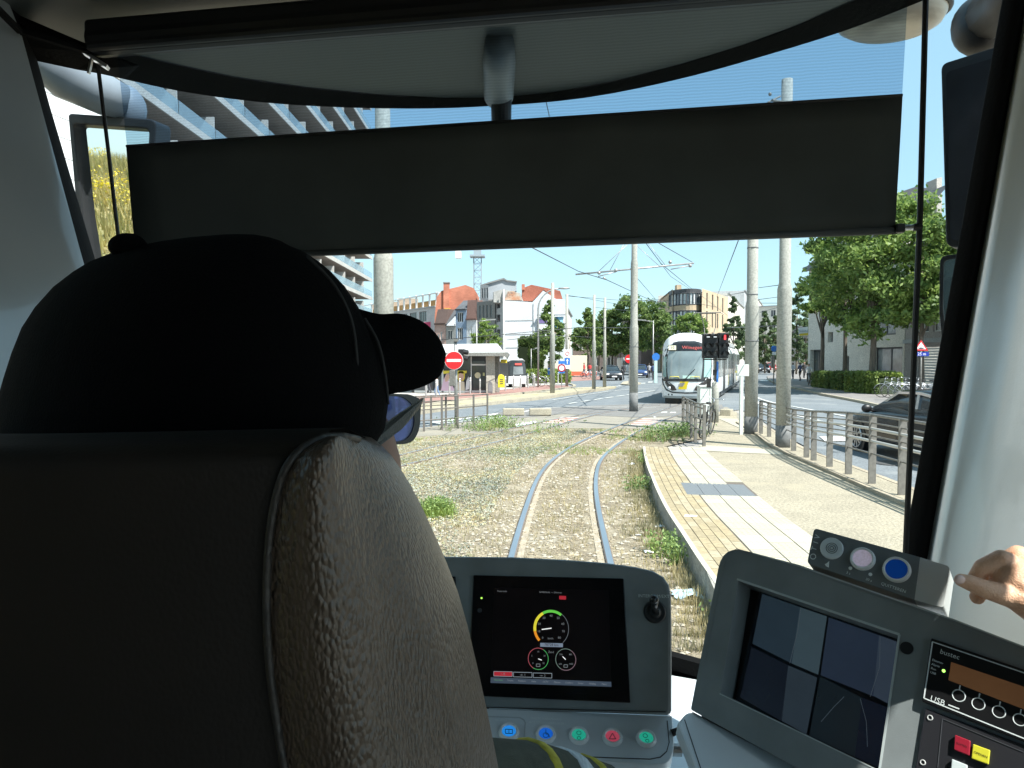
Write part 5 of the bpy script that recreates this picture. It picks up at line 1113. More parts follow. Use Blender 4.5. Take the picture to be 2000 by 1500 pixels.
A, B = V2(1105, 123), V2(1116, 150); t, f = house('row_house', 'narrow sliver of a house front turning the corner beside the billboard wall', A, B, 3, zof(598, 120), mCream, [(4 + 7 * k, 6 + 7 * k, z, z + 1.8) for k in range(3) for z in (4, 7)])
# tower crane
t = thing('tower_crane', 'white lattice tower crane rising behind the red brick house', 'crane', V2(931, 165).to_3d())
mb = MB(); Yc = 165; x0, x1 = P(924, 0, Yc).x, P(939, 0, Yc).x; w_ = x1 - x0; cs = [(x0, Yc), (x1, Yc), (x1, Yc + w_), (x0, Yc + w_)]
zt = zof(498, Yc)
for (x, y) in cs: mb.bar((x, y, 0), (x, y, zt), .18, .18)
z = 10.0; k = 0
while z < zt - 1.2:
    for i in range(4):
        a, b = cs[i], cs[(i + 1) % 4]; mb.bar((a[0], a[1], z), (b[0], b[1], z), .09, .09); p, q = (a, b) if k % 2 else (b, a); mb.bar((p[0], p[1], z), (q[0], q[1], z + 1.5), .09, .09)
    z += 1.5; k += 1
mb.build('mast', mat('crane_white', (0.26, 0.31, 0.34), .6), t)
mb = MB(); mb.box(x0 - .8, x1 + .8, Yc - .8, Yc + w_ + .8, zt - .4, zt); mb.build('slewing_ring', MATS['crane_white'], t); mb = MB(); mb.bar((x0 - 12, Yc + .8, zt + 5), (x1 + 30, Yc + .8, zt + 5), 1.0, 1.2); mb.box(x0, x1, Yc, Yc + w_, zt, zt + 7); mb.build('jib', MATS['crane_white'], t)
mb = MB(); mb.box(P(888, 0, Yc).x, P(899, 0, Yc).x, Yc, Yc + 2, zof(503, Yc), zof(490, Yc)); mb.bar((P(893, 0, Yc).x, Yc + 1, zof(491, Yc)), (P(893, 0, Yc).x, Yc + 1, zt + 4.6), .5, .5); mb.build('counterweight', mFrameW, t)
# --- balcony tower at the left
t = thing('balcony_tower', 'high white apartment slab with stacked glass balconies along the left side', 'building', (-22, 30, 0))
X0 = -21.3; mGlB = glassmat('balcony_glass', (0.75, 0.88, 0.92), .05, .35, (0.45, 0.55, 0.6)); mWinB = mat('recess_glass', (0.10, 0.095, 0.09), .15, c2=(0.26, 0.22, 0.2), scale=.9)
ZF = [3.2 + 2.75 * i for i in range(5)] + [17.6, 21.2, 24.8, 28.6, 32.4, 36.2, 40.0, 43.8]; NF = 13; Y0_, Y1_ = 30.0, 113.0
mb = MB(); mb.quad((X0 - 3.0, Y0_, 0), (X0 - 3.0, Y1_, 0), (X0 - 3.0, Y1_, 46.0), (X0 - 3.0, Y0_, 46.0)); mb.build('rear_wall', mConcB, t)
mb = MB(); mb.box(X0 - 14, X0 - 3.05, Y0_, Y1_, 0, 46.0); mb.build('core', mConcB, t)
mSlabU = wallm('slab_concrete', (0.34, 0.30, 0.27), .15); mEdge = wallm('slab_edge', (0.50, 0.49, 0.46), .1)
me_w = None; npanel = 0; nfin = 0
far_gl = MB(); far_fin = MB()
for i in range(NF):
    z = ZF[i]
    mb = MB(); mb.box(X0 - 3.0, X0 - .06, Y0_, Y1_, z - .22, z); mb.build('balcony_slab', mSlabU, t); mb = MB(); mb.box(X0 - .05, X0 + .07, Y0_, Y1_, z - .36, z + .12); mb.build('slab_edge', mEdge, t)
    wn = MB()
    for k in range(14):
        y = Y0_ + k * 5.93
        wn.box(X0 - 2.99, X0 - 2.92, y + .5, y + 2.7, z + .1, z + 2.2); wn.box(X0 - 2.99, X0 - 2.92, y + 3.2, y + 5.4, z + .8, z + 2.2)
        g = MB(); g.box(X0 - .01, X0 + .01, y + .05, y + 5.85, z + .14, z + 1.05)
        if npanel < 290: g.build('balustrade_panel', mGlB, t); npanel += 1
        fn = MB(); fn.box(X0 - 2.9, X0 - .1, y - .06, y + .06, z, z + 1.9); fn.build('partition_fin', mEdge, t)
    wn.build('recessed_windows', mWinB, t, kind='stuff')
# white tiled hall close by on the left
t = thing('tiled_hall', 'white hall clad in big rectangular panels, seen through the left corner glass', 'building', (-16, 20, 0))
A, B = V2(-240, 17.0), V2(262, 25.0); f = Fac(A, B); mTl = [mat('cladding_%d' % k, c, .5, vary=.06, scale=3) for k, c in enumerate(((0.72, 0.73, 0.72), (0.68, 0.70, 0.70), (0.75, 0.75, 0.74)))]
mb = MB(); mb.prism([f.pt(0, -.06, -.08), f.pt(f.L, -.06, -.08), f.pt(f.L, 10.6, -.08), f.pt(0, 10.6, -.08)], Vector((-f.n.x, -f.n.y, 0)) * 2.5); mb.build('wall', mLGrey, t)
i = 0; z = 0.0
while z < 10.5:
    u = -.6 * (i % 2)
    while u < f.L:
        a, b = max(0, u + .012), min(f.L, u + 1.19)
        if b - a > .1: mb = MB(); mb.prism([f.pt(a, z + .012, -.07), f.pt(b, z + .012, -.07), f.pt(b, z + .568, -.07), f.pt(a, z + .568, -.07)], Vector((f.n.x, f.n.y, 0)) * .07); mb.build('cladding_panel', mTl[rnd.randrange(3)], t)
        u += 1.2
    z += .58; i += 1
# --- beige corner building with the round glass bay
t = thing('beige_corner_building', 'sand coloured brick corner building with a rounded dark glass bay', 'building', V2(1340, 112).to_3d())
htop = zof(566, 112)
A, B = V2(1283, 138), V2(1313, 115); f = Fac(A, B); ops = [(f.L * u, f.L * u + 1.2, z, z + 2.0) for u in (.2, .5, .75) for z in (4, 7.2, 10.2)]; wall_open(f, -.06, htop + .4, ops, mTanBrick, t, name='left_wall'); [window(f, *o, t, mFrameD, mPane, mull=0) for o in ops]
A, B = V2(1370, 112), V2(1421, 128); f = Fac(A, B); ops = [(f.L * u, f.L * u + .9, z, z + 2.4) for u in (.15, .35, .55, .75) for z in (1, 4, 7.2, 10.0)]; wall_open(f, -.06, htop + .2, ops, mTanBrick, t, name='right_wall'); [window(f, *o, t, mFrameD, mPane, mull=0) for o in ops]
# round bay
c = P(1341.5, 0, 117); c = Vector((c.x, c.y)); rad_ = 5.0; n = 15; a0, a1 = R(205), R(335)
def cp(a, z, r=rad_): return Vector((c.x + 2.25 * 1.0 * math.cos(a) * (r / rad_) * 1.12, c.y + rad_ * .9 * math.sin(a) * (r / rad_), z))
bandz = [(-.06, 3.4, 'b'), (3.4, 6.2, 'g'), (6.2, zof(600, 112), 'g'), (zof(600, 112), zof(594, 112), 'b'), (zof(594, 112), zof(569, 112), 'g'), (zof(569, 112), htop, 'd')]
bandz = [(-.06, zof(660, 112), 'b'), (zof(660, 112), zof(606, 112), 'g'), (zof(606, 112), zof(594, 112), 'b'), (zof(594, 112), zof(571, 112), 'g'), (zof(571, 112), zof(563, 112), 'd')]
def cp(a, z, r=1.0): return Vector((c.x + 2.42 * math.cos(a) * r, c.y + 4.6 * math.sin(a) * r, z))
a0, a1 = R(180), R(360)
for (z0, z1, k) in bandz:
    if k == 'b' or k == 'd':
        mb = MB(); mb.grid([[cp(a0 + (a1 - a0) * i / n, z) for i in range(n + 1)] for z in (z0, z1)]); mb.build('bay_spandrel', mTanBrick if k == 'b' else mFrameD, t)
    else:
        fr = MB()
        for i in range(n + 1): a = a0 + (a1 - a0) * i / n; fr.bar(cp(a, z0, .99), cp(a, z1, .99), .16, .16, up=(1, 0, 0))
        nb = 4 if z1 - z0 > 3 else 2
        for j in range(nb):
            z = z0 + (z1 - z0) * j / (nb - 1); fr.tube([cp(a0 + (a1 - a0) * i / n, z, .995) for i in range(n + 1)], .09, 4)
        w = fr.build('bay_window', mFrameD, t)
        for i in range(n):
            p, q = a0 + (a1 - a0) * i / n, a0 + (a1 - a0) * (i + 1) / n; lo = z0 if nb < 4 else (z0 + z1) / 2
            mb = MB(); mb.quad(cp(p, z0, .975), cp(q, z0, .975), cp(q, z1, .975), cp(p, z1, .975)); mb.build('pane', mat('curtain_pane', (.62, .66, .66), .2) if i % 3 else mPaneL, w, fixn=False)
mb = MB(); mb.poly([cp(a0 + (a1 - a0) * i / n, zof(563, 112)) for i in range(n + 1)] + [V2(1421, 128).to_3d() + Vector((0, 0, htop)), V2(1421, 150).to_3d() + Vector((0, 0, htop)), V2(1283, 150).to_3d() + Vector((0, 0, htop)), V2(1283, 138).to_3d() + Vector((0, 0, htop))]); mb.build('roof', mSlate, t)
polywall('chimney', [(1322, 566), (1322, 556), (1331, 556), (1331, 566)], 121, 1.5, mTanBrick, t)
A, B = V2(1421, 128), V2(1500, 300); f = Fac(A, B)
for (u0, u1, h, m, l) in ((0, 40, 13.5, mCream, 'pale terrace house row right behind the beige corner building'), (40.2, 100, 17.5, mLGrey, 'grey apartment building farther down the avenue behind the tram'), (100.2, 180, 20, mCream, 'cream apartment building at the far end of the avenue')):
    g = Fac(A + f.u * u0, A + f.u * u1); nw = int((u1 - u0) / 5); house('terrace_building', l, g.A, g.B, 12, h, m, wgrid(g, 0, int(h // 3.1), 3.1, nw, 1.6, 1.9), 'building', fm=mFrameW)
# right modern cream building
t = thing('cream_building', 'cream rendered modern building behind the street trees with a garage recess', 'building', V2(1700, 58).to_3d())
A, B = V2(1578, 70), V2(1766, 52); f = Fac(A, B); uu = lambda px, Y: max(0, min(f.L, (V2(px, Y) - A).dot(f.u)))
ops = [(.55, 3.0, 0.0, 3.0), (4.6, 5.7, 3.6, 4.5), (f.L * .44, f.L * .50, .1, 2.4), (f.L * .73, f.L * .985, .1, 3.0), (f.L * .70, f.L * .93, 3.9, 6.2), (3.2, 4.4, 7.3, 8.8), (7.2, 8.6, 7.3, 8.8), (11.4, 13.0, 7.3, 8.8)]
wall_open(f, -.06, 10.6, ops, mCream, t, rec=.5); [window(f, *o, t, mFrameD, mPaneL if o[3] > 2.9 and o[0] > 8 else mPane, rec=.4, mull=1 if o[1] - o[0] > 2 else 0, bar=.12) for o in ops]
mb = MB(); mb.quad(f.pt(0, 0), f.pt(0, 0, -12), f.pt(0, 10.6, -12), f.pt(0, 10.6)); mb.quad(f.pt(f.L, 0), f.pt(f.L, 0, -12), f.pt(f.L, 10.6, -12), f.pt(f.L, 10.6)); mb.build('side_wall', mCream, t)
mb = MB(); mb.quad(f.pt(-.3, 10.6, .4), f.pt(f.L, 10.6, .4), f.pt(f.L, 14.4, -3.0), f.pt(1.0, 14.4, -3.0)); mb.quad(f.pt(-.3, 10.6, .4), f.pt(1.0, 14.4, -3), f.pt(1.0, 14.4, -12), f.pt(-.3, 10.6, -12)); mb.build('roof', mSlate, t)
mb = MB(); mb.bar(f.pt(-.35, 10.6, .3), f.pt(f.L, 10.6, .3), .35, .4); mb.build('gutter', mat('gutter_grey', (0.12, 0.13, 0.14), .5), t)
mb = MB(); mb.bar(f.pt(f.L * .68, 6.5, .25), f.pt(f.L * .95, 6.5, .25), .5, .15); mb.build('canopy', mCream, t)
bn = MB(); bn.prism([P(1560, 640, 70.5), P(1578, 638, 70.5), P(1578, 656, 70.5), P(1561, 657, 70.5)], (0, .1, 0)); bb = bn.build('banner', mat('banner_white', (0.7, 0.72, 0.72), .6), t)
text('SHAN', P(1561, 647, 70.4), (1, 0, 0), (0, 0, 1), .30, mat('banner_text', (0.08, 0.16, 0.22), .6), bb)
mb = MB(); mb.prism([P(1561, 652, 70.45), P(1578, 650, 70.45), P(1578, 655, 70.45), P(1561, 656, 70.45)], (0, -.03, 0)); mb.build('banner_band', mat('banner_yellow', (0.6, 0.45, 0.04), .6), bb)
# next house with shutter; slate roof and red gable above
t = thing('shutter_house', 'pale house with a white roller shutter behind the hump warning sign', 'house', V2(1820, 50).to_3d())
A, B = V2(1767, 52), V2(1960, 40); f = Fac(A, B); ops = [(2.0, 5.6, -.0, 2.9), (1.9, 3.5, 3.9, 6.0), (4.1, 6.2, 3.9, 6.0), (1.9, 3.5, 7.0, 9.0)]
wall_open(f, -.06, 9.9, ops, wallm('pinkish_stone', (0.42, 0.39, 0.37)), t); [window(f, *o, t, mFrameW, mPane, mull=1) for o in ops[1:]]
mb = MB(); sh0 = None
for k in range(16): q = [f.pt(2.0, .02 + k * .18, -.12), f.pt(5.6, .02 + k * .18, -.12), f.pt(5.6, .18 + k * .18, -.12), f.pt(2.0, .18 + k * .18, -.12)]; mb = MB(); mb.prism(q, Vector((f.n.x, f.n.y, 0)) * .03); mb.build('shutter_slat', mFrameW, t)
mb = MB(); mb.bar(f.pt(0, 3.35, .06), f.pt(f.L, 3.35, .06), .2, .28); mb.build('string_course', mLGrey, t); mb = MB(); mb.bar(f.pt(0, 9.9, .1), f.pt(f.L, 9.9, .1), .4, .3); mb.build('gutter', MATS['gutter_grey'], t)
mb = MB(); mb.quad(f.pt(0, 9.9), f.pt(f.L, 9.9), f.pt(f.L, 14, -6), f.pt(0, 14, -6)); mb.build('roof', mSlate, t)
t = thing('slate_roof_house', 'high house with slate roof, red brick gable and pale chimney, top right', 'house', V2(1800, 64).to_3d())
polywall('roof', [(1757, 520), (1761, 374), (1790, 364), (1800, 366), (1829, 370), (1790, 430), (1785, 520)], 66, 5, mSlate, t)
polywall('gable_wall', [(1785, 520), (1790, 432), (1829, 384), (1829, 520)], 65, 5, brickmat('orange_brick', (0.48, 0.18, 0.10), (0.38, 0.12, 0.08), (0.5, 0.4, 0.33), 1.3), t)
polywall('verge_trim', [(1784, 434), (1829, 379), (1829, 384.5), (1790, 433)], 64.9, .3, mFrameW, t); polywall('chimney', [(1829.5, 470), (1829.5, 348), (1840, 346), (1840, 470)], 64, 1.6, wallm('chimney_pale', (.5, .47, .43)), t)

# low fronts behind the avenue trees
for l, x0, x1, Y, h, m, nm in (('dark shop front row behind the trees left of the lone pole', 1118, 1212, 138, 6.6, wallm('far_brown', (.22, .18, .17)), 'far_shop'), ('brownish house behind the tallest avenue tree', 1213, 1252, 134, 9.5, wallm('far_mauve', (.26, .22, .23)), 'house'), ('grey house front between avenue trees and beige building', 1253, 1284, 140, 8.2, mGreyR, 'house'),
                            ('cream front between the two thick concrete poles', 1478, 1522, 190, 15.5, mCream, 'house'), ('grey front filling the end of the right road', 1523, 1578, 170, 9.5, mGreyR, 'house')):
    A, B = V2(x0, Y), V2(x1, Y - 4); L_ = (B - A).length; n_ = max(2, int(L_ / 2.6)); fl_ = int((h - .4) // 3)
    house('shop_row' if nm == 'far_shop' else 'house', l, A, B, 6, h, m, wgrid(Fac(A, B), 0, fl_, 3.0, n_, 1.3, 1.7), 'building')
# ================================================================ VEGETATION
def leafmat(name, c, c2, trans=0.35):
    m = bpy.data.materials.new(name); m.use_nodes = True; N = m.node_tree.nodes; L = m.node_tree.links; N.clear(); out = N.new('ShaderNodeOutputMaterial')
    g = N.new('ShaderNodeNewGeometry'); rp = N.new('ShaderNodeValToRGB'); rp.color_ramp.elements[0].color = tuple(c2) + (1,); rp.color_ramp.elements[1].color = tuple(c) + (1,); L.new(g.outputs['Random Per Island'], rp.inputs[0])
    tc = N.new('ShaderNodeTexCoord'); nz = N.new('ShaderNodeTexNoise'); nz.inputs['Scale'].default_value = .7; L.new(tc.outputs['Object'], nz.inputs[0]); r2 = N.new('ShaderNodeValToRGB'); r2.color_ramp.elements[0].position = .35; r2.color_ramp.elements[1].position = .65; r2.color_ramp.elements[0].color = (.7, .75, .7, 1); r2.color_ramp.elements[1].color = (1.25, 1.2, 1.0, 1); L.new(nz.outputs['Fac'], r2.inputs[0])
    mu = N.new('ShaderNodeMixRGB'); mu.blend_type = 'MULTIPLY'; mu.inputs[0].default_value = 1; L.new(rp.outputs[0], mu.inputs[1]); L.new(r2.outputs[0], mu.inputs[2])
    d = N.new('ShaderNodeBsdfPrincipled'); d.inputs['Roughness'].default_value = .55; L.new(mu.outputs[0], d.inputs['Base Color']); t = N.new('ShaderNodeBsdfTranslucent'); L.new(mu.outputs[0], t.inputs[0]); mx = N.new('ShaderNodeMixShader'); mx.inputs[0].default_value = trans
    L.new(d.outputs[0], mx.inputs[1]); L.new(t.outputs[0], mx.inputs[2]); L.new(mx.outputs[0], out.inputs[0]); return m
mLeaf = leafmat('leaf_green', (0.28, 0.38, 0.11), (0.12, 0.21, 0.065), .5); mLeafD = leafmat('leaf_dark', (0.20, 0.28, 0.085), (0.09, 0.16, 0.06), .45); mLeafB = leafmat('leaf_blue_green', (0.15, 0.21, 0.10), (0.08, 0.13, 0.075), .4)
mHedge = leafmat('hedge_leaf', (0.27, 0.35, 0.09), (0.11, 0.17, 0.04)); mBark = mat('bark', (0.17, 0.14, 0.11), .9, vary=.4, scale=8, bump=.6, bscale=30, stretch=(1, 1, .25))
def leaf(mb, p, s, rr, up=0.35):
    n = Vector((rr.gauss(0, 1), rr.gauss(0, 1), rr.gauss(up, 1))); n = n.normalized() if n.length > 1e-3 else Vector((0, 0, 1))
    a = n.cross(Vector((rr.random() - .5, rr.random() - .5, rr.random() - .5)))
    if a.length < 1e-3: return
    a.normalize(); b = n.cross(a); a *= s * rr.uniform(.7, 1.3); b *= s * rr.uniform(.4, .7)
    i = len(mb.v); mb.v += [p - a, p + b, p + a, p - b]; mb.f.append([i, i + 1, i + 2, i + 3]); mb.mi.append(0)
def crown(mb, c, rx, rz, nclump, nleaf, s, rr, cr=.34, shape=1.0, hollow=.55):
    cl = []
    for k in range(nclump):
        while True:
            v = Vector((rr.uniform(-1, 1), rr.uniform(-1, 1), rr.uniform(-1, 1)))
            if hollow < v.length < 1: break
        w = 1.0 - (shape - 1) * max(0, v.z) if shape > 1 else 1.0
        taper = 1 - (1 - .25) * max(0, (v.z + .2)) * (1 if shape == 2 else 0)
        cl.append((c + Vector((v.x * rx * taper, v.y * rx * taper, v.z * rz)), rx * cr * rr.uniform(.6, 1.25) * (taper * .5 + .5)))
    per = nleaf // nclump
    for (q, r) in cl:
        for _ in range(per):
            v = Vector((rr.gauss(0, 1), rr.gauss(0, 1), rr.gauss(0, 1))).normalized(); k = rr.uniform(.4, 1.0) if rr.random() < .85 else rr.uniform(1, 1.7)
            leaf(mb, q + Vector((v.x * r * k, v.y * r * k, v.z * r * k * .62 + r * .1)), s, rr)
    return cl
def tree(label, px, Y, h, rx, base, nl, s, m, seed, shape=1.0, tr=.16, name='street_tree', group=None, nc=None, py=None, lean=0):
    rr = random.Random(seed); x = P(px, 700, Y).x; z0 = 0; t = thing(name, label, 'tree', (x, Y, z0), 0, group)
    rz = (h - base) / 2; c = Vector((x + lean, Y, base + rz)); mb = MB(); cl = crown(mb, c, rx, rz, nc or int(44 + rx * 14), nl, s, rr, shape=shape, cr=.21)
    mb.build('crown', m, t, fixn=False)
    tb = MB(); hh = base + rz * 1.2; k = [(Vector((x + lean * z / hh + math.sin(z * 1.3 + seed) * .04, Y, z)), tr * (1 - .6 * z / hh)) for z in [0, hh * .15, hh * .4, hh * .7, hh]]
    tb.tube([p for p, r in k], [r for p, r in k], 10)
    for q, r in rr.sample(cl, min(9, len(cl))):
        a = k[2][0].lerp(k[4][0], rr.random() * .8); mid = a.lerp(q, .5) + Vector((0, 0, .15)); tb.tube([a, mid, q], [tr * .45, tr * .25, tr * .08], 6)
    tb.build('trunk', mBark, t, smooth=True, fixn=False); return t
gR = 'maples behind the hedge on the right'
tree('big green maple on the right, thickest of the three behind the hedge', 1705, 45.5, 12.8, 4.1, 3.5, 21000, .15, mLeaf, 3, group=gR, tr=.21, nc=130)
tree('middle maple of the three behind the hedge, left of the biggest', 1650, 52, 10.2, 2.5, 4.3, 8000, .17, mLeaf, 5, group=gR, tr=.17, nc=80)
tree('leftmost maple behind the hedge, leaning over the garage recess', 1606, 58, 8.8, 1.9, 5.6, 3600, .17, mLeaf, 9, group=gR, tr=.2, nc=34)
tree('maple at the far right, half hidden by the cord and mirror', 1800, 44, 11.2, 3.4, 3.6, 16000, .16, mLeaf, 13, group=gR, tr=.16, nc=56)
gA = 'trees in the avenue beyond the square'
tree('small conical tree in front of the billboard', 1074, 82, 8.6, 2.1, 1.7, 6000, .17, mLeafD, 17, shape=2, tr=.12, group=gA)
tree('small tree in front of the slot windowed grey building', 950, 96, 7.2, 1.9, 2.8, 3500, .18, mLeaf, 19, tr=.1, group=gA)
tree('conical tree left of the twin poles', 1148, 100, 9.5, 2.3, 2.2, 7000, .2, mLeafD, 23, shape=2, tr=.15, group=gA)
tree('broad tree right behind the twin poles', 1196, 108, 9.6, 3.0, 2.6, 7000, .22, mLeafD, 29, tr=.15, group=gA)
tree('tallest avenue tree, behind the lone central pole', 1232, 104, 11.2, 3.0, 2.6, 9000, .22, mLeafD, 31, tr=.17, group=gA)
tree('avenue tree in front of the beige building left wall', 1277, 98, 9.8, 2.7, 2.8, 8000, .2, mLeafD, 37, tr=.15, group=gA)
tree('low tree between the two previous crowns, farther back', 1170, 125, 9.0, 3.2, 2.6, 5000, .26, mLeafD, 41, tr=.15, group=gA)
tree('bright green treetop showing above the oncoming tram roof', 1348, 88, 7.6, 2.0, 4.2, 5000, .17, mLeaf, 43, tr=.12, group=gA)
tree('slim dark poplar right of the beige building', 1432, 105, 11.2, 1.6, 1.5, 9000, .2, mLeafB, 47, shape=2, tr=.14, group=gA)
tree('dark poplar between the two thick concrete poles, left one', 1494, 112, 9.8, 1.5, 1.0, 9000, .2, mLeafB, 53, shape=2, tr=.14, group=gA)
tree('dark poplar showing between the concrete poles, right one', 1513, 120, 9.6, 1.4, 1.0, 8000, .22, mLeafB, 59, shape=2, tr=.14, group=gA)
tree('tall slim poplar just right of the second concrete pole', 1556, 102, 13.0, 1.7, 1.0, 14000, .18, mLeafB, 61, shape=2, tr=.14, group=gA)
tree('shorter poplar beside the white banner', 1574, 112, 10.6, 1.5, 1.0, 9000, .2, mLeafB, 67, shape=2, tr=.14, group=gA)
tree('dark tree at the far end of the right road', 1462, 150, 9.5, 2.6, 1.6, 4000, .28, mLeafB, 71, tr=.14, group=gA)
def hedge(name, label, a, b, Y0, Y1, w, h, n, m, seed, s=.09):
    rr = random.Random(seed); A = P(a, 700, Y0); B = P(b, 700, Y1); A.z = B.z = 0; d = B - A; nn = Vector((d.y, -d.x, 0)).normalized(); mb = MB()
    for _ in range(n):
        t = rr.random(); k = rr.choice((0, 1, 2)); v = rr.uniform(-1, 1)
        z = h * rr.uniform(0, 1) if k else h; o = w / 2 * (v if k == 0 else (1 if k == 1 else -1)); bumpy = 1 + .10 * math.sin(t * 37 + seed) + .08 * math.sin(t * 91)
        p = A + d * t + nn * o * bumpy + Vector((0, 0, z * bumpy)); p += Vector((rr.gauss(0, .04), rr.gauss(0, .04), rr.gauss(0, .04))); leaf(mb, p, s, rr)
    c = MB(); c.bar(A + Vector((0, 0, h * .45)), B + Vector((0, 0, h * .45)), w * .9, h * .86)
    t = thing(name, label, 'hedge', (A + B) / 2); mb.build('foliage', m, t, fixn=False); c.build('stem', mat('hedge_core', (0.03, 0.045, 0.015), .9), t)
hedge('hedge', 'dark green half of the clipped hedge, nearer the garage recess', 1604, 1680, 55, 47, 1.3, 1.05, 14000, mLeafD, 3)
hedge('hedge', 'bright yellowish green half of the clipped hedge beside the bicycles', 1672, 1738, 46.5, 43, 1.4, 1.15, 14000, mHedge, 4)
hedge('hedge', 'low hedge in front of the big blank white wall', 1024, 1106, 66, 68, 1.6, 1.0, 7000, mHedge, 5, .12)
hedge('hedge', 'tall dark green hedge behind the bus at the foot of the blank wall', 1022, 1052, 84, 86, 1.5, 4.0, 6000, mLeafD, 6, .18)
# ground cover in the track bed
rr = random.Random(11)
def inpoly(x, y, poly):
    c = False; j = len(poly) - 1
    for i in range(len(poly)):
        if (poly[i][1] > y) != (poly[j][1] > y) and x < (poly[j][0] - poly[i][0]) * (y - poly[i][1]) / (poly[j][1] - poly[i][1]) + poly[i][0]: c = not c
        j = i
    return c
bedp = [tuple(G(x, y).xy) for x, y in ((560, 1150), (1000, 1150), (1340, 1280), (1385, 1185), (1335, 1090), (1285, 1005), (1262, 940), (1256, 872), (1330, 843), (1240, 838), (1060, 838), (1000, 844), (820, 854), (560, 890))]
xs = [p[0] for p in bedp]; ysb = [p[1] for p in bedp]
def railx(L, y):
    return xat(L, y)
def scatter(n, fn, power=1.7, ymin=5.0, ymax=24):
    k = 0
    while k < n:
        y = ymin + (ymax - ymin) * rr.random() ** power; x = rr.uniform(min(xs), max(xs))
        if inpoly(x, y, bedp):
            if fn(x, y): k += 1
def stone(mb, x, y, s, z=-.03):
    i = len(mb.v); a = rr.random() * 6.28; f_ = lambda: rr.uniform(.6, 1.2)
    mb.v += [Vector((x + math.cos(a + k * 1.571) * s * f_(), y + math.sin(a + k * 1.571) * s * f_(), z + s * .2 * f_())) for k in range(4)] + [Vector((x, y, z + s * .75 * f_()))]
    for k in range(4): mb.f.append([i + k, i + (k + 1) % 4, i + 4]); mb.mi.append(0)
pebs = [MB() for _ in range(3)]
def f1(x, y):
    if rr.random() < .1: stone(pebs[2], x, y, .035)
    if x > xat(rt, y) + .1 and rr.random() < .8: return False
    s = rr.uniform(.008, .024); stone(pebs[rr.randrange(3)] if x < xat(lt, y) else pebs[rr.choice((0, 1, 1))], x, y, s * (1 if x < xat(lt, y) else 1.15)); return True
scatter(26000, f1, 1.7)
for j, c in enumerate(((0.32, 0.27, 0.185), (0.22, 0.18, 0.12), (0.35, 0.315, 0.25))): pebs[j].build('gravel', mat('pebble_%d' % j, c, .9), kind='stuff', fixn=False, label='loose tan and grey gravel scattered over the track bed')
# sedum carpet left of the left rail; dry tufts; green weeds
from mathutils import noise as mnoise
sed = [MB(), MB(), MB()]
tr2 = [(p.x, p.y) for p in l2 + r2 if -9 < p.x < 6]
def near2(x, y): return any(abs(a - x) < .3 and abs(b - y) < .16 for a, b in tr2)
def f2(x, y):
    xl = xat(lt, y)
    if x > xl - .45: return False
    if near2(x, y): return False
    v = mnoise.noise(Vector((x * .55, y * .4, 3.1))) + .22 - max(0, (x + .6) * .25) * 0
    if v < rr.uniform(-.25, .25): return False
    z = rr.uniform(0, .05); i = 0 if rr.random() < .62 else (1 if rr.random() < .5 else 2)
    for _ in range(3): leaf(sed[i], Vector((x + rr.gauss(0, .02), y + rr.gauss(0, .02), -.02 + z)), .016, rr, 1.0)
    return True
scatter(24000, f2, 1.5, 6)
for j, c in enumerate((((0.42, 0.44, 0.40), (0.30, 0.32, 0.29)), ((0.37, 0.35, 0.21), (0.27, 0.26, 0.15)), ((0.46, 0.40, 0.26), (0.38, 0.31, 0.19)))): sed[j].build('sedum', leafmat('sedum_%d' % j, c[0], c[1], .2), kind='stuff', fixn=False, label='pale grey green sedum carpet left of the rails')
def tuft(mb, x, y, h, n, z=-.03, spread=.05):
    for _ in range(n):
        a = rr.random() * 6.28; r = rr.random() * spread; p = Vector((x + math.cos(a) * r, y + math.sin(a) * r, z)); l = h * rr.uniform(.5, 1.1); t = Vector((math.cos(a) * l * rr.uniform(.1, .6), math.sin(a) * l * rr.uniform(.1, .6), l)); w = Vector((-math.sin(a), math.cos(a), 0)) * .004
        i = len(mb.v); mb.v += [p - w, p + w, p + t * .6 + w * .7, p + t]; mb.f.append([i, i + 1, i + 2, i + 3]); mb.mi.append(0)
dry = MB(); grn = MB()
def f3(x, y):
    xl, xr_ = xat(lt, y), xat(rt, y)
    if xl - .12 < x < xl + .2 or xr_ - .2 < x < xr_ + .1: return False
    tuft(dry, x, y, rr.uniform(.03, .10), 4); return True
scatter(5200, f3, 1.5)
def f4(x, y):
    if (y < 15 and x > -3.5) or near2(x, y): return False
    v = mnoise.noise(Vector((x * .5, y * .5, 9)))
    if v < .12: return False
    tuft(grn, x, y, rr.uniform(.04, .11), 6); return True
scatter(750, f4, 1.0, 13, 25)
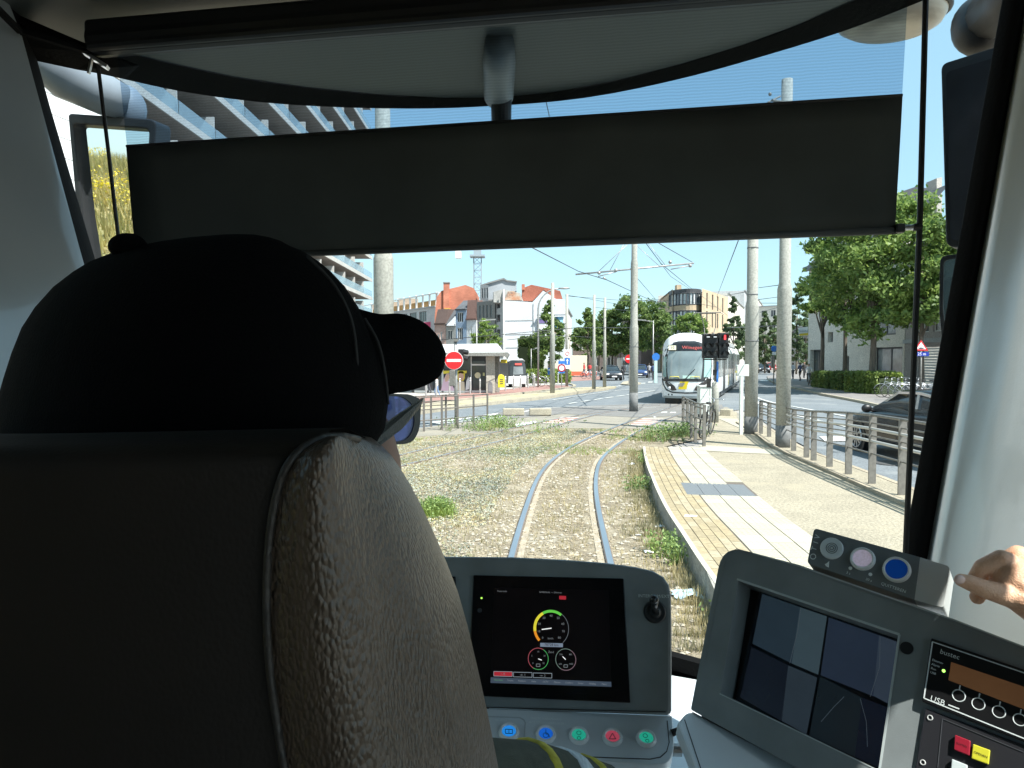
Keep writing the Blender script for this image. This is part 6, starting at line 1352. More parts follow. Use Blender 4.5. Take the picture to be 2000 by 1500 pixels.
# weeds growing against the platform edge
lf = MB()
for _ in range(2000):
    i = rr.randrange(len(edge_line) - 1); p = edge_line[i]
    if p.y < 3.2 or p.y > 17: continue
    o = abs(rr.gauss(0, .17)); nrm = offset(edge_line[max(0, i - 1):i + 2], -sgn)[1] - edge_line[i]; q = p + nrm.normalized() * (o + .05) if nrm.length > 0 else p
    v = mnoise.noise(Vector((q.x * 1.1, q.y * .7, 4)))
    if v < .17 + o * .3: 
        tuft(dry, q.x, q.y, rr.uniform(.05, .17), 5); continue
    if rr.random() < .5: tuft(grn, q.x, q.y, rr.uniform(.08, .28), 7)
    for _k in range(9): leaf(lf, Vector((q.x + rr.gauss(0, .05), q.y + rr.gauss(0, .05), rr.uniform(-.02, .22))), .022, rr, .6)
for _ in range(260):
    x, y = G(855, 1003).xy; x += rr.gauss(0, .10); y += rr.gauss(0, .14); tuft(grn, x, y, rr.uniform(.1, .24), 8)
    for _k in range(5): leaf(lf, Vector((x, y, rr.uniform(0, .2))), .02, rr, .6)
for cx, cy, n, sp in ((1326, 850, 100, .38), (975, 833, 60, .35), (930, 838, 60, .6), (1065, 843, 30, .5), (1285, 858, 60, .5)):
    q = G(cx, cy)
    for _ in range(n):
        x, y = q.x + rr.gauss(0, sp), q.y + rr.gauss(0, sp * .6)
        if x > xat(edge_line, y) - .02 and y < GP(1262, 872).y: continue
        tuft(grn if rr.random() < .6 else dry, x, y, rr.uniform(.12, .35), 7)
        for _k in range(8): leaf(lf, Vector((x + rr.gauss(0, .08), y + rr.gauss(0, .08), rr.uniform(0, .35))), .035, rr, .6)
dry.build('dry_grass', leafmat('dry_grass', (0.42, 0.36, 0.22), (0.30, 0.26, 0.15), .3), kind='stuff', fixn=False, label='dry yellow grass between and beside the rails')
grn.build('green_grass', leafmat('green_grass', (0.30, 0.38, 0.11), (0.18, 0.26, 0.07), .35), kind='stuff', fixn=False, label='green grass tufts along track and platform edge')
lf.build('weeds', leafmat('weed_leaf', (0.24, 0.33, 0.12), (0.12, 0.20, 0.07), .3), kind='stuff', fixn=False, label='leafy weeds growing along the platform edge')
# meadow plants on the bank
mg = MB(); fl = MB()
def bankz(x): u = (-4.5 - x) / 3.0; return [(0, -.03), (1, .9), (2, 1.9), (3, 2.6), (5, 3.0), (9, 3.0)] and interp([(0, -.03), (1, .9), (2, 1.9), (3, 2.6), (5, 3.0), (9, 3.0)], u)
for _ in range(15000):
    x = rr.uniform(-19, -4.6); y = rr.uniform(-40, 2); z = bankz(x); h = rr.uniform(.3, .8)
    for _k in range(3):
        a = rr.random() * 6.28; p = Vector((x, y, z)); t = Vector((math.cos(a) * .2, math.sin(a) * .2, h)); w = Vector((-math.sin(a), math.cos(a), 0)) * .02; i = len(mg.v); mg.v += [p - w, p + w, p + t]; mg.f.append([i, i + 1, i + 2]); mg.mi.append(0)
    if mnoise.noise(Vector((x * .35, y * .25, 1))) > .12 and rr.random() < .6:
        for _k in range(7): leaf(fl, Vector((x + rr.gauss(0, .1), y + rr.gauss(0, .1), z + h + rr.uniform(0, .12))), .035, rr, 1.5)
mg.build('meadow_grass', leafmat('meadow_grass', (0.48, 0.38, 0.18), (0.28, 0.28, 0.10), .3), kind='stuff', fixn=False, label='dry meadow grass on the bank behind the tram'); fl.build('meadow_flowers', leafmat('yellow_flower', (0.78, 0.62, 0.03), (0.66, 0.5, 0.02), .2), kind='stuff', fixn=False, label='yellow ragwort flowers in the meadow')
# litter
mLit = mat('litter_white', (0.78, 0.80, 0.82), .6); mLitB = mat('litter_blue', (0.50, 0.68, 0.76), .5, vary=.3, scale=30)
def litter(label, px, py, w, m, z=-.02):
    c = G(px, py, z); mb = MB(); n = 6; pts = [[Vector((c.x + (i / (n - 1) - .5) * w * rr.uniform(.85, 1.1), c.y + (j / (n - 1) - .5) * w * .9 * rr.uniform(.85, 1.1), z + rr.uniform(.005, .12) * w * 1.6 * math.sin(math.pi * (i + .5) / n))) for i in range(n)] for j in range(n)]
    mb.grid(pts); mb.build('litter', m, None, loc=(c.x, c.y, z), label=label, cat='litter', solid=.002)
for l, x, y, w, m in (('large crumpled blue white plastic bag in the grass by the platform foot', 1342, 1163, .26, mLitB), ('white paper scrap lying farthest back beside the right rail', 1236, 907, .18, mLit), ('pale blue scrap in the weeds halfway along the platform', 1256, 950, .12, mLitB), ('white bottle shaped scrap by the platform foot', 1288, 1028, .13, mLit), ('round white cup lid on the bare soil', 1247, 1045, .07, mLit), ('crumpled white tissue nearest the console', 1268, 1078, .11, mLit), ('small white scrap between the two rails', 1127, 933, .07, mLit), ('white scrap on the crossing near the tram', 1279, 815, .12, mLit)): litter(l, x, y, w, m)
q = GP(1348, 1008); mb = MB(); mb.prism([q + Vector((a, b, .003)) for a, b in ((-.08, -.02), (.07, -.04), (.09, .02), (-.05, .05))], (0, 0, .003)); mb.build('litter', mLit, None, loc=q, label='flat white scrap lying on the yellow platform blocks', cat='litter')
# ================================================================ POLES, WIRES, FENCES, SIGNS
mPole = mat('pole_concrete', (0.37, 0.37, 0.33), .85, vary=.3, scale=24, bump=.4, bscale=90); mDarkGrey = mat('pole_dark_grey', (0.17, 0.175, 0.175), .9, vary=.3, scale=8); mSteel = mat('galvanised_steel', (0.38, 0.38, 0.37), .45, metal=.5, vary=.2, scale=10)
mFence = mat('fence_steel', (0.22, 0.21, 0.19), .5, metal=.4, vary=.3, scale=14); mWire = mat('wire', (0.05, 0.055, 0.06), .5)
def pole(label, px, Y, h, rb, rt, collars=(), foot_h=0.5, z0=0.0, group='concrete catenary poles', bands=True, name='catenary_pole', px_top=None):
    x = P(px, 700, Y).x; t = thing(name, label, 'pole', (x, Y, z0), 0, group)
    zz = [z0] + sorted(collars) + [h]; r = rb; mb = MB(); pts = []; rs = []
    for i, z in enumerate(zz[1:-1]): pts += [z, z + .12]
    zs = [z0]; rr_ = [rb]; cur = rb; n = len(collars)
    for i, z in enumerate(sorted(collars)): cur2 = rb - (rb - rt) * (i + 1) / max(1, n); zs += [z - .01, z, z + .15]; rr_ += [cur, cur, cur2]; cur = cur2
    zs.append(h); rr_.append(cur * .96); mb.tube([Vector((x, Y, z)) for z in zs], rr_, 20); mb.build('shaft', mPole, t, smooth=False, bevel=0)
    for o in t.children:
        o.data.polygons.foreach_set('use_smooth', [True] * len(o.data.polygons))
    if foot_h: mb = MB(); mb.tube([Vector((x, Y, z0 - .02)), Vector((x, Y, z0 + foot_h))], rb + .004, 20); mb.build('dark_foot', mDarkGrey, t, smooth=True)  # darker tube around the foot of the shaft
    if bands:
        for z in (2.6, 3.9, 5.2): 
            if z < h: mb = MB(); mb.tube([Vector((x, Y, z)), Vector((x, Y, z + .035))], (rb if not collars or z < min(collars) else rt) + .006, 16); mb.build('strap', mDarkGrey, t, smooth=True)
    return t
tP1 = pole('very thick pale concrete pole at the left, rising from behind the driver glasses', 750, 12.6, 9.6, .17, .13, (4.5 - .7,), 0, group=None, bands=False)
tP2 = pole('lone concrete pole on the crossing carrying the double cross arm', 1238, 30.2, 9.0, .175, .12, (3.4, 6.0), .75)
tP3 = pole('thick strapped concrete pole with the white control box', 1468, 20.8, 8.6, .18, .15, (3.6,), .5, bands=True)
tP4 = pole('thickest right hand concrete pole standing by the fence end', 1531, 17.4, 8.6, .165, .13, (3.75,), .55, bands=False)
gF = 'slim poles on the median island'
pole('median island pole nearest us, in front of the billboard', 1079, 44.5, 6.7, .15, .10, (3.6,), .0, group=gF, bands=False)
pole('left one of the twin median poles', 1160, 50.5, 6.5, .13, .09, (3.3,), .0, group=gF, bands=False); pole('right one of the twin median poles', 1181, 54, 6.6, .13, .09, (3.3,), .0, group=gF, bands=False)
pole('dark wooden pole carrying the blue arrow sign', 1107, 58, 7.2, .11, .09, (), .0, group=None, bands=False, name='sign_pole')
# ladder like fixing box on pole 3 and conduit
mWBox = mat('cabinet_white', (0.62, 0.66, 0.62), .5, vary=.12, scale=4)
mb = MB(); mb.prism([P(1440, 713, 20.5), P(1463, 712, 20.5), P(1463, 735, 20.5), P(1440, 734, 20.5)], (0, .18, 0)); bx = mb.build('control_box', mWBox, tP3, bevel=.01)
mb = MB(); mb.box(P(1444, 0, 20.45).x, P(1446, 0, 20.45).x, 20.44, 20.5, zof(728, 20.45), zof(724, 20.45)); mb.build('box_mark', mat('mark_ochre', (0.5, 0.42, 0.12), .6), bx)
mb = MB(); mb.box(P(1454, 0, 20.5).x, P(1460, 0, 20.5).x, 20.5, 20.6, 0, zof(735, 20.5)); mb.build('conduit', mWBox, tP3)
# cross arm on pole 2
x2 = P(1238, 0, 30.2).x; Y2 = 30.2
def W(px, py, Y=30.2): return P(px, py, Y)
mb = MB(); mb.tube([W(1124, 536), W(1355, 514)], .035, 8); mb.tube([W(1168, 540), W(1203, 531)], .022, 6); mb.tube([W(1310, 526), W(1348, 519)], .022, 6)
for a, b in ((W(1166, 533), W(1233, 470)), (W(1190, 531), W(1222, 470)), (W(1300, 519), W(1262, 470)), (W(1288, 520), W(1242, 478))): mb.tube([a, b], .012, 5)
for q in ((1170, 533), (1203, 528), (1309, 512), (1348, 519)): mb.sphere(W(*q), .075, 8, 6)
mb.tube([W(1178, 541), W(1184, 546)], .03, 6); mb.build('cross_arm', mSteel, tP2, smooth=True)
mb = MB(); a = P(1533, 200, 17.4); mb.tube([P(1508, 196, 17.0), a], .03, 6); mb.tube([P(1500, 200, 17), P(1524, 188, 17.3)], .02, 6); mb.sphere(P(1504, 184, 17), .04, 6, 5); mb.build('bracket', mFence, tP4)
# wires: each span is one thing
def wire(label, pts, r=.012, sag=0):
    v = [P(*q) for q in pts]
    if sag and len(v) == 2: v = [v[0].lerp(v[1], k / 10) - Vector((0, 0, sag * 4 * (k / 10) * (1 - k / 10))) for k in range(11)]
    mb = MB(); mb.tube(v, r, 5); mb.build('overhead_wire', mWire, None, loc=v[0], smooth=True, label=label, cat='wire')
gw = iter(['wire from the blind edge down to the left end of the cross arm', 'long wire running from the cross arm down to the far avenue', 'wire sloping right from the cross arm over the tram', 'short steep wire just right of the lone central pole', 'wire with droppers descending to the beige building roof', 'wire from the blind to the right end of the cross arm', 'thin steep wire left of the strapped concrete pole', 'thin wire seen through the blind mesh beside the camera housing', 'level wire from the curved lamp past the twin poles', 'short wire joining left twin pole and central pole', 'pale span wire across the square above the kiosk roof', 'pale arm level wire between right twin pole and central pole', 'wire reaching the strapped pole from the pantograph side', 'upper wire between the two thick concrete poles', 'second wire down between the two thick concrete poles', 'level wire between the two thick concrete poles', 'sloping lowest wire between the two thick concrete poles', 'pale wire through the tram roof to the thickest pole', 'wire from kiosk roof to the median poles, lower one', 'short wire left of the nearest median pole, before the blank wall', 'wire touching the beige building at its roof edge', 'tiny guy wire between the twin median poles', 'wire passing just over the tram pantograph', 'wire from the lamp behind the twin poles towards the avenue'])
for pts, r in (([(1040, 484, 18), (1130, 530, 30)], .014), ([(1130, 530, 30), (1186, 547, 30.4), (1300, 600, 62)], .016), ([(1290, 514, 30), (1346, 560, 62), (1480, 660, 130)], .016), ([(1242, 540, 30.5), (1285, 590, 60)], .012), ([(1258, 470, 24), (1292, 516, 30), (1310, 540, 42), (1345, 563, 60)], .013), ([(1285, 474, 22), (1352, 512, 30)], .012),
               ([(1442, 470, 19), (1400, 580, 60)], .013), ([(1066, 196, 10), (1074, 232, 11)], .006), ([(1104, 578, 60), (1230, 588, 62), (1290, 585, 66)], .018), ([(1160, 600, 52), (1236, 608, 56)], .014), ([(1182, 640, 54), (1128, 640, 46), (860, 664, 44)], .022),
               ([(1182, 640, 54), (1236, 640, 32)], .02), ([(1416, 578, 64), (1456, 570, 30)], .014), ([(1482, 562, 24), (1520, 557, 20)], .010), ([(1482, 585, 40), (1520, 580, 40)], .016), ([(1482, 592, 50), (1520, 592, 50)], .016), ([(1484, 610, 60), (1520, 600, 60)], .018), ([(1420, 640, 50), (1478, 638, 22), (1520, 636, 19)], .016),
               ([(990, 664, 46), (1080, 655, 45), (1160, 659, 51)], .016), ([(1010, 662, 46), (1080, 646, 45)], .014), ([(1240, 586, 60), (1310, 590, 80)], .02), ([(1160, 612, 51), (1177, 626, 54)], .012), ([(1298, 588, 66), (1330, 586, 64), (1400, 600, 60)], .016), ([(1104, 576, 60), (1130, 580, 62), (1216, 596, 90)], .02)):
    wire(next(gw), pts, r)
mb = MB()
# cantilever arms on the far poles
for (x, y, Y, x2_) in ((1160, 640, 50.5, 1128), (1181, 640, 54, 1236), (1079, 655, 44.5, 1104)):
    pass
# ---- street lamps
def lamp(label, px, Y, h, reach, r=.07, curved=False, arms=1, name='street_lamp'):
    x = P(px, 0, Y).x; t = thing(name, label, 'street lamp', (x, Y, 0), 0, 'street lamps on the square'); mb = MB()
    if curved:
        pts = [Vector((x, Y, 0)), Vector((x, Y, h * .62)), Vector((x, Y, h * .78))] + [Vector((x + reach * (1 - math.cos(a)) , Y, h * .78 + h * .2 * math.sin(a))) for a in [math.pi / 2 * k / 6 for k in range(1, 7)]]
        mb.tube(pts, [r] * 3 + [r * .7] * 6, 8); end = pts[-1]
        hd = MB(); hd.sphere(end + Vector((.35, 0, .02)), .42, 10, 6, (1.1, .4, .2)); hd.build('lamp_head', mSteel, t, smooth=True)
    else:
        mb.tube([Vector((x, Y, 0)), Vector((x, Y, h))], [r, r * .7], 8)
        for s in ((1, -1)[:arms]): mb.tube([Vector((x, Y, h - .1)), Vector((x + s * reach, Y, h))], r * .5, 6); hd = MB(); hd.bar(Vector((x + s * reach * .7, Y, h + .02)), Vector((x + s * reach * 1.5, Y, h + .08)), .25, .1); hd.build('lamp_head', mSteel, t)
    mb.build('mast', mSteel, t, smooth=True)
lamp('tall curved lamp mast arching over the billboard', 1052, 56, 7.6, 1.6, curved=True)
lamp('slim white lamp post in front of the beige building', 1280, 78, 6.2, -1.1, arms=1); lamp('lamp post with a double arm left of the first house tree', 930, 70, 5.8, 1.2, r=.08, arms=1)
lamp('thin dark lamp post between kiosk bus and lamp mast', 1038, 68, 3.1, .5, r=.05)
# ---- right fence
gp = [(1486, 847), (1502, 853), (1550, 880), (1575, 893), (1589, 899), (1620, 911), (1657, 925.5), (1703, 944), (1761, 966)]
posts = [GP(*q) for q in gp]; d = posts[-1] - posts[-2]; posts += [posts[-1] + d * 1.0, posts[-1] + d * 2.0, posts[-1] + d * 3.0]
for p in posts[-3:]: p.z = .2
fe = thing('railing', 'long grey steel railing between platform and car lane, right side', 'fence', posts[4])
H_ = lambda p: .92 + .14 * min(1, max(0, (16 - p.y) / 5))
for i, p in enumerate(posts):
    w = .055; mb = MB(); mb.box(p.x - w, p.x + w, p.y - .012, p.y + .012, p.z - .02, p.z + H_(p)); mb.build('post', mFence, fe)
for fr, r, m in ((1.0, .022, 'mFence'), (.885, .012, ''), (.80, .024, 'l'), (.70, .012, ''), (.62, .024, 'l'), (.44, .014, '')):
    mb = MB(); mb.tube([p + Vector((-.02, -.02, H_(p) * fr)) for p in posts], r, 8); mb.build('rail_bar', mat('rail_light', (0.50, 0.49, 0.46), .4, metal=.4) if m == 'l' else mFence, fe, smooth=True)
# ---- left fences
def fence2(label, pts, h, rails, z0=0, m=mat('fence_brown', (0.16, 0.145, 0.13), .6, metal=.3), w=.03, grp=None):
    t = thing('railing', label, 'fence', pts[0], 0, grp)
    for p in pts: mb = MB(); mb.box(p.x - w, p.x + w, p.y - w, p.y + w, p.z - .03, p.z + h); mb.build('post', m, t)
    for fr in rails: mb = MB(); mb.tube([p + Vector((0, 0, h * fr)) for p in pts], .019, 6); mb.build('rail_bar', m, t, smooth=True)
    return t
fence2('brown railing behind the tracks on the left, front row', [G(770, 848), G(798, 844)] + [G(x, y) for x, y in ((828, 841), (863, 838), (894, 835), (925, 832), (952, 829))], 1.0, (.98, .62, .30))
fence2('brown railing behind the tracks on the left, back row', [G(x, y) for x, y in ((780, 838), (812, 835), (842, 832), (871, 830), (893, 829))], .98, (.98, .80, .66))
bk = [G(1375, 871, .05), G(1358, 862, .05), G(1350, 853, .03), G(1342, 845, .0), G(1334, 836, .0)]
fence2('grey panelled railing seen end on beside the leaning bicycle', bk, .98, (.99, .9, .62, .35), m=mFence, w=.035)
fence2('short grey railing behind the bicycle next to the cabinet', [G(1368, 846), G(1388, 846, 0)], .86, (.99, .6), m=mFence, w=.025)
# ---- kerb blocks on the crossing edge
for l, x0, x1 in (('left one of the two concrete kerb blocks lying on the crossing', 982, 1024), ('right one of the two concrete kerb blocks lying on the crossing', 1034, 1077)):
    a, b = G(x0, 811), G(x1, 811); mb = MB(); mb.bar(a + Vector((0, .15, .12)), b + Vector((0, .15, .12)), .32, .26); mb.build('kerb_block', mKerb, None, loc=a, bevel=.03, label=l, cat='concrete block', group='concrete kerb blocks')
a = G(1410, 812); mb = MB(); mb.bar(a + Vector((0, .1, .12)), a + Vector((.35, -.1, .12)), .4, .26); mb.build('kerb_block', mKerb, None, loc=a, bevel=.03, label='small stone block behind the traffic light pole', cat='concrete block')
# ---- signs
mSR = mat('sign_red', (0.62, 0.015, 0.02), .4); mSW = mat('sign_white', (0.78, 0.78, 0.78), .4); mSB = mat('sign_blue', (0.03, 0.16, 0.50), .4)
def discxz(c, r, th, m, name, parent, n=28): mb = MB(); c = Vector(c); mb.tube([c, c + Vector((0, -th, 0))], r, n); return mb.build(name, m, parent)
def boxxz(c, w, h, th, m, name, parent, dy=0): mb = MB(); mb.box(c[0] - w / 2, c[0] + w / 2, c[1] - th + dy, c[1] + dy, c[2] - h / 2, c[2] + h / 2); return mb.build(name, m, parent)
Yn = 23.4; c = P(887, 704, Yn)
t = thing('traffic_signal', 'signal mast at the left railing with side facing lamps, behind the no entry sign', 'traffic light', (P(889, 0, Yn + .1).x, Yn + .1, 0))
mb = MB(); mb.tube([Vector((P(889, 0, Yn + .1).x, Yn + .1, 0)), Vector((P(888, 0, Yn + .1).x, Yn + .1, zof(664, Yn)))], .055, 10); mb.build('mast', mSteel, t, smooth=True)
mb = MB(); mb.box(P(884, 0, Yn).x, P(893, 0, Yn).x, Yn, Yn + .2, zof(667, Yn), zof(662, Yn)); mb.build('mast_cap', mFence, t)
for y in (688, 700): mb = MB(); p = P(898, y, Yn + .1); mb.box(p.x - .05, p.x + .12, Yn, Yn + .22, p.z - .1, p.z + .1); hh = mb.build('lamp_housing', mBlack, t, bevel=.02); mb = MB(); mb.tube([p + Vector((.1, 0, .02)), p + Vector((.27, -.02, -.01))], [.09, .07], 10, caps=False); mb.build('visor', mBlack, hh, solid=.008)
mb = MB(); p = P(883, 742, Yn - .02); mb.box(p.x - .08, p.x + .1, Yn - .12, Yn + .02, zof(754, Yn), zof(723, Yn)); mb.build('button_case', mFence, t, bevel=.02)
t = thing('no_entry_sign', 'round red no entry sign with white bar at the left railing', 'sign', (c.x, Yn, 1.5)); dsk = discxz(c + Vector((0, -.06, 0)), .292, .02, mSW, 'disc_rim', t); discxz(c + Vector((0, -.08, 0)), .278, .006, mSR, 'red_face', t); boxxz(c + Vector((0, -.087, 0)), .45, .085, .004, mSW, 'white_bar', t)
mb = MB(); mb.box(c.x - .02, c.x + .02, Yn - .065, Yn + .06, c.z - .08, c.z + .08); mb.build('clamp', mSteel, t)
t = thing('no_entry_sign', 'small far no entry sign half behind the lone central pole', 'sign', P(1228, 700, 62)); c = P(1229, 701, 62); discxz(c, .36, .03, mSR, 'red_face', t); boxxz(c + Vector((0, -.035, 0)), .5, .1, .01, mSW, 'white_bar', t); mb = MB(); mb.cyl((c.x, 62.05, 0), (c.x, 62.05, c.z), .04, n=6); mb.build('post', mSteel, t)
# arrow sign + no stopping plate on the dark pole
c = P(1108, 706, 57.7); t = thing('one_way_sign', 'blue straight ahead arrow sign under a small white plate', 'sign', c); boxxz(c, .42, .52, .03, mSB, 'panel', t); mb = MB(); mb.poly([c + Vector(v) for v in ((-.03, -.035, -.2), (.03, -.035, -.2), (.03, -.035, .05), (.1, -.035, .05), (0, -.035, .22), (-.1, -.035, .05), (-.03, -.035, .05))]); mb.build('arrow', mSW, t)
boxxz(c + Vector((0, 0, .62)), .42, .62, .03, mSW, 'upper_plate', t); mb = MB(); mb.tube([c + Vector((0, -.04, .62)) + Vector((math.cos(a) * .14, 0, math.sin(a) * .14)) for a in [6.283 * k / 16 for k in range(16)]], .02, 5, closed=True); mb.build('red_ring', mSR, t); boxxz(c + Vector((0, 0, -.42)), .42, .28, .03, mSW, 'lower_plate', t)
c = P(1097, 719, 55); t = thing('speed_sign', 'round white red rimmed sign with blue plates on a low post', 'sign', (c.x, 55, 0)); discxz(c, .3, .02, mat('sign_maroon', (.35, .03, .06), .4), 'rim', t); discxz(c + Vector((0, -.022, 0)), .19, .005, mSW, 'face', t); boxxz(c + Vector((0, 0, .42)), .5, .22, .02, mSB, 'upper_plate', t); boxxz(c + Vector((0, 0, -.32)), .5, .12, .02, mSB, 'lower_plate', t); mb = MB(); mb.cyl((c.x, 55.05, 0), (c.x, 55.05, c.z + .5), .04, n=6); mb.build('post', mSteel, t)
text('70', c + Vector((-.09, -.03, 0)), (1, 0, 0), (0, 0, 1), .16, mBlack, t)
c = P(1073, 725, 45); t = thing('parking_sign', 'small blue sign low on the median pole nearest us', 'sign', c); boxxz(c + Vector((0, -.2, 0)), .22, .42, .02, mSB, 'panel', t); boxxz(c + Vector((0, -.225, .08)), .12, .1, .005, mSW, 'symbol', t)
c = P(1281, 697, 66); t = thing('keep_right_sign', 'round blue sign on the pale traffic island column', 'sign', (c.x, 66, 0)); discxz(c, .34, .03, mSB, 'disc', t); mb = MB(); mb.box(c.x - .13, c.x + .13, 65.95, 66.2, 0, 2.0); mb.build('bollard', mat('pale_teal', (0.45, 0.62, 0.6), .5), t)
c = P(1512, 681, 62); t = thing('cycle_path_sign', 'round blue sign left of the thickest pole, far down the right road', 'sign', (c.x, 62, 0)); discxz(c, .26, .03, mSB, 'disc', t); boxxz(c + Vector((0, 0, -.4)), .34, .24, .02, mSW, 'plate', t); mb = MB(); mb.cyl((c.x, 62.05, 0), (c.x, 62.05, c.z + .2), .05, n=8); mb.box(c.x - .14, c.x + .14, 62.1, 62.4, 1.4, 2.4); mb.build('post', mFence, t)
# warning triangle 25 m
Yt = 36; c = P(1799, 676, Yt); t = thing('warning_sign', 'red and white triangular hump sign above a blue 25 m plate', 'sign', (c.x, Yt, 0)); s = .36
tri = lambda k, dy: [c + Vector((0, dy, .78 * s * k * 1.05)), c + Vector((s * k, dy, -.62 * s * k)), c + Vector((-s * k, dy, -.62 * s * k))]
mb = MB(); mb.prism(tri(1.0, 0), (0, .03, 0)); mb.build('red_border', mSR, t, bevel=.004); mb = MB(); mb.prism(tri(.66, -.006), (0, .004, 0)); mb.build('white_face', mSW, t)
mb = MB(); mb.bar(c + Vector((-.13, -.01, -.11)), c + Vector((.13, -.01, -.11)), .01, .03); mb.bar(c + Vector((-.07, -.01, -.08)), c + Vector((.07, -.01, -.08)), .01, .03); mb.build('hump_symbol', mBlack, t)
pb_ = boxxz(P(1800, 691.5, Yt), .70, .20, .02, mat('plate_navy', (0.01, 0.03, 0.28), .4), 'distance_plate', t); text('25 m', P(1800, 691.5, Yt) + Vector((0, -.024, 0)), (1, 0, 0), (0, 0, 1), .2, mSW, pb_, align='CENTER')
mb = MB(); mb.cyl((c.x + .04, Yt + .06, 0), (c.x + .04, Yt + .06, c.z + .25), .045, n=10); mb.build('post', mFence, t, smooth=True)
# ---- traffic light cluster near the tram
Ys = 24.5; x = P(1404, 0, Ys).x; t = thing('traffic_signal', 'black signal cluster with one red lamp lit in front of the tram', 'traffic light', (x, Ys, 0))
mb = MB(); mb.tube([Vector((x, Ys, 0)), Vector((x, Ys, zof(748, Ys))), Vector((x, Ys, zof(745, Ys)))], [.115, .115, .06], 16); mb.build('base_column', mPole, t, smooth=True)
mb = MB(); mb.tube([Vector((x, Ys, zof(747, Ys))), Vector((x, Ys, zof(652, Ys)))], .045, 12); mb.build('mast', mFence, t, smooth=True); mb = MB(); mb.box(x + .02, x + .08, Ys - .07, Ys - .03, zof(752, Ys), zof(706, Ys)); mb.build('blue_panel', mSB, t)
mb = MB(); mb.box(x - .10, x + .02, Ys - .09, Ys - .03, zof(733, Ys), zof(722, Ys)); mb.build('button_unit', mBlack, t)
mLensW = mat('lens_white', (0.8, 0.85, 0.85), .4, emis=(.9, .95, 1), estr=.35); mLensD = mat('lens_dark', (0.05, 0.055, 0.06), .25); mLensR = em('lens_red', (1.0, 0.05, 0.06), 2.5)
for j, (hx, w) in enumerate(((1383, 15), (1396.5, 15), (1416, 18))):
    hw = w / 2 * Ys / F * 1.03; hz0, hz1 = zof(700, Ys), zof(652 if j < 2 else 650, Ys); cx = P(hx, 0, Ys).x
    mb = MB(); mb.box(cx - hw, cx + hw, Ys - .24, Ys - .06, hz0, hz1); hs = mb.build('signal_head', mBlack, t, bevel=.02)
    for k, py in enumerate((658, 675.5, 691)):
        cc_ = P(hx, py, Ys - .25); ln = mLensD
        if k == 0 and j < 2: ln = mLensW
        if k == 0 and j == 2: ln = mLensR
        if ln is mLensW: boxxz(cc_ + Vector((0, -.005, 0)), .11, .035, .01, ln, 'lens', hs)
        elif ln is mLensR: mb = MB(); mb.sphere(cc_ + Vector((0, -.01, .03)), .035, 10, 6, (1, .3, 1)); mb.box(cc_.x - .03, cc_.x + .03, cc_.y - .015, cc_.y, cc_.z - .09, cc_.z); mb.build('lens', ln, hs)
        else: discxz(cc_, .075, .008, ln, 'lens', hs)
        mb = MB(); vv = [[cc_ + Vector((math.cos(a) * .095, dy, math.sin(a) * .095)) for a in [math.pi * (-.12 + 1.24 * q / 10) for q in range(11)]] for dy in (0, -.17)]; mb.grid(vv); mb.build('visor', mBlack, hs, solid=.006)
mb = MB(); mb.bar(Vector((P(1378, 0, Ys).x, Ys - .04, zof(702, Ys))), Vector((P(1425, 0, Ys).x, Ys - .04, zof(702, Ys))), .04, .04); mb.bar(Vector((P(1378, 0, Ys).x, Ys - .04, zof(656, Ys))), Vector((P(1425, 0, Ys).x, Ys - .04, zof(656, Ys))), .03, .03); mb.build('bracket', mBlack, t)
mb = MB(); p = P(1385, 745, 24.0); mb.box(p.x - .06, p.x + .05, 23.95, 24.1, p.z - .2, p.z + .1); mb.build('push_unit', mBlack, t)
# cabinet
mb = MB(); a = P(1367, 812, 26.5); b = P(1398, 812, 26.5); mb.box(a.x, b.x, 26.5, 26.95, .12, zof(755, 26.5)); t = thing('switch_cabinet', 'pale green grey switch cabinet on a short plinth under the signals', 'cabinet', (a.x, 26.5, 0)); mb.build('cabinet_body', mWBox, t, bevel=.015)
mb = MB(); mb.box(a.x - .03, b.x + .03, 26.46, 26.99, zof(755.5, 26.5), zof(753, 26.5)); mb.build('cabinet_lid', mWBox, t, bevel=.01); mb = MB(); mb.box(a.x + .03, b.x - .03, 26.52, 26.93, -.02, .12); mb.build('plinth', mDarkGrey, t); mb = MB(); mb.box(a.x + .34, a.x + .35, 26.492, 26.5, .15, zof(757, 26.5)); mb.build('door_joint', mDarkGrey, t)
# ---- kiosk
t = thing('kiosk', 'low station kiosk with white roof, concrete fascia and dark glass front', 'kiosk', (P(930, 0, 47).x, 47, 0)); mWR = mat('roof_white', (0.78, 0.8, 0.8), .6); mFas = wallm('fascia_concrete', (0.26, 0.26, 0.24)); mPil = wallm('pillar_concrete', (0.46, 0.43, 0.37))
Yk = 46.5
mb = MB(); mb.prism([P(800, 690, Yk), P(800, 673, Yk), P(971, 671, Yk), P(984, 688, Yk)], (0, 5, 0)); mb.build('roof', mWR, t)
mb = MB(); mb.prism([P(800, 695, Yk - .6), P(800, 689, Yk - .6), P(992, 688, Yk - .6), P(995, 692, Yk - .6), P(990, 701, Yk - .6), P(985, 695.5, Yk - .6)], (0, 6, 0)); mb.build('fascia', mFas, t)
mb = MB(); mb.box(P(949, 0, Yk).x, P(966, 0, Yk).x, Yk, Yk + .6, -.05, zof(695, Yk)); mb.build('pillar', mPil, t); mb = MB(); mb.box(P(966, 0, Yk + .8).x, P(975, 0, Yk + 2.5).x, Yk + .8, Yk + 4, -.05, zof(695, Yk)); mb.build('pillar', wallm('pillar_dark', (0.33, 0.31, 0.28)), t)
